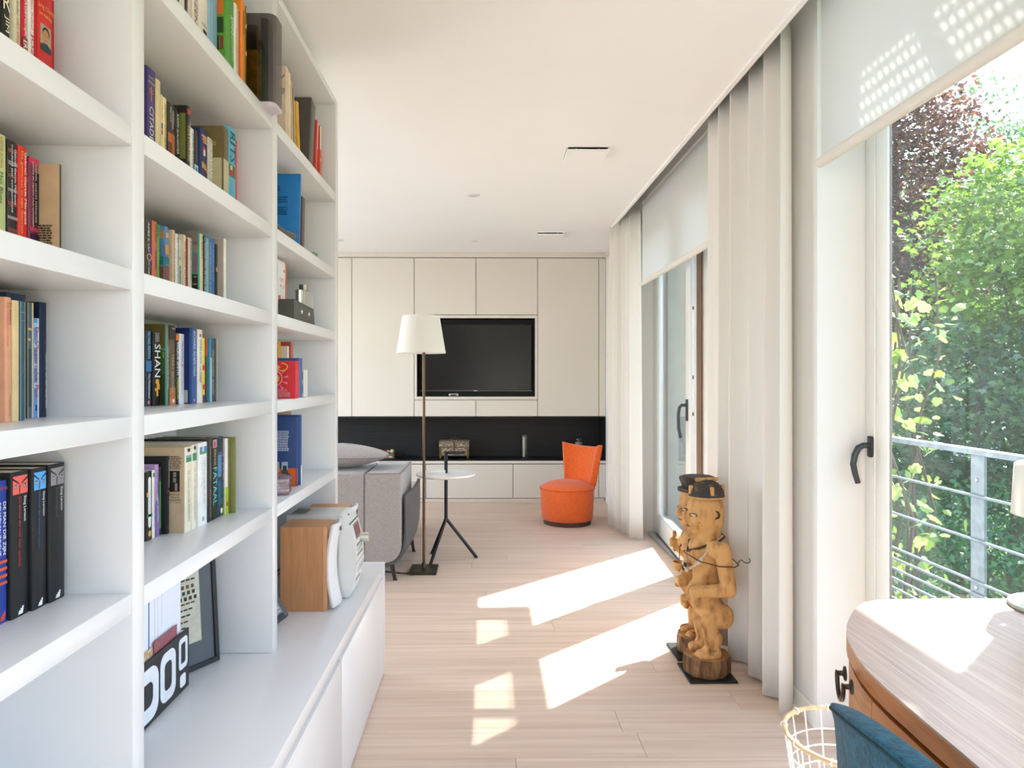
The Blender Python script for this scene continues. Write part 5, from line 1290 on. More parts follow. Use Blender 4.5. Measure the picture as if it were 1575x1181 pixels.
# ------------------------------------------------------------------ stereo set on the low cabinet
BZ = 0.4858
M['beech'] = wood_mat('beech_veneer', '#c08c62', '#ae7a50', (70, 70, 5), 0.42, bump=0.04)
beech_x = wood_mat('beech_veneer_top', '#c69670', '#b4845c', (5, 70, 6), 0.42, bump=0.04)
M['silver'] = mat('silver_plastic', '#c3c6c4', 0.38, 0.25, vary=0.04)
M['silverfront'] = mat('silver_front', '#dcdedd', 0.4, 0.1, vary=0.03)
M['grille'] = mat('white_speaker_cloth', '#e6e3e4', 0.9, vary=0.05, scale=(300, 300, 300), bump=0.2, bscale=900)
def speaker(label, y0, y1, x1=-0.552, h=0.2925):
    t = thing('speaker', label, 'speaker', ((-0.7153 + x1) / 2, (y0 + y1) / 2, BZ), 'wood-sided speakers of the stereo set')
    z0, z1 = BZ + 0.0004, BZ + h
    xb = -0.7153
    pl = [(xb, y0), (x1 - 0.018, y0)] + [(x1 - 0.018 + 0.018 * math.sin(a), y0 + 0.018 - 0.018 * math.cos(a)) for a in [PI / 2 * k / 6 for k in range(1, 7)]]
    pl += [(x1 - 0.018 + 0.018 * math.cos(a), y1 - 0.018 + 0.018 * math.sin(a)) for a in [PI / 2 * k / 6 for k in range(0, 7)]] + [(xb, y1)]
    B().prism(pl, 'z', z0, z1).obj('cabinet_body', M['beech'], t, 40)
    B().prism([(p[0], p[1]) for p in pl], 'z', z1, z1 + 0.0006).obj('top_veneer', beech_x, t, 40)
    b = B().box(x1 - 0.019, x1 - 0.0178, y0 - 0.0004, y0 + 0.001, z0, z1)
    b.obj('side_groove', mat('beech_groove', '#8a6138', 0.6), t)
    bx('front_baffle', M['silver'], t, x1 - 0.002, x1 + 0.003, y0 + 0.02, y1 - 0.02, z0 + 0.004, z1 - 0.004)
    # cloth front: bowed forward at the top and the bottom
    def g(i, j):
        y = y0 + 0.004 + (y1 - y0 - 0.006) * i
        c = (2 * j - 1)
        x = x1 + 0.014 + 0.020 * c * c - 0.012 * (2 * i - 1) ** 2 + 0.006 * j * 0
        return Vector((x, y, z0 + 0.010 + (z1 - z0 - 0.006) * j))
    b = B().grid(g, 11, 21)
    o = b.obj('cloth_front', M['grille'], t, 180)
    sd = o.modifiers.new('thick', 'SOLIDIFY'); sd.thickness = 0.012; sd.offset = -1
    be = o.modifiers.new('round', 'BEVEL'); be.width = 0.003; be.segments = 2
    B().lathe([(0.0, 0.012), (0.03, 0.010), (0.052, 0.0), (0.056, -0.002)], (0, 0, 0), 28, M=Matrix.Translation((x1 + 0.004, (y0 + y1) / 2, z0 + 0.11)) @ Matrix.Rotation(PI / 2, 4, 'Y')).obj('cone_ring', M['silverfront'], t, 60)
    m2 = frame_m((x1 + 0.0268, (y0 + y1) / 2 + 0.0, z1 - 0.022), (0, 1, 0), (0.3, 0, 1))
    bx('badge', mat('speaker_badge', '#6d6e70', 0.3, 0.6), t, x1 + 0.030, x1 + 0.0345, (y0 + y1) / 2 - 0.006, (y0 + y1) / 2 + 0.006, z1 - 0.024, z1 - 0.010)
    return t
speaker('beech-sided speaker with white cloth front, nearest part of the stereo set', 2.380, 2.510)
speaker('beech-sided speaker half hidden behind the silver stereo unit', 2.690, 2.820)
t = thing('stereo_unit', 'silver compact stereo with display and round knob between the two speakers', 'stereo', (-0.62, 2.60, BZ))
y0, y1, z0, z1 = 2.518, 2.682, BZ, BZ + 0.306
bx('case', M['silver'], t, -0.735, -0.545, y0, y1, z0 + 0.004, z1, 0.004, 2, 40)
prof = [(-0.5445, z0 + 0.004), (-0.5445, z1), (-0.532, z1 - 0.001), (-0.508, z1 - 0.030), (-0.503, z1 - 0.034), (-0.482, z1 - 0.12), (-0.478, z1 - 0.20), (-0.490, z0 + 0.05), (-0.500, z0 + 0.012), (-0.51, z0 + 0.004)]
B().prism([(p[0], p[1]) for p in prof], 'y', y0, y1).obj('front_panel', M['silverfront'], t, 30)
def on_front(za, zb, ya, yb, name, m, pr=0.0012):
    """flat piece following the slope of the front between two heights"""
    def xf(z):
        P = [(p[1], p[0]) for p in prof[1:]]
        for (z_a, xa), (z_b, xb) in zip(P[:-1], P[1:]):
            if z_b <= z <= z_a: return xa + (xb - xa) * (z_a - z) / max(1e-6, z_a - z_b)
        return -0.50
    zs = [za + (zb - za) * k / 4 for k in range(5)]
    b = B()
    pl = [(xf(z) + pr, z) for z in zs] + [(xf(z) - 0.001, z) for z in reversed(zs)]
    b.prism(pl, 'y', ya, yb)
    return b.obj(name, m, t)
on_front(z1 - 0.036, z1 - 0.0325, y0, y1, 'front_joint', M['gunmetal'], 0.0004)
on_front(z1 - 0.18, z1 - 0.1775, y0, y1, 'front_joint', M['gunmetal'], 0.0004)
disp = mat('stereo_display', '#5a3f6a', 0.15, vary=0.5, scale=(60, 60, 60), col2='#8a4a30')
on_front(z1 - 0.10, z1 - 0.045, y0 + 0.05, y1 - 0.02, 'display_bezel', mat('display_bezel', '#7d6a68', 0.3))
on_front(z1 - 0.093, z1 - 0.052, y0 + 0.056, y1 - 0.026, 'display', disp, 0.002)
for k in range(5):
    on_front(z1 - 0.122, z1 - 0.116, y0 + 0.035 + 0.022 * k, y0 + 0.047 + 0.022 * k, 'button', M['gunmetal'])
    on_front(z1 - 0.158, z1 - 0.152, y0 + 0.035 + 0.022 * k, y0 + 0.047 + 0.022 * k, 'button', M['gunmetal'])
on_front(z1 - 0.142, z1 - 0.132, y0 + 0.04, y0 + 0.13, 'button_bar', M['silver'], 0.003)
on_front(z1 - 0.222, z1 - 0.195, y0 + 0.05, y1 - 0.015, 'printed_panel', mat('print_panel', '#6a72a8', 0.4, vary=0.0, scale=(200, 200, 200), col2='#d9d6dc', lo=0.4, hi=0.6))
for k, c in enumerate(('#4a5fb0', '#c98a4a', '#4a5fb0', '#9aa0c8', '#4a5fb0')):
    on_front(z0 + 0.052, z0 + 0.062, y0 + 0.045 + 0.016 * k, y0 + 0.056 + 0.016 * k, 'printed_mark', ink(c))
B().tube([(-0.490, y0 + 0.125, z1 - 0.108), (-0.452, y0 + 0.125, z1 - 0.108)], [0.019, 0.017], 24).obj('volume_knob', mat('chrome_knob', '#d9d8d2', 0.15, 0.7), t, 50)
bx('badge', M['gunmetal'], t, -0.524, -0.5205, 2.59, 2.602, z1 - 0.017, z1 - 0.010)
for r in range(5):
    for k in range(9):
        pass
b = B()
for r in range(6):
    for k in range(9):
        b.box(-0.725 + 0.009 * r, -0.719 + 0.009 * r, y0 + 0.03 + 0.011 * k, y0 + 0.038 + 0.011 * k, z1 - 0.0005, z1 + 0.0004)
v = b.obj('vent_slots', M['black'], t); v['kind'] = 'stuff'
b = B()
for k in range(5):
    b.box(-0.727 + 0.006 * k, -0.7245 + 0.006 * k, y0 - 0.0006, y0 + 0.0004, z1 - 0.06, z1 - 0.022)
v = b.obj('side_slots', M['black'], t)
for yy in (y0 + 0.02, y1 - 0.02):
    for xx in (-0.71, -0.525):
        B().lathe([(0.0, 0.0), (0.009, 0.0), (0.009, 0.0045), (0.0, 0.0045)], (xx, yy, z0), 12).obj('foot', M['gunmetal'], t)
for (c, pts, lab) in (('#1b1b1d', [(-0.716, 2.46, BZ + 0.13), (-0.74, 2.43, BZ + 0.13), (-0.76, 2.40, BZ + 0.05), (-0.80, 2.45, BZ + 0.004), (-0.86, 2.6, BZ + 0.004)], 'black speaker cable behind the near speaker'), ('#a8282c', [(-0.716, 2.47, BZ + 0.12), (-0.745, 2.44, BZ + 0.11), (-0.75, 2.40, BZ + 0.03), (-0.79, 2.47, BZ + 0.012), (-0.86, 2.63, BZ + 0.004)], 'thin red speaker cable behind the near speaker')):
    o = B().tube(pts, 0.0028, 8).obj('speaker_cable', ink(c), None, 60)
    prop(o, lab, 'cable')

# ------------------------------------------------------------------ telephone handset leaning on the cabinet
t = thing('telephone_handset', 'dark grey cordless telephone leaning beside the speaker', 'telephone', (-0.70, 2.28, BZ), rotz=0)
Mh = Matrix.Translation((-0.668, 2.228, BZ + 0.022)) @ Matrix.Rotation(math.radians(-36), 4, 'Y') @ Matrix.Rotation(math.radians(-14), 4, 'X')
hs_ = mat('handset_grey', '#4b4f57', 0.4, vary=0.05)
B().box(-0.027, 0.027, 0, 0.022, 0, 0.150, 0.009, 3, M=Mh).obj('handset', hs_, t, 50)
B().box(-0.021, 0.021, -0.0012, 0.001, 0.02, 0.085, 0.0008, 1, M=Mh).obj('keypad_plate', mat('keypad_silver', '#a8abb0', 0.4, 0.3), t)
for r in range(5):
    for c in range(3):
        B().box(-0.018 + 0.0128 * c, -0.008 + 0.0128 * c, -0.003, -0.001, 0.024 + 0.012 * r, 0.032 + 0.012 * r, 0.0008, 1, M=Mh).obj('key', mat('key_white', '#e2e4e8', 0.4) if (r + c) == 0 else bpy.data.materials['key_white'], t)
B().box(-0.019, 0.019, -0.001, 0.001, 0.092, 0.132, 0.0008, 1, M=Mh).obj('display', M['black'], t)

# ------------------------------------------------------------------ black letter holder, papers and framed papyrus in the lower middle bay
HX = -0.787
t = thing('letter_holder', 'black letter holder with white rounded numerals standing on the low cabinet', 'letter holder', (HX, 1.70, BZ))
M['holder'] = mat('holder_black', '#1e1f24', 0.45)
ya, yb = 1.43, 1.8186
def zt_(y): return BZ + 0.152
bx('front_plate', M['holder'], t, HX - 0.005, HX, ya, yb, BZ + 0.0004, BZ + 0.153, 0.001, 1)
bx('base_plate', M['holder'], t, HX - 0.050, HX - 0.0052, ya, yb, BZ + 0.0004, BZ + 0.005)
bx('rear_plate', M['holder'], t, HX - 0.050, HX - 0.046, ya, yb, BZ + 0.0052, BZ + 0.153, 0.001, 1)
whitep = ink('#e8ecf2')
def rrect(y0, y1, z0, z1, r, n=6):
    pts = []
    for (cy, cz, a0) in ((y1 - r, z0 + r, -PI / 2), (y1 - r, z1 - r, 0), (y0 + r, z1 - r, PI / 2), (y0 + r, z0 + r, PI)):
        for k in range(n + 1):
            a = a0 + PI / 2 * k / n
            pts.append((cy + r * math.cos(a), cz + r * math.sin(a)))
    return pts
def ringp(y0, y1, z0, z1, w, r, name='numeral'):
    o_, i_ = rrect(y0, y1, z0, z1, r), rrect(y0 + w, y1 - w, z0 + w * 1.25, z1 - w * 1.25, max(0.002, r - w * 0.6))
    n = len(o_); vs = []
    for xx in (HX + 0.0002, HX + 0.0016):
        vs += [Vector((xx, p[0], p[1])) for p in o_] + [Vector((xx, p[0], p[1])) for p in i_]
    fs = []
    for k in range(n):
        l = (k + 1) % n
        fs += [(2 * n + k, 2 * n + l, 3 * n + l, 3 * n + k), (k, n + k, n + l, l), (k, l, 2 * n + l, 2 * n + k), (n + l, n + k, 3 * n + k, 3 * n + l)]
    B().add(vs, fs).obj(name, whitep, t)
zb = BZ
ringp(1.505, 1.648, zb + 0.012, zb + 0.135, 0.026, 0.035)
ringp(1.658, 1.738, zb + 0.018, zb + 0.138, 0.020, 0.026)
ringp(1.757, 1.806, zb + 0.060, zb + 0.140, 0.011, 0.012)
B().prism(rrect(1.764, 1.795, zb + 0.014, zb + 0.046, 0.007), 'x', HX + 0.0002, HX + 0.0016).obj('numeral', whitep, t)
paper = mat('letter_paper', '#e9ebf5', 0.7, vary=0.02)
for k, (dx, y0, y1, h, c, lab) in enumerate(((-0.012, 1.46, 1.795, 0.315, None, 'front white printed sheet sticking up from the letter holder'), (-0.022, 1.50, 1.81, 0.30, None, 'middle white sheet in the letter holder'), (-0.034, 1.48, 1.824, 0.285, None, 'rear white sheet in the letter holder'))):
    t2 = thing('letter', lab, 'paper', (HX + dx, (y0 + y1) / 2, BZ + 0.0055), 'letters in the black holder')
    bx('sheet', paper, t2, HX + dx - 0.0012, HX + dx, y0, y1, BZ + 0.0055, BZ + h)
    if k == 0:
        for (yy, w_, z0_, z1_, cc) in ((1.545, 0.005, 0.16, 0.30, '#3c62b4'), (1.60, 0.001, 0.16, 0.29, '#8fa3cc'), (1.625, 0.005, 0.165, 0.31, '#3c62b4'), (1.575, 0.002, 0.17, 0.25, '#b5bccf'), (1.655, 0.0015, 0.17, 0.30, '#b9bfd2'), (1.67, 0.0015, 0.17, 0.30, '#c5cadb'), (1.69, 0.003, 0.2, 0.28, '#cfd4e4')):
            bx('printed_line', ink(cc), t2, HX + dx, HX + dx + 0.0004, yy, yy + w_, BZ + z0_, BZ + z1_)
for k, (y0, y1, h, c, lab) in enumerate(((1.50, 1.66, 0.172, '#b98a4a', 'colourful picture card in the letter holder'), (1.64, 1.76, 0.182, '#9a5a62', 'dusky red card in the letter holder'))):
    m_ = mat('card_print_%d' % k, c, 0.5, vary=0.0, scale=(60, 60, 60), col2='#e0d6c4' if k == 0 else '#8a4a54', lo=0.4, hi=0.6)
    o = bx('card', m_, None, HX - 0.0095 + 0.003 * k, HX - 0.0085 + 0.003 * k, y0, y1, BZ + 0.0055, BZ + h)
    prop(o, lab, 'card', 'cards in the black holder')
# framed papyrus leaning against the back of the bay
t = thing('framed_papyrus', 'black framed papyrus print leaning against the back of the bookcase', 'picture', (-0.82, 2.0, BZ))
R = Matrix.Translation((-0.89, 1.7585, BZ + 0.0015)) @ Matrix.Rotation(math.radians(-30), 4, 'Z') @ Matrix.Rotation(math.radians(-4), 4, 'Y')
# local: y along the width (0..0.345), z up, x towards the room
W_, H_ = 0.25, 0.365
fr = mat('frame_black', '#22252b', 0.35)
b = B()
for (a, c, e, f) in ((0, W_, 0, 0.014), (0, W_, H_ - 0.014, H_), (0, 0.014, 0.014, H_ - 0.014), (W_ - 0.014, W_, 0.014, H_ - 0.014)):
    b.box(-0.016, 0.0, a, c, e, f, 0.0015, 1, M=R)
b.obj('frame', fr, t, 40)
B().box(-0.013, -0.006, 0.014, W_ - 0.014, 0.014, H_ - 0.014, M=R).obj('grey_mount', mat('mount_grey', '#5d6267', 0.8, vary=0.05), t)
pap = mat('papyrus', '#c9c6b4', 0.85, vary=0.12, scale=(60, 10, 60), bump=0.2)
B().box(-0.006, -0.0045, 0.050, W_ - 0.055, 0.075, H_ - 0.085, M=R).obj('papyrus_sheet', pap, t)
for r in range(9):
    wv = (0.125, 0.125, 0.12, 0.11, 0.10, 0.085, 0.07, 0.055, 0.04)[r]
    for c in range(8):
        if c * 0.0155 > wv: break
        k = ('#2d2a28', '#3a3430', '#6a4438')[(r * 5 + c * 3) % 3]
        ya = 0.06 + (0.125 - wv) * 0.5 + c * 0.0155
        B().box(-0.0045, -0.0041, ya, ya + (0.009 if r in (1, 2, 3) else 0.0125), H_ - 0.112 - r * 0.016 - (0.010 if r in (1, 2, 3) else 0.0045), H_ - 0.112 - r * 0.016, M=R).obj('glyph', ink(k), t)

# ------------------------------------------------------------------ books
BAY = {1: 'left', 2: 'middle', 3: 'right'}
SHN = {1: 'lowest shelf', 2: 'second shelf up', 3: 'third shelf up', 4: 'fourth shelf up', 5: 'top shelf'}
pages_m = mat('book_pages', '#e0d6bf', 0.9, vary=0.10, scale=(4, 300, 4))
pages_old = mat('book_pages_old', '#cdb892', 0.9, vary=0.12, scale=(4, 300, 4))
_cov = {}
def cover_m(c):
    if c not in _cov: _cov[c] = mat('cover_' + c.lstrip('#'), c, 0.42, vary=0.09, scale=(25, 25, 25), bump=0.02, bscale=200, spec=0.4)
    return _cov[c]
TY = (Vector((0, 0, -1)), Vector((0, 1, 0)))     # reading direction and letter-up of spine titles
def book(bay, lv, xs, y0, y1, h, col, dec, look, o, z=None, group=None, depth=None, M4=None, label=None):
    z = Lz[lv] if z is None else z
    t = y1 - y0
    d = depth or min(0.20, max(0.09, xs + 0.904))
    lab = label or '%s, %s bay, %s' % (look, BAY[bay], SHN[lv])
    root = thing('book', lab, 'book', (xs, y0, z + 0.0003), group or 'books on the %s of the %s bay' % (SHN[lv], BAY[bay]))
    if M4 is not None: root.matrix_world = M4
    e = min(0.0016, t * 0.2)
    c = min(0.0035, t * 0.28)
    out = [(-d, 0), (-c, 0), (-c * 0.35, c * 0.3), (0, c), (0, t - c), (-c * 0.35, t - c * 0.3), (-c, t), (-d, t)]
    inn = [(-d, t - e), (-e - c * 0.3, t - e), (-e - c * 0.3, e), (-d, e)]
    B().prism(out + inn, 'z', 0, h).obj('cover', cover_m(col), root, 30, True)
    B().box(-d + 0.002, -e - c * 0.3, e, t - e, 0.0005, h - 0.0012).obj('pages', pages_old if look.find('beige') >= 0 or look.find('cream') >= 0 else pages_m, root, None, True)
    if 'near' in o:
        B().box(-d, -c, -0.0004, 0.0002, 0.0, h).obj('front_cover', cover_m(o['near']), root, None, True)
    if 'spine' in o:
        B().box(0.0, 0.0004, c * 0.6, t - c * 0.6, 0.0, h).obj('spine_strip', cover_m(o['spine']), root, None, True)
    X0 = 0.0004
    def P(u, v): return (u * t, h * (1 - v))
    for k, q in enumerate(dec):
        if q[0] == 'R':
            _, cc, u0, u1, v0, v1 = q
            u0, u1 = max(u0, 0.04), min(u1, 0.96)
            B().box(-0.0002, X0 + 0.00005 * k, u0 * t, u1 * t, h * (1 - v1), h * (1 - v0)).obj('spine_print', ink(cc), root, None, True)
        elif q[0] == 'T':
            _, s, cc, v0, v1, u, w = q
            letters(s, ink(cc), root, frame_m((X0 + 0.0006 + 0.00005 * k, u * t, h * (1 - (v0 + v1) / 2)), *TY), (v1 - v0) * h, w * t, 'spine_title')
        elif q[0] == 'H':
            _, s, cc, v, u0, u1, hf = q
            letters(s, ink(cc), root, frame_m((X0 + 0.0006, (u0 + u1) / 2 * t, h * (1 - v)), (0, 1, 0), (0, 0, 1)), (u1 - u0) * t, hf * h, 'spine_title')
        elif q[0] == 'NR':
            _, cc, a0, a1, v0, v1 = q
            B().box(-d * a1, -d * a0 - c, -0.0007 - 0.0001 * (k % 9), 0.0002, h * (1 - v1), h * (1 - v0)).obj('cover_print', ink(cc), root, None, True)
        elif q[0] == 'NH':
            _, s, cc, v, a0, a1, hf = q
            letters(s, ink(cc), root, frame_m((-d * (a0 + a1) / 2, -0.0016 - 0.0001 * (k % 9), h * (1 - v)), (1, 0, 0), (0, 0, 1)), (a1 - a0) * d, hf * h, 'cover_lettering')
        elif q[0] == 'ND':
            _, cc, a0, a1, v0, v1, n = q
            b = B(); r_ = random.Random(k + n)
            for i in range(n):
                zc = h * (1 - (v0 + (v1 - v0) * (i + 0.5) / n)); x = -d * a1
                hh = h * (v1 - v0) / n * 0.28
                while x < -d * a0 - 0.003:
                    w_ = 0.002 + 0.006 * r_.random()
                    b.box(x, min(x + w_, -d * a0), -0.0010, 0.0, zc - hh, zc + hh); x += w_ + 0.0016
            b.obj('cover_text', ink(cc), root, None, True)
        elif q[0] == 'PILL':
            _, cc, u0, u1, v0, v1 = q
            rr_ = (u1 - u0) * t / 2
            pts = [((u0 + u1) / 2 * t + rr_ * math.cos(a), h * (1 - v0) - rr_ + rr_ * math.sin(a)) for a in [PI * i / 8 for i in range(9)]] + [((u0 + u1) / 2 * t + rr_ * math.cos(a), h * (1 - v1) + rr_ + rr_ * math.sin(a)) for a in [PI + PI * i / 8 for i in range(9)]]
            B().prism(pts, 'x', 0, X0 + 0.0002).obj('spine_print', ink(cc), root, None, True)
        elif q[0] == 'RING':
            _, cc, u0, u1, v0, v1 = q
            cy, cz, ry, rz = (u0 + u1) / 2 * t, h * (1 - (v0 + v1) / 2), (u1 - u0) / 2 * t, (v1 - v0) / 2 * h * 0.55
            B().tube([(0.0006, cy + ry * math.cos(a), cz + rz * math.sin(a)) for a in [2 * PI * i / 20 for i in range(20)]], 0.0012, 6, closed=True).obj('spine_print', ink(cc), root, 180, True)
        elif q[0] == 'LOGO':
            _, cc, u0, u1, v0, v1 = q
            b = B()
            for i in range(3):
                ya = (u0 + (u1 - u0) * i / 3.2) * t; w_ = (u1 - u0) * t * 0.22
                za, zc = h * (1 - v1), h * (1 - v0 - (v1 - v0) * 0.25 * (2 - i))
                b.prism([(ya, za), (ya + w_, za), (ya + w_ * 1.9, zc), (ya + w_ * 0.9, zc)], 'x', 0, X0 + 0.0003)
            b.obj('spine_emblem', ink(cc), root, None, True)
        elif q[0] == 'PIC':
            kind, u0, u1, v0, v1 = q[1:6]
            ya, yb, za, zb = u0 * t, u1 * t, h * (1 - v1), h * (1 - v0)
            if kind == 'face':
                B().box(0, X0, ya, yb, za, zb).obj('portrait', ink('#a89a80'), root, None, True)
                def el(cy, cz, ry, rz, cc, x):
                    B().prism([(cy + ry * math.cos(a), cz + rz * math.sin(a)) for a in [2 * PI * i / 20 for i in range(20)]], 'x', 0, x).obj('portrait_print', ink(cc), root, None, True)
                cy, cz, w_, g = (ya + yb) / 2, (za + zb) / 2, yb - ya, zb - za
                el(cy + 0.02 * w_, cz + 0.20 * g, 0.34 * w_, 0.25 * g, '#2a211c', X0 + 0.0001)
                el(cy, cz + 0.08 * g, 0.30 * w_, 0.27 * g, '#b98a62', X0 + 0.0002)
                B().prism([(ya, za), (yb, za), (yb, za + 0.2 * g), (cy + 0.15 * w_, za + 0.32 * g), (cy - 0.2 * w_, za + 0.30 * g), (ya, za + 0.22 * g)], 'x', 0, X0 + 0.0003).obj('portrait_print', ink('#2c4248'), root, None, True)
                for s in (-1, 1):
                    el(cy + s * 0.12 * w_, cz + 0.13 * g, 0.05 * w_, 0.018 * g, '#3a2a20', X0 + 0.0003)
                el(cy, cz - 0.06 * g, 0.08 * w_, 0.014 * g, '#8a4a3a', X0 + 0.0003)
            else:
                tone = q[6]
                B().box(0, X0, ya, yb, za, zb).obj('spine_picture', ink(tone), root, None, True)
                def poly(pts, cc, x):
                    B().prism([(ya + a * (yb - ya), za + b_ * (zb - za)) for a, b_ in pts], 'x', 0, x).obj('picture_print', ink(cc), root, None, True)
                dk = '#2b1c1c'
                poly([(0.0, 0.80), (0.28, 0.62), (0.42, 0.52), (0.42, 0.60), (0.25, 0.74), (0.0, 0.92)], dk, X0 + 0.0001)
                poly([(0.60, 0.52), (0.75, 0.66), (1.0, 0.80), (1.0, 0.92), (0.75, 0.76), (0.58, 0.60)], dk, X0 + 0.0001)
                for cy in (0.2, 0.82):
                    poly([(cy + 0.13 * math.cos(a), 0.44 + 0.11 * math.sin(a)) for a in [2 * PI * i / 14 for i in range(14)]], dk, X0 + 0.0001)
                    poly([(cy + 0.10 * math.cos(a), 0.44 + 0.075 * math.sin(a)) for a in [2 * PI * i / 14 for i in range(14)]], '#e9e2e0', X0 + 0.0002)
                    poly([(cy + 0.05 * math.cos(a), 0.45 + 0.065 * math.sin(a)) for a in [2 * PI * i / 14 for i in range(14)]], '#2a2626', X0 + 0.0003)
                poly([(0.44, 0.5), (0.5, 0.5), (0.47, 0.05), (0.40, 0.02)], dk, X0 + 0.0001)
    return root
for rec in BOOKS:
    book(*rec[:10])
# ------------------------------------------------------------------ right bay and loose things on the shelves
def lean(xs, y, z, deg):
    """placing matrix of a book whose near bottom edge is at (xs, y, z), tilted about the x axis (positive = top away)"""
    return Matrix.Translation((xs, y, z)) @ Matrix.Rotation(math.radians(-deg), 4, 'X')
G5, G4, G3, G2, G1 = ('books on the top shelf of the right bay', 'books on the fourth shelf up of the right bay', 'things on the third shelf up of the right bay', 'boxes on the second shelf up of the right bay', 'things on the lowest shelf of the right bay')
z5, z4, z3, z2, z1 = Lz[5] + 0.0003, Lz[4] + 0.0003, Lz[3] + 0.0003, Lz[2] + 0.0003, Lz[1] + 0.0003
def shelfbook(xs, y0, t, h, z, col, dec, label, grp, deg=0.0, o={}, depth=None):
    z = z + max(0.0, t * math.sin(math.radians(deg)))
    return book(3, 5, xs, y0, y0 + t, h, col, dec, label, o, z=z, group=grp, depth=depth, M4=lean(xs, y0, z, deg), label=label)
shelfbook(-0.664, 2.272, 0.026, 0.262, z5, '#d9c4ac', [('NH', 'AV', '#2a2c48', 0.14, 0.02, 0.22, 0.05), ('ND', '#7a6f60', 0.02, 0.24, 0.28, 0.36, 3)], 'beige hardback with dark letters, first on the top shelf of the right bay', G5, 0.3)
shelfbook(-0.662, 2.300, 0.024, 0.255, z5, '#e2d2b4', [], 'cream hardback second on the top shelf of the right bay', G5, -0.5)
shelfbook(-0.664, 2.336, 0.020, 0.238, z5, '#c8a47c', [], 'tan paperback third on the top shelf of the right bay', G5, -2.5)
shelfbook(-0.664, 2.368, 0.020, 0.220, z5, '#d8ceb8', [('R', '#2a2622', 0.0, 0.35, 0, 1)], 'cream and black paperback leaning beside the yellow book', G5, -5)
shelfbook(-0.660, 2.408, 0.030, 0.192, z5, '#d9a41c', [('T', 'DE KOK', '#a8741c', 0.3, 0.6, 0.5, 0.4)], 'yellow paperback leaning on the top shelf of the right bay', G5, -8)
t = shelfbook(-0.650, 2.500, 0.066, 0.262, z5, '#4f4a45', [('R', '#3c3834', 0.0, 0.12, 0, 1)], 'large charcoal folder with a blue elastic band', G5, 10)
B().box(-0.075, -0.062, -0.0012, 0.0002, -0.0002, 0.2625).obj('elastic_band', ink('#34508f'), t, None, True)
shelfbook(-0.655, 2.625, 0.022, 0.225, z5, '#cf4634', [('R', '#e0d6c4', 0.6, 1, 0, 0.5)], 'red booklet with pale edge leaning behind the charcoal folder', G5, 7)
shelfbook(-0.652, 2.682, 0.030, 0.215, z5, '#d04a2c', [('R', '#e8e2d4', 0.0, 0.7, 0.0, 0.42), ('R', '#d9a43c', 0.1, 0.9, 0.6, 0.63), ('R', '#d9a43c', 0.2, 0.9, 0.8, 0.83)], 'red and white booklet, last on the top shelf of the right bay', G5, 1)
# smoky box standing at the end of the middle bay
t = thing('display_case', 'smoky see-through case with a bottle inside, standing at the end of the top shelf', 'case', (-0.66, 1.975, Lz[5] + 0.0003))
smk = glass_mat('smoky_acrylic', (0.42, 0.39, 0.37), 0.08, 0.8, 0.05)
zc = Lz[5] + 0.0003
pl = [(-0.80, 1.945), (-0.622, 1.945)] + [(-0.622 + 0.022 * math.sin(a), 1.967 - 0.022 * math.cos(a)) for a in [PI / 2 * k / 6 for k in range(1, 7)]] + [(-0.600, 2.012), (-0.80, 2.012)]
B().prism(pl, 'z', zc + 0.012, zc + 0.262).obj('case_shell', smk, t, 30)
B().prism(pl, 'z', zc, zc + 0.0118).obj('case_base', mat('case_base_lilac', '#cfc6d2', 0.4), t, 30)
B().box(-0.6455, -0.6255, 1.965, 2.004, zc + 0.0125, zc + 0.258).obj('inner_frame', mat('case_inner', '#3a332f', 0.5, vary=0.3), t)
B().box(-0.70, -0.692, 1.955, 2.0, zc + 0.0125, zc + 0.25).obj('copper_panel', mat('copper_panel', '#9a5a30', 0.4), t)
B().box(-0.686, -0.655, 1.96, 2.0, zc + 0.0125, zc + 0.165).obj('yellow_pack', mat('yellow_pack', '#b98a1c', 0.5, vary=0.4, scale=(30, 30, 30)), t)
B().lathe([(0.0, 0.0), (0.021, 0.0), (0.021, 0.12), (0.017, 0.135), (0.008, 0.15), (0.008, 0.185), (0.0, 0.185)], (-0.735, 1.978, zc + 0.0125), 20).obj('bottle', mat('dark_bottle', '#15130f', 0.15), t, 50)
B().lathe([(0.0215, 0.02), (0.0215, 0.10)], (-0.735, 1.978, zc + 0.0125), 20).obj('bottle_label', ink('#d8cdb0'), t)
B().lathe([(0.0218, 0.098), (0.0218, 0.108)], (-0.735, 1.978, zc + 0.0125), 20).obj('label_stripe', ink('#a8302c'), t)
for k in range(3):
    letters(('ROUGE', 'VIN', 'FRANCE')[k], ink('#4a3c2c'), t, frame_m(Vector((-0.735, 1.9562, zc + 0.098 - 0.022 * k)) - Vector(t.location), (1, 0, 0), (0, 0, 1)), 0.022, 0.008, 'label_lettering')

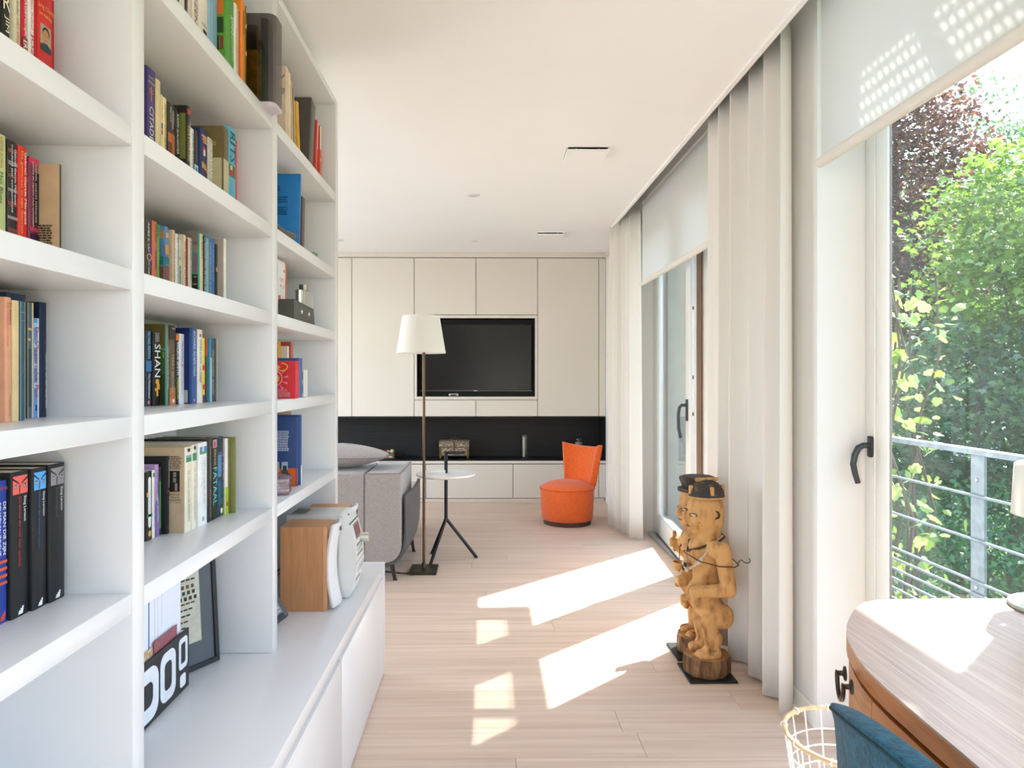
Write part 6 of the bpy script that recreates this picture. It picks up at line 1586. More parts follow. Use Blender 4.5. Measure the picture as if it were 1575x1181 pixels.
# fourth shelf: blue book, green notebook, brown book, strap
t = shelfbook(-0.655, 2.395, 0.014, 0.268, z4, '#1a7bc4', [('ND', '#0f4a86', 0.30, 0.62, 0.16, 0.24, 3), ('ND', '#0f4a86', 0.18, 0.62, 0.30, 0.40, 3), ('ND', '#0f4a86', 0.18, 0.62, 0.44, 0.56, 4), ('ND', '#0f4a86', 0.34, 0.62, 0.60, 0.68, 3)], 'bright blue book showing its cover, leaning in the right bay', G4, 5.0, depth=0.235)
shelfbook(-0.695, 2.412, 0.010, 0.272, z4, '#4f6a34', [], 'green patterned notebook peeping out behind the blue book', G4, 5.0, depth=0.2)
shelfbook(-0.660, 2.447, 0.040, 0.198, z4, '#5a4741', [('R', '#6d5a52', 0.2, 0.8, 0.1, 0.9)], 'dark brown cloth book leaning against the blue one', G4, 3.5)
sp = thing('glasses_strap', 'dark grey leather strap lying in front of the blue book', 'strap', (-0.655, 2.2, Lz[4]))
st = [(-0.700, 2.085, z4 + 0.075), (-0.69, 2.11, z4 + 0.062), (-0.672, 2.15, z4 + 0.03), (-0.655, 2.20, z4 + 0.014), (-0.640, 2.235, z4 + 0.012), (-0.632, 2.255, z4 + 0.014)]
B().tube(st, [0.010, 0.011, 0.012, 0.0125, 0.0125, 0.010], 10).obj('strap_body', mat('strap_leather', '#5a5854', 0.5), sp, 60)
B().box(-0.76, -0.69, 2.075, 2.12, z4, z4 + 0.085, 0.015, 3).obj('strap_case', mat('case_leather', '#3a3836', 0.5), sp, 40)
o = B().tube([(-0.66, 2.525, z4 + 0.001), (-0.645, 2.545, z4 + 0.010), (-0.64, 2.575, z4 + 0.012), (-0.645, 2.60, z4 + 0.006)], [0.002, 0.006, 0.007, 0.002], 8).obj('leaf_sprig', mat('sprig_green', '#6f9a78', 0.6, vary=0.3, scale=(90, 90, 90)), None, 60)
prop(o, 'tiny green sprig lying at the foot of the brown book', 'sprig')

# third shelf: white product box with a beach picture, dark case, hip flask
t = thing('product_box', 'white and orange cardboard box with a beach picture', 'box', (-0.75, 2.22, z3), G3)
bx('carton', mat('carton_white', '#dcd7de', 0.5), t, -0.80, -0.700, 2.10, 2.40, z3, z3 + 0.205, 0.001, 1)
bx('orange_edge', ink('#dd7440'), t, -0.7002, -0.6994, 2.385, 2.40, z3, z3 + 0.205)
bx('screen_frame', ink('#38363a'), t, -0.7002, -0.6992, 2.12, 2.272, z3 + 0.045, z3 + 0.185)
for (c, a, b_, e, f) in (('#3f8fd0', 2.12, 2.264, 0.11, 0.17), ('#8fc0e0', 2.12, 2.264, 0.105, 0.125), ('#3fb5b8', 2.12, 2.264, 0.058, 0.106), ('#6a6a48', 2.195, 2.262, 0.098, 0.118), ('#d9cfa8', 2.205, 2.262, 0.075, 0.097)):
    bx('picture_print', ink(c), t, -0.6996, -0.6988 + (0.0002 if c in ('#6a6a48', '#d9cfa8') else 0), a, b_, z3 + e, z3 + f)
bx('picture_rocks', ink('#5a4334'), t, -0.6998, -0.6990, 2.10, 2.272, z3, z3 + 0.042)
bx('side_panel', ink('#e8e6e8'), t, -0.7, -0.6990, 2.30, 2.382, z3 + 0.01, z3 + 0.195)
bx('orange_logo', ink('#e0682c'), t, -0.6994, -0.6985, 2.304, 2.33, z3 + 0.058, z3 + 0.085)
bx('orange_logo', ink('#e0682c'), t, -0.6994, -0.6985, 2.335, 2.372, z3 + 0.035, z3 + 0.055)
for (s, zz, w_) in (('GPS', 0.140, 0.05), ('4.3', 0.118, 0.05)):
    letters(s, ink('#d9765a'), t, frame_m(Vector((-0.6982, 2.342, z3 + zz)) - Vector(t.location), (0, 1, 0), (0, 0, 1)), w_, 0.012, 'box_lettering')
bx('carton_marks', ink('#55555a'), t, -0.6992, -0.6984, 2.365, 2.373, z3 + 0.168, z3 + 0.178)
t = thing('dark_case', 'low dark grey leather case with two round studs', 'case', (-0.665, 2.42, z3), G3)
lth = mat('case_grey_leather', '#55524d', 0.6, vary=0.1, bump=0.1)
B().prism([(2.30, z3), (2.575, z3), (2.560, z3 + 0.062), (2.30, z3 + 0.070)], 'x', -0.695, -0.645).obj('case_body', lth, t, 30)
for yy in (2.395, 2.49):
    B().lathe([(0.0, 0.004), (0.006, 0.003), (0.008, 0.0)], (0, 0, 0), 14, M=Matrix.Translation((-0.6448, yy, z3 + 0.036)) @ Matrix.Rotation(PI / 2, 4, 'Y')).obj('stud', mat('stud_nickel', '#c9c4ba', 0.25, 0.9), t, 60)
t = thing('hip_flask', 'polished metal hip flask with a small cap', 'flask', (-0.72, 2.70, z3), G3)
stl = mat('polished_steel', '#cfcdc6', 0.16, 0.95, vary=0.06, scale=(30, 30, 30), bump=0.12, bscale=120)
fl_ = []
for k in range(40):
    a = 2 * PI * k / 40
    sg = lambda v: math.copysign(abs(v) ** 0.55, v)
    fl_.append((-0.705 + 0.0185 * sg(math.sin(a)), 2.658 + 0.096 * sg(math.cos(a))))
B().prism(fl_, 'z', z3, z3 + 0.135).obj('flask_body', stl, t, 40)
B().lathe([(0.012, 0.135), (0.012, 0.142), (0.017, 0.142), (0.0185, 0.163), (0.0, 0.164)], (-0.705, 2.645, z3), 20).obj('flask_cap', mat('cap_steel', '#a39d93', 0.3, 0.8), t, 40)

# second shelf: medicine packs, small books and a lip balm
def pack(name, label, cat, col, x0, x1, y0, y1, h, z=z2, rough=0.4):
    t = thing(name, label, cat, ((x0 + x1) / 2, (y0 + y1) / 2, z), G2)
    bx('carton', mat('carton_' + col.lstrip('#'), col, rough, vary=0.05), t, x0, x1, y0, y1, z, z + h, 0.001, 1)
    return t
Yp = 2.235
t = pack('medicine_box', 'red medicine box with yellow number and sunburst rings', 'box', '#d2303a', -0.735, -0.622, Yp, Yp + 0.045, 0.123)
org = Vector(t.location)
letters('24', ink('#f2e03a'), t, frame_m(Vector((-0.686, Yp - 0.0012, z2 + 0.102)) - org, (1, 0, 0), (0, 0, 1)), 0.021, 0.013, 'box_number')
for k, (c, r_) in enumerate((('#e8a8ac', 0.0255), ('#c9282c', 0.0225), ('#e07a30', 0.0175), ('#f0d83a', 0.0125), ('#f2ecec', 0.007))):
    B().prism([(-0.690 + r_ * math.cos(a), z2 + 0.066 + r_ * math.sin(a)) for a in [2 * PI * i / 26 for i in range(26)]], 'y', Yp - 0.0006 - 0.0002 * k, Yp).obj('sunburst_ring', ink(c), t)
for k in range(12):
    a = 2 * PI * k / 12 + 0.13
    rd = Vector((math.cos(a), math.sin(a)))
    pp = [(-0.690 + rd.x * 0.026, z2 + 0.066 + rd.y * 0.026), (-0.690 + rd.x * 0.044 - rd.y * 0.004, z2 + 0.066 + rd.y * 0.044 + rd.x * 0.004), (-0.690 + rd.x * 0.044 + rd.y * 0.004, z2 + 0.066 + rd.y * 0.044 - rd.x * 0.004)]
    B().prism(pp, 'y', Yp - 0.0005, Yp).obj('sunburst_ray', ink('#e0868c'), t)
B().tube([(-0.667 + 0.019 * math.cos(a), Yp - 0.0008, z2 + 0.103 + 0.012 * math.sin(a)) for a in [-2.3 + 3.9 * i / 20 for i in range(21)]], 0.0013, 6).obj('yellow_arc', ink('#e8d43a'), t)
for k, s in enumerate(('VOOR AL', 'SPIERPIJN', 'DOLEURS MUSCULAIRES', 'CUTANE PLEISTER', 'EMPLATRE CUTANE')):
    letters(s, ink('#f0dcdc'), t, frame_m(Vector((-0.664, Yp - 0.0010, z2 + 0.029 - 0.0055 * k)) - org, (1, 0, 0), (0, 0, 1)), 0.05 if k > 1 else 0.03, 0.0032, 'box_lettering')
pack('lilac_pack', 'narrow lilac pack standing in front of the red medicine box', 'box', '#9388b8', -0.745, -0.690, Yp - 0.040, Yp - 0.015, 0.082)
t = pack('barcode_pack', 'small white pack with barcodes beside the red medicine box', 'box', '#e2dfda', -0.675, -0.648, Yp + 0.20, Yp + 0.25, 0.096)
for (za, zb) in ((0.062, 0.088), (0.014, 0.045)):
    for k in range(7):
        bx('barcode_bar', ink('#3a3838'), t, -0.671, -0.651, Yp + 0.1985, Yp + 0.2, z2 + za + (zb - za) * (k + 0.1) / 7, z2 + za + (zb - za) * (k + (0.5 if k % 2 else 0.75)) / 7)
pack('blue_box', 'blue and green box edge behind the red medicine box', 'box', '#2f62a8', -0.72, -0.638, Yp + 0.10, Yp + 0.14, 0.135)
pack('yellow_book', 'mustard yellow book standing at the back of the medicine shelf', 'book', '#e0a02c', -0.88, -0.728, Yp + 0.165, Yp + 0.195, 0.196)
pack('red_book', 'brick red book behind the mustard yellow one', 'book', '#b9523f', -0.86, -0.700, Yp + 0.22, Yp + 0.25, 0.197)
pack('white_book', 'small white book between the yellow and the red one', 'book', '#e6dfd4', -0.82, -0.705, Yp + 0.198, Yp + 0.215, 0.180)
pack('navy_booklet', 'navy and orange booklet left of the lip balm', 'book', '#2c468c', -0.86, -0.763, Yp + 0.06, Yp + 0.075, 0.172)
pack('orange_booklet', 'orange striped booklet left of the lip balm', 'book', '#e0623a', -0.84, -0.757, Yp + 0.078, Yp + 0.092, 0.171)
t = thing('lip_balm', 'pink and black lip balm tube behind the red box', 'tube', (-0.735, Yp + 0.075, z2), G2)
B().lathe([(0.0, 0.0), (0.0105, 0.0), (0.0105, 0.152), (0.009, 0.155), (0.0, 0.156)], (-0.738, Yp + 0.108, z2), 18).obj('tube_body', ink('#e0307c', 0.35), t, 50)
B().lathe([(0.0108, 0.128), (0.0108, 0.142)], (-0.738, Yp + 0.108, z2), 18).obj('tube_band', ink('#2a1c24'), t, 50)

# lowest shelf: blue and orange book, wrapped discs
t = shelfbook(-0.668, 2.415, 0.024, 0.243, z1, '#1f3f78', [('NR', '#d9622c', 0.0, 1.0, 0.735, 1.0), ('R', '#d9622c', 0.0, 0.3, 0.735, 1.0), ('ND', '#c9d2e4', 0.15, 0.64, 0.19, 0.49, 12), ('NR', '#a8c0d0', 0.15, 0.285, 0.645, 0.82), ('NR', '#4a5a34', 0.15, 0.285, 0.76, 0.82), ('NR', '#2a3850', 0.17, 0.26, 0.70, 0.77), ('NR', '#c9b8a8', 0.31, 0.46, 0.645, 0.80), ('NR', '#9a5a3a', 0.34, 0.43, 0.67, 0.78), ('NR', '#8a7a3c', 0.48, 0.62, 0.645, 0.80)], 'blue and orange hardback showing its back cover', G1, 0, depth=0.185)
shelfbook(-0.662, 2.442, 0.018, 0.250, z1, '#24508c', [('R', '#e2e0dc', 0.3, 1, 0.72, 1.0)], 'slim blue book behind the blue and orange hardback', G1, 0, depth=0.17)
shelfbook(-0.70, 2.463, 0.016, 0.262, z1, '#c9b294', [], 'pale tan book behind the blue books', G1, 0, depth=0.15)
t = thing('wrapped_discs', 'stack of discs in crinkled clear plastic wrap', 'discs', (-0.70, 2.28, z1), G1)
dm = mat('disc_cases', '#7a5a66', 0.25, vary=0.0, col2='#b7a2ac', scale=(14, 14, 90), spec=0.8, lo=0.4, hi=0.62, bump=0.5, bscale=70)
R = Matrix.Translation((-0.722, 2.285, z1)) @ Matrix.Rotation(math.radians(16), 4, 'Z')
for k in range(5):
    B().box(-0.062, 0.062, -0.07, 0.07, 0.0005 + 0.0105 * k, 0.0105 * (k + 1), 0.001, 1, M=R).obj('disc_case', dm, t, 40)
wrap = glass_mat('plastic_wrap', (0.92, 0.9, 0.93), 0.10, 0.8, 0.12)
r_ = random.Random(3)
def wr(i, j):
    a = 2 * PI * i
    e = lambda v: math.copysign(abs(v) ** 0.4, v)
    w = 1 + 0.03 * math.sin(23 * a + 9 * j) + 0.025 * math.sin(41 * a - 13 * j)
    s = 1.0 if 0.05 < j < 0.95 else 0.8
    return R @ Vector((0.068 * e(math.cos(a)) * w * s, 0.077 * e(math.sin(a)) * w * s, 0.0006 + 0.058 * j))
B().grid(wr, 90, 12, True).obj('plastic_wrap', wrap, t, 180)
# ------------------------------------------------------------------ two carved wooden figures by the curtain
M['carved'] = mat('carved_wood', '#c99a63', 0.7, vary=0.0, col2='#8a5a31', scale=(30, 30, 12), lo=0.27, hi=0.52, bump=0.9, bscale=90, spec=0.2, detail=8)
M['carved_dark'] = mat('hat_black_worn', '#35302c', 0.75, vary=0.0, col2='#6d5638', scale=(35, 35, 35), lo=0.28, hi=0.46, bump=0.5, bscale=110)
M['bark'] = wood_mat('log_bark', '#96704c', '#3a2618', (42, 42, 7), 0.85, bump=0.6)
M['logtop'] = mat('log_top', '#b98a58', 0.8, vary=0.0, col2='#8f6439', scale=(16, 16, 16), bump=0.4, bscale=120)
M['ironplate'] = mat('iron_plate', '#232325', 0.5, 0.3, vary=0.15)
M['paintline'] = mat('painted_dark_line', '#3a2a1e', 0.8)
M['cordb'] = mat('dark_cord', '#2c241e', 0.8)
M['shellbead'] = mat('shell_bead', '#cdbfa4', 0.5, vary=0.4, scale=(200, 200, 200))
M['eyewhite'] = mat('eye_pale', '#cdb898', 0.7)

def figure(label, px, py, lx, ly, rot, second=False):
    t = thing('carved_figure', label, 'statue', (px, py, 0), 'pair of carved wooden figures')
    bx('iron_plate', M['ironplate'], t, px - 0.102, px + 0.102, py - 0.1, py + 0.1, 0.0, 0.009, 0.001, 1)
    # log: irregular octagon
    r_ = random.Random(4 if second else 2)
    oc = []
    for k in range(9):
        a = 2 * PI * k / 9 + 0.35
        rr_ = (0.103 if not second else 0.098) * (0.94 + 0.1 * r_.random())
        oc.append((lx + rr_ * math.cos(a), ly + rr_ * math.sin(a) * 0.93))
    lg = B()
    n = len(oc); vs = []
    for (z, s) in ((0.0092, 0.93), (0.02, 0.985), (0.072, 1.0), (0.083, 0.985), (0.0875, 0.955)):
        vs += [Vector((lx + (p[0] - lx) * s, ly + (p[1] - ly) * s, z)) for p in oc]
    fs = [tuple(range(n - 1, -1, -1))]
    for k in range(4):
        for i in range(n):
            j = (i + 1) % n
            fs.append((k * n + i, k * n + j, (k + 1) * n + j, (k + 1) * n + i))
    lg.add(vs, fs).obj('log_base', M['bark'], t, 40)
    tp = [Vector((lx + (p[0] - lx) * 0.955, ly + (p[1] - ly) * 0.955, 0.0876)) for p in oc]
    B().add(tp + [v + Vector((0, 0, 0.003)) for v in tp], [tuple(range(n - 1, -1, -1)), tuple(range(n, 2 * n))] + [(i, (i + 1) % n, n + (i + 1) % n, n + i) for i in range(n)]).obj('log_top', M['logtop'], t)
    W = Matrix.Translation((lx + (0.0 if not second else 0.005), ly, 0.0)) @ Matrix.Rotation(rot, 4, 'Z')
    b = B()
    sc = 1.0 if not second else 0.965
    def Q(p): return (p[0], p[1], 0.09 + (p[2] - 0.09) * sc)
    def ell(c, r, p=1.0): b.ball(Q(c), r, 20, 14, p)
    def lim(a, c, ra, rb): b.limb(Q(a), Q(c), ra, rb)
    # head: long block with a flat face
    ell((0.004, 0, 0.705), (0.076, 0.058, 0.100), 0.72)
    ell((0.030, 0, 0.668), (0.052, 0.048, 0.050), 0.8)
    lim((-0.006, 0, 0.55), (-0.004, 0, 0.66), 0.060, 0.056)
    ell((0.030, 0, 0.735), (0.052, 0.052, 0.04), 0.8)
    lim((0.072, 0, 0.725), (0.090, 0, 0.682), 0.009, 0.014)
    ell((0.088, 0, 0.679), (0.012, 0.016, 0.008))
    ell((0.070, 0, 0.728), (0.014, 0.046, 0.007))
    ell((0.074, 0, 0.657), (0.015, 0.021, 0.007)); ell((0.072, 0, 0.645), (0.014, 0.019, 0.007))
    ell((0.062, 0, 0.628), (0.018, 0.028, 0.014))
    for s in (-1, 1):
        ell((0.058, s * 0.030, 0.690), (0.022, 0.022, 0.026))
    # trunk
    ell((0.006, 0, 0.535), (0.074, 0.074, 0.075), 0.85)
    lim((0.0, 0, 0.33), (0.004, 0, 0.52), 0.058, 0.062)
    ell((0.022, 0, 0.352), (0.066, 0.062, 0.075))
    lim((0.055, 0, 0.338), (0.100, 0, 0.330), 0.022, 0.011)
    lim((-0.005, -0.088, 0.562), (-0.005, 0.088, 0.562), 0.040, 0.040)
    ell((0.062, 0.03, 0.532), (0.022, 0.028, 0.026)); ell((0.062, -0.03, 0.532), (0.022, 0.028, 0.026))
    ell((-0.010, 0, 0.290), (0.056, 0.070, 0.050), 0.85)
    for s in (-1, 1):
        ell((-0.050, s * 0.038, 0.262), (0.050, 0.046, 0.052), 0.85)
    if not second:
        for s in (-1, 1):
            lim((-0.026, s * 0.104, 0.566), (-0.048, s * 0.118, 0.405), 0.036, 0.032)
            lim((-0.050, s * 0.118, 0.398), (0.060, s * 0.088, 0.388), 0.031, 0.025)
            ell((0.082, s * 0.080, 0.384), (0.024, 0.022, 0.026), 0.7)
            for q in range(4):          # curled fingers on the front of each fist
                lim((0.103, s * (0.066 + 0.0095 * q), 0.398), (0.098, s * (0.066 + 0.0095 * q), 0.371), 0.0056, 0.0050)
            lim((0.078, s * 0.059, 0.405), (0.100, s * 0.060, 0.398), 0.006, 0.005)
            lim((-0.040, s * 0.044, 0.268), (0.012, s * 0.050, 0.246), 0.050, 0.037)
            ell((0.034, s * 0.050, 0.240), (0.022, 0.028, 0.026))
            lim((0.010, s * 0.049, 0.232), (-0.006, s * 0.047, 0.130), 0.037, 0.029)
            ell((-0.016, s * 0.047, 0.172), (0.034, 0.034, 0.042))
            ell((-0.004, s * 0.047, 0.128), (0.036, 0.036, 0.018))
            ell((0.010, s * 0.045, 0.103), (0.056, 0.036, 0.020), 0.8)
            ell((-0.004, s * 0.045, 0.115), (0.042, 0.040, 0.022))
            for q in range(5):
                lim((0.048, s * (0.024 + 0.0105 * q), 0.098), (0.066 - 0.003 * q, s * (0.024 + 0.0108 * q), 0.095), 0.0062, 0.0052)
    else:
        # left arm bent with a cup at the belly, right arm raised holding a stick
        lim((-0.02, 0.098, 0.556), (-0.036, 0.104, 0.430), 0.036, 0.031)
        lim((-0.036, 0.104, 0.43), (0.055, 0.064, 0.415), 0.031, 0.025)
        ell((0.078, 0.052, 0.412), (0.024, 0.026, 0.024), 0.8)
        lim((-0.02, -0.098, 0.556), (-0.002, -0.118, 0.440), 0.036, 0.031)
        lim((-0.002, -0.118, 0.440), (0.058, -0.112, 0.495), 0.030, 0.024)
        ell((0.068, -0.110, 0.512), (0.022, 0.022, 0.028), 0.8)
        for q in range(4):
            lim((0.086, -0.122, 0.494 + 0.011 * q), (0.090, -0.102, 0.494 + 0.011 * q), 0.0062, 0.0055)
            lim((0.094, 0.036 + 0.0105 * q, 0.424), (0.100, 0.036 + 0.0105 * q, 0.400), 0.006, 0.0052)
        lim((0.070, -0.110, 0.47), (0.070, -0.110, 0.562), 0.008, 0.010)
        lim((0.092, 0.020, 0.425), (0.102, 0.028, 0.418), 0.006, 0.005)
        ell((0.064, 0, 0.262), (0.020, 0.020, 0.022)); ell((0.060, 0.016, 0.236), (0.016, 0.016, 0.020)); ell((0.060, -0.016, 0.236), (0.016, 0.016, 0.020))
        for s in (-1, 1):
            lim((-0.008, s * 0.042, 0.262), (0.006, s * 0.042, 0.220), 0.044, 0.036)
            lim((0.004, s * 0.042, 0.215), (0.0, s * 0.042, 0.120), 0.031, 0.025)
            ell((0.018, s * 0.042, 0.102), (0.050, 0.030, 0.018), 0.8)
            for q in range(5):
                lim((0.052, s * (0.024 + 0.009 * q), 0.096), (0.067 - 0.003 * q, s * (0.024 + 0.009 * q), 0.094), 0.0058, 0.005)
    b.v = [tuple(W @ Vector(p)) for p in b.v]
    me = fuse(b, 0.0038, 2, 'body')
    bo = bpy.data.objects.new('body', me)
    me.materials.append(M['carved'])
    COL.objects.link(bo)
    bo.parent = t
    bo.location = -Vector(t.location)
    def part(bb, name, m, sm=60):
        bb.v = [tuple(W @ Vector(Q(p))) for p in bb.v]
        return bb.obj(name, m, t, sm)
    # painted eyes, ear, mouth
    for s in (-1, 1):
        e0 = Vector((0.071, s * 0.034, 0.703))
        tg = Vector((-0.62, s * 0.78, 0)).normalized()
        nn = Vector((0.78, s * 0.62, 0)).normalized()
        ring = [e0 + tg * (0.018 * math.cos(a)) + Vector((0, 0, 0.0075 * math.sin(a))) + nn * 0.0055 for a in [2 * PI * i / 18 for i in range(18)]]
        part(B().tube(ring, 0.0016, 6, closed=True), 'eye_line', M['paintline'], 180)
        part(B().ball(e0 + nn * 0.003, (0.009, 0.014, 0.006), 14, 8, 1.0), 'eye', M['eyewhite'], 180)
        part(B().ball(e0 + nn * 0.0095, (0.003, 0.0045, 0.0045), 10, 8), 'pupil', M['paintline'], 180)
        ear = [Vector((-0.016, s * 0.0605, 0.722)), Vector((-0.026, s * 0.0615, 0.718)), Vector((-0.031, s * 0.0615, 0.706)), Vector((-0.028, s * 0.061, 0.694)), Vector((-0.014, s * 0.060, 0.689))]
        part(B().tube(ear, [0.0025, 0.0042, 0.0048, 0.0042, 0.0025], 8), 'ear', M['paintline'], 180)
        part(B().ball((0.052, s * 0.0475, 0.672), 0.0035, 10, 8), 'scar_mark', M['paintline'], 180)
    part(B().tube([(0.082, -0.018, 0.651), (0.0885, 0.0, 0.651), (0.082, 0.018, 0.651)], 0.0018, 6), 'mouth_line', M['paintline'], 180)
    if not second:
        # skull cap with four lugs and a crest
        cap = [(0.0, 0.850), (0.022, 0.849), (0.045, 0.838), (0.062, 0.815), (0.070, 0.792), (0.073, 0.776), (0.060, 0.774), (0.0, 0.772)]
        part(B().lathe([(r, z) for r, z in reversed(cap)], (0.0, 0, 0), 32, M=Matrix.Diagonal((1.08, 0.92, 1, 1))), 'cap', M['carved_dark'], 50)
        rim = [(0.078 * math.cos(a), 0.067 * math.sin(a), 0.776) for a in [2 * PI * i / 32 for i in range(32)]]
        part(B().tube(rim, 0.004, 8, closed=True), 'cap_rim', M['carved'], 180)
        part(B().limb((0.045, 0.0, 0.850), (-0.045, 0.0, 0.852), 0.009, 0.009), 'cap_crest', M['carved'], 180)
        for (x, y) in ((0.072, 0.0), (-0.072, 0.0), (0.0, 0.058), (0.0, -0.058)):
            part(B().box(x - 0.008, x + 0.008, y - 0.008, y + 0.008, 0.789, 0.826, 0.003, 2), 'cap_lug', M['carved'], 40)
        coll = [(0.088, 0, 0.540), (0.055, 0.060, 0.566), (-0.02, 0.086, 0.600), (-0.058, 0.05, 0.608), (-0.066, 0, 0.610), (-0.058, -0.05, 0.608), (-0.02, -0.086, 0.600), (0.055, -0.060, 0.566)]
        part(B().tube(coll, 0.0055, 8, closed=True), 'collar', M['paintline'], 180)
        neck = [(-0.05, 0.05, 0.612), (-0.01, 0.088, 0.598), (0.03, 0.084, 0.560), (0.055, 0.078, 0.520), (0.075, 0.058, 0.490), (0.085, 0.030, 0.472), (0.088, 0.0, 0.465), (0.082, -0.03, 0.48), (0.06, -0.075, 0.53), (0.0, -0.09, 0.595), (-0.05, -0.05, 0.612)]
        part(B().tube(neck, 0.0022, 6), 'necklace', M['shellbead'], 180)
        pts = [Vector(p) for p in neck[:9]]
        for k in range(len(pts) - 1):
            for f in (0.0, 0.33, 0.66):
                p = pts[k].lerp(pts[k + 1], f)
                part(B().ball(p, 0.0052 if k != 3 else 0.010, 10, 8), 'bead', M['shellbead'], 180)
        for q in range(5):
            part(B().ball((0.098 + 0.003 * (q % 2), 0.02 - 0.010 * q, 0.462 + 0.010 * ((q * 2) % 3)), (0.008, 0.009, 0.010), 10, 8), 'pendant', M['paintline'] if q % 2 else M['shellbead'], 180)
        cordp = [(0.088, -0.05, 0.525), (0.092, 0.02, 0.528), (0.070, 0.095, 0.518), (0.0, 0.146, 0.508), (-0.06, 0.150, 0.505), (-0.086, 0.130, 0.508), (-0.090, 0.09, 0.512), (-0.090, 0, 0.520), (-0.082, -0.145, 0.515), (0.01, -0.148, 0.518)]
        part(B().tube(cordp, 0.0022, 6, closed=True), 'cord', M['cordb'], 180)
        hook = [(-0.090, 0.110, 0.508), (-0.096, 0.116, 0.522), (-0.104, 0.118, 0.526), (-0.115, 0.121, 0.517), (-0.128, 0.124, 0.513), (-0.136, 0.126, 0.518), (-0.138, 0.127, 0.528), (-0.132, 0.126, 0.536)]
        part(B().tube(hook, 0.002, 6), 'wire_hook', M['cordb'], 180)
        for k in range(4):
            part(B().tube([(-0.012, 0.0805, 0.113 + 0.006 * k), (0.006, 0.0835, 0.114 + 0.006 * k), (0.020, 0.079, 0.114 + 0.006 * k)], 0.0012, 5), 'ankle_line', M['paintline'], 180)
    else:
        cap = [(0.0, 0.862), (0.060, 0.862), (0.074, 0.856), (0.076, 0.848), (0.066, 0.820), (0.064, 0.796), (0.058, 0.790), (0.0, 0.789)]
        part(B().lathe([(r, z) for r, z in reversed(cap)], (0.0, 0, 0), 32, M=Matrix.Diagonal((1.12, 0.95, 1, 1))), 'cap', M['carved_dark'], 50)
        vis = [(0.040 + 0.050 * math.cos(a), 0.066 * math.sin(a)) for a in [-PI / 2 + PI * i / 14 for i in range(15)]]
        part(B().prism(vis, 'z', 0.788, 0.803), 'cap_visor', M['carved_dark'], 40)
        rim = [(0.074 * math.cos(a), 0.062 * math.sin(a), 0.782) for a in [2 * PI * i / 32 for i in range(32)]]
        part(B().tube(rim, 0.008, 8, closed=True), 'hair_band', M['carved'], 180)
        coll = [(0.080, 0, 0.520), (0.06, 0.05, 0.560), (-0.02, 0.088, 0.598), (-0.066, 0, 0.606), (-0.02, -0.088, 0.598), (0.06, -0.05, 0.560)]
        part(B().tube(coll, 0.004, 8, closed=True), 'collar', M['paintline'], 180)
        part(B().tube([(0.083, 0.0, 0.52), (0.086, 0.0, 0.47), (0.085, 0.0, 0.43)], 0.0018, 6), 'jacket_line', M['paintline'], 180)
        part(B().lathe([(0.0, 0.0), (0.022, 0.004), (0.030, 0.02), (0.031, 0.045), (0.027, 0.045), (0.025, 0.02), (0.0, 0.01)], (0.095, 0.03, 0.405), 24), 'cup', M['carved'], 50)
    return t
figure('carved wooden figure with skull cap and bead necklace, in front of the other', 0.966, 2.980, 0.968, 2.985, math.radians(184))
figure('carved wooden figure with visor cap, standing behind the necklace one', 0.978, 3.212, 0.992, 3.215, math.radians(184), True)
# ------------------------------------------------------------------ balconies outside
ub = thing('upper_balcony', 'steel grating balcony of the floor above, seen only as shadow dots', 'balcony', (1.9, 2.3, 3.0))
bx('outer_beam', M['galv'], ub, 1.99, 2.125, -1.2, 5.556, 2.97, 3.0)
bx('inner_beam', M['galv'], ub, 1.5005, 1.642, -1.2, 5.556, 2.97, 3.0)
bx('end_plate', M['galv'], ub, 1.642, 1.99, 5.361, 5.556, 2.985, 3.0)
for yy in (0.209, 2.274, 4.339):
    bx('cross_beam', M['galv'], ub, 1.642, 1.99, yy - 0.038, yy + 0.038, 2.985, 3.0)
b = B()
k = 0
xx = 1.642 + 0.0325
while xx < 1.985:
    b.box(xx - 0.0055, xx + 0.0055, -1.2, 5.361, 2.988, 2.998); xx += 0.0325
yy = -1.18
while yy < 5.36:
    b.box(1.642, 1.99, yy - 0.0045, yy + 0.0045, 2.990, 2.997); yy += 0.0325
o = b.obj('grating', M['galv'], ub); o['kind'] = 'stuff'

lb = thing('balcony_floor', 'galvanised grating floor of the narrow balcony outside', 'balcony', (1.78, 3.5, -0.1))
b = B()
xx = 1.52
while xx < 2.05:
    b.box(xx - 0.003, xx + 0.003, -1.2, 9.0, -0.075, -0.045); xx += 0.033
yy = -1.18
while yy < 9.0:
    b.box(1.51, 2.05, yy - 0.003, yy + 0.003, -0.06, -0.045); yy += 0.066
o = b.obj('grating', M['galv'], lb); o['kind'] = 'stuff'
bx('edge_beam', M['galv'], lb, 2.03, 2.045, -1.2, 9.0, -0.16, -0.04)

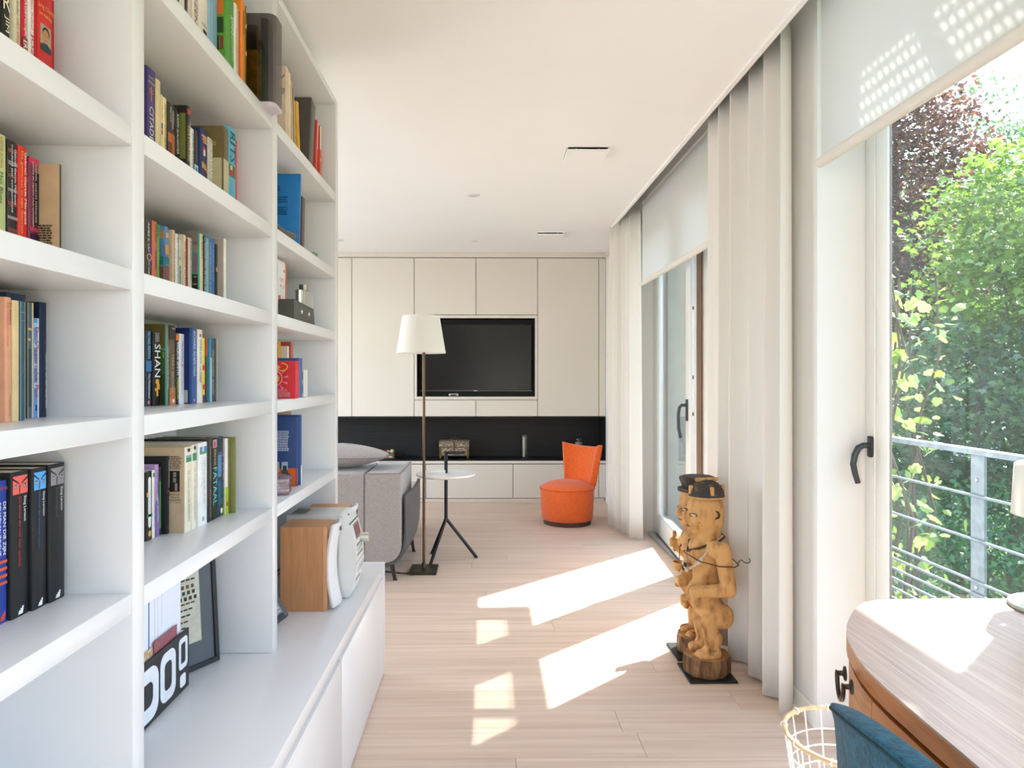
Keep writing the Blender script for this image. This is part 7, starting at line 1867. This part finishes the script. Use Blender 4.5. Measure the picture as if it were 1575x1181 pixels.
rl = thing('balcony_railing', 'galvanised steel balcony railing with thin horizontal rods', 'railing', (2.06, 3.5, 0))
bx('top_rail', M['galv'], rl, 2.035, 2.085, -1.2, 9.0, 0.975, 0.999, 0.002, 1)
PY = [1.255, 2.828, 4.40, 5.97, 7.55]
for py in PY:
    bx('post', M['galv'], rl, 2.054, 2.066, py - 0.0395, py + 0.0395, -0.15, 0.974, 0.001, 1)
    for zz in (0.87, 0.42, -0.06):
        B().lathe([(0.0, 0.008), (0.007, 0.007), (0.009, 0.0)], (0, 0, 0), 10, M=Matrix.Translation((2.054, py, zz)) @ Matrix.Rotation(-PI / 2, 4, 'Y')).obj('bolt', M['steel'], rl, 60)
for zz in (.803, .6185, .4445, .392, .341, .2915, .244, .192, .14, .088):
    B().tube([(2.046, -1.2, zz), (2.046, 9.0, zz)], 0.0065, 8).obj('rod', M['galv'], rl, 60)

# ------------------------------------------------------------------ garden, trees, neighbours
structure(bx('ground', mat('lawn_earth', '#5a6a3c', 0.95, vary=0.3, scale=(2, 2, 2)), None, 1.6, 60, -20, 70, -3.3, -3.0), 'garden lawn below the balcony')

MAPLE = [(0, 0), (0.16, 0.10), (0.46, 0.02), (0.34, 0.24), (0.52, 0.52), (0.22, 0.50), (0.0, 1.0), (-0.22, 0.50), (-0.52, 0.52), (-0.34, 0.24), (-0.46, 0.02), (-0.16, 0.10)]
OVAL = [(0, 0), (0.22, 0.25), (0.26, 0.55), (0.0, 1.0), (-0.26, 0.55), (-0.22, 0.25)]
def leaves(name, parent, centres, spread, per, size, shape, m, flat=0.35, droop=0.5, seed=1, keep=None):
    """leaf sprays: every centre carries a flattened cloud of leaf blades"""
    g = np.random.default_rng(seed)
    C = np.repeat(np.asarray(centres, np.float32), per, axis=0)
    n = len(C)
    off = g.normal(size=(n, 3)).astype(np.float32) * np.array([spread, spread, spread * flat], np.float32)
    P = C + off
    P[:, 2] -= droop * spread * 0.25 * (off[:, 0] ** 2 + off[:, 1] ** 2) / (spread * spread)
    if keep is not None:
        k = keep(P)
        P = P[k]; n = len(P)
    S = size * g.uniform(0.6, 1.25, n).astype(np.float32)
    yaw = g.uniform(0, 2 * PI, n); pit = g.normal(0.45, 0.45, n); rol = g.normal(0, 0.5, n)
    sh = np.array(shape, np.float32); q = len(sh)
    X = sh[:, 0][None] * S[:, None]; Y = sh[:, 1][None] * S[:, None]; Z = np.abs(sh[:, 0])[None] * S[:, None] * -0.25
    cr, sr = np.cos(rol)[:, None], np.sin(rol)[:, None]
    X, Z = X * cr + Z * sr, -X * sr + Z * cr
    cp, sp = np.cos(-pit)[:, None], np.sin(-pit)[:, None]
    Y, Z = Y * cp - Z * sp, Y * sp + Z * cp
    cy, sy = np.cos(yaw)[:, None], np.sin(yaw)[:, None]
    X, Y = X * cy - Y * sy, X * sy + Y * cy
    V = np.stack([X, Y, Z], -1) + P[:, None, :] - np.array(parent.location, np.float32)
    me = bpy.data.meshes.new(name)
    me.vertices.add(n * q); me.loops.add(n * q); me.polygons.add(n)
    me.vertices.foreach_set('co', V.reshape(-1).astype(np.float32))
    me.loops.foreach_set('vertex_index', np.arange(n * q, dtype=np.int32))
    me.polygons.foreach_set('loop_start', np.arange(0, n * q, q, dtype=np.int32))
    me.polygons.foreach_set('loop_total', np.full(n, q, np.int32))
    at = me.attributes.new('tone', 'FLOAT', 'FACE')
    at.data.foreach_set('value', np.clip(g.normal(0.5, 0.25, n), 0, 1).astype(np.float32))
    me.update(calc_edges=True)
    me.materials.append(m)
    o = bpy.data.objects.new(name, me)
    COL.objects.link(o)
    o.parent = parent
    o['kind'] = 'stuff'
    return o
M['barkgrey'] = mat('tree_bark', '#6a5c50', 0.9, vary=0.35, scale=(6, 6, 2), bump=0.6, bscale=20)
def tree(name, label, base, crown_c, crown_r, nspray, per, spread, size, shape, m, seed, trunk_r=0.14, flat=0.35, limbs=9, shell=0.55):
    t = thing(name, label, 'tree', base, 'garden trees outside the windows')
    r_ = random.Random(seed)
    cs = []
    for k in range(nspray):
        while True:
            p = [r_.uniform(-1, 1) for _ in range(3)]
            d = math.sqrt(sum(x * x for x in p))
            if shell * r_.random() < d <= 1: break
        cs.append((crown_c[0] + p[0] * crown_r[0], crown_c[1] + p[1] * crown_r[1], crown_c[2] + p[2] * crown_r[2]))
    leaves('foliage', t, cs, spread, per, size, shape, m, flat, 0.5, seed)
    top = Vector((crown_c[0], crown_c[1], crown_c[2] + crown_r[2] * 0.6))
    b0 = Vector(base)
    tr = [b0 + (top - b0) * f + Vector((r_.uniform(-1, 1), r_.uniform(-1, 1), 0)) * 0.12 * (1 if 0 < f < 1 else 0) for f in (0, .2, .4, .6, .8, 1)]
    B().tube(tr, [trunk_r * (1 - 0.82 * f) for f in (0, .2, .4, .6, .8, 1)], 10).obj('trunk', M['barkgrey'], t, 60)
    for k in range(limbs):
        f = 0.35 + 0.6 * k / limbs
        i = min(4, int(f * 5)); s = tr[i].lerp(tr[i + 1], f * 5 - i)
        e = Vector(cs[r_.randrange(len(cs))])
        mid = s.lerp(e, 0.5) + Vector((0, 0, 0.12 * (e - s).length))
        B().tube([s, mid, e], [trunk_r * 0.33 * (1.2 - f), trunk_r * 0.2 * (1.2 - f), 0.01], 7).obj('branch', M['barkgrey'], t, 60)
    return t
gl = leaf_mat('leaf_light_green', '#557a34', '#97b25a', 0.42, (1.1, 1.1, 0.75))
gm_ = leaf_mat('leaf_mid_green', '#436644', '#6f8e62', 0.42, (1.0, 1.1, 0.75))
gd = leaf_mat('leaf_deep_green', '#32603e', '#5c8f5a', 0.42, (1.0, 1.2, 0.75))
gp = leaf_mat('leaf_copper', '#4a3230', '#8a6a5c', 0.35, (1.3, 0.9, 0.7))
gy = leaf_mat('leaf_pale_lime', '#8fa860', '#b9c888', 0.45, (1.1, 1.1, 0.7))
tree('copper_beech', 'tall copper beech with purple brown leaves left of the maple', (9.9, 16.4, -3), (9.9, 16.4, 4.8), (1.9, 1.9, 4.8), 640, 46, 0.34, 0.14, OVAL, gp, 21, 0.22)
tree('maple_tree', 'light green maple with layered sprays just beyond the railing', (7.7, 9.7, -3), (7.75, 9.7, 3.0), (1.2, 1.4, 1.7), 190, 40, 0.30, 0.115, MAPLE, gl, 22, 0.13)
tree('maple_tree', 'mid green maple lower down behind the railing', (6.6, 9.0, -3), (6.7, 9.0, 0.9), (1.6, 1.3, 1.3), 170, 40, 0.30, 0.11, MAPLE, gm_, 23, 0.12)
tree('bushy_tree', 'deep green bushy tree filling the view below the railing top', (7.6, 11.0, -3), (7.7, 11.2, -0.4), (2.5, 1.6, 2.0), 260, 46, 0.36, 0.10, OVAL, gd, 24, 0.13)
tree('garden_shrub', 'dark green shrub low behind the balcony railing', (5.6, 7.6, -3), (5.4, 7.5, -1.2), (1.7, 1.4, 1.25), 170, 42, 0.28, 0.085, OVAL, gd, 25, 0.09)
tree('tall_tree', 'tall mid green tree far behind at the right', (14.4, 19.5, -3), (14.4, 19.5, 5.6), (2.4, 2.0, 4.6), 240, 46, 0.42, 0.14, OVAL, gm_, 26, 0.2, shell=0.8)
tree('background_tree', 'dark background tree behind the copper beech', (15.0, 24.0, -3), (15.2, 24.0, 3.6), (4.6, 1.8, 6.0), 420, 44, 0.55, 0.18, OVAL, gd, 27, 0.25)
tree('garden_tree', 'pale green tree seen through the far balcony door', (4.6, 17.5, -3), (4.7, 17.5, 2.2), (1.9, 1.6, 3.6), 170, 40, 0.40, 0.13, OVAL, gl, 28, 0.16)
# more of the garden to the right of the frame: copies that share leaf and trunk meshes
def copy_tree(src, loc, rot, scale, label):
    c = src.copy(); COL.objects.link(c)
    c.location, c.rotation_euler, c.scale = loc, (0, 0, rot), (scale,) * 3
    c['label'] = label
    for ch in src.children:
        d = ch.copy(); COL.objects.link(d); d.parent = c
    return c
_src = {o.name: o for o in bpy.data.objects if o.get('category') == 'tree'}
for (nm, loc, rot, k, lab) in (('maple_tree', (11.5, 8.6, -3), 2.1, 0.95, 'light green tree to the right of the maples, beyond the desk'), ('bushy_tree', (13.5, 6.2, -3), 1.2, 1.2, 'deep green bush further right in the garden'), ('maple_tree.001', (10.5, 5.0, -3), 4.0, 1.0, 'mid green tree at the right end of the garden'), ('bushy_tree', (17.5, 9.5, -3), 3.4, 1.5, 'large deep green bush at the back right of the garden'), ('garden_shrub', (8.6, 4.0, -3), 0.7, 1.1, 'dark shrub below the right end of the balcony'), ('maple_tree.001', (14.0, 1.5, -3), 5.2, 1.25, 'mid green tree far to the right of the balcony')):
    copy_tree(_src[nm], loc, rot, k, lab)
# climber with big pale leaves beside the railing, every large leaf a piece of its own
cl = thing('climbing_plant', 'climber with large pale lime leaves close behind the railing', 'plant', (3.05, 4.95, -3))
leafm = bpy.data.meshes.new('leaf')
VINE = [(0, 0), (0.2, -0.1), (0.45, 0.05), (0.42, 0.3), (0.52, 0.5), (0.3, 0.62), (0.22, 0.82), (0.0, 1.0), (-0.22, 0.82), (-0.3, 0.62), (-0.52, 0.5), (-0.42, 0.3), (-0.45, 0.05), (-0.2, -0.1)]
lv = [(x, y, -0.18 * abs(x)) for x, y in VINE]
leafm.from_pydata(lv, [], [tuple(range(len(lv)))])
at = leafm.attributes.new('tone', 'FLOAT', 'FACE')
at.data.foreach_set('value', [0.6])
leafm.materials.append(gy)
leafm2 = leafm.copy(); leafm2.materials[0] = gl
r_ = random.Random(31)
stems = []
for k in range(6):
    y = 4.6 + 0.7 * r_.random()
    x = y * (0.592 + 0.062 * r_.random())
    pts = [(x + 0.1 * r_.uniform(-1, 1), y + 0.1 * r_.uniform(-1, 1), -3 + 5.0 * j / 9) for j in range(10)]
    stems.append(pts)
    B().tube(pts, [0.02 * (1 - 0.07 * j) for j in range(10)], 6).obj('stem', M['barkgrey'], cl, 60)
for k in range(298):
    pts = stems[k % 6]
    f = 2.9 + 6.0 * r_.random() ** 0.9
    i = min(8, int(f)); p = Vector(pts[i]).lerp(Vector(pts[i + 1]), f - i)
    o = bpy.data.objects.new('leaf', leafm if r_.random() < 0.6 else leafm2)
    COL.objects.link(o)
    o.parent = cl
    o.location = p + Vector((r_.gauss(0, 0.13), r_.gauss(0, 0.13), r_.gauss(0, 0.06))) - Vector(cl.location)
    s = r_.uniform(0.04, 0.10)
    o.scale = (s, s, s)
    o.rotation_euler = (r_.gauss(-0.7, 0.5), r_.gauss(0, 0.4), r_.uniform(0, 2 * PI))
# pale house glimpsed between the trees
hs = thing('house', 'white house glimpsed between the trees', 'building', (24, 32, -3))
wt = mat('house_plaster', '#e9e6e0', 0.9, vary=0.04)
bx('wall', wt, hs, 19.5, 28, 30, 36, -3, 7.2)
B().prism([(19.2, 7.2), (28.3, 7.2), (23.75, 10.2)], 'y', 29.7, 36.3).obj('roof', mat('roof_slate', '#7d7a78', 0.7), hs)
for xw in (20.6, 23.0, 25.4):
    for zw in (0.2, 3.6):
        f = bx('window', M['frame'], hs, xw - 0.06, xw + 1.26, 29.94, 30.0, zw - 0.06, zw + 1.56)
        g_ = bx('pane', mat('dark_pane', '#3a4650', 0.1), f, xw, xw + 1.2, 29.93, 29.94, zw, zw + 1.5)
h2 = thing('house', 'pale house far off behind the garden tree', 'building', (8, 44, -3))
bx('wall', wt, h2, 4, 14, 42, 48, -3, 5.5)
B().prism([(3.7, 5.5), (14.3, 5.5), (9, 9)], 'y', 41.7, 48.3).obj('roof', bpy.data.materials['roof_slate'], h2)

flush_letters()
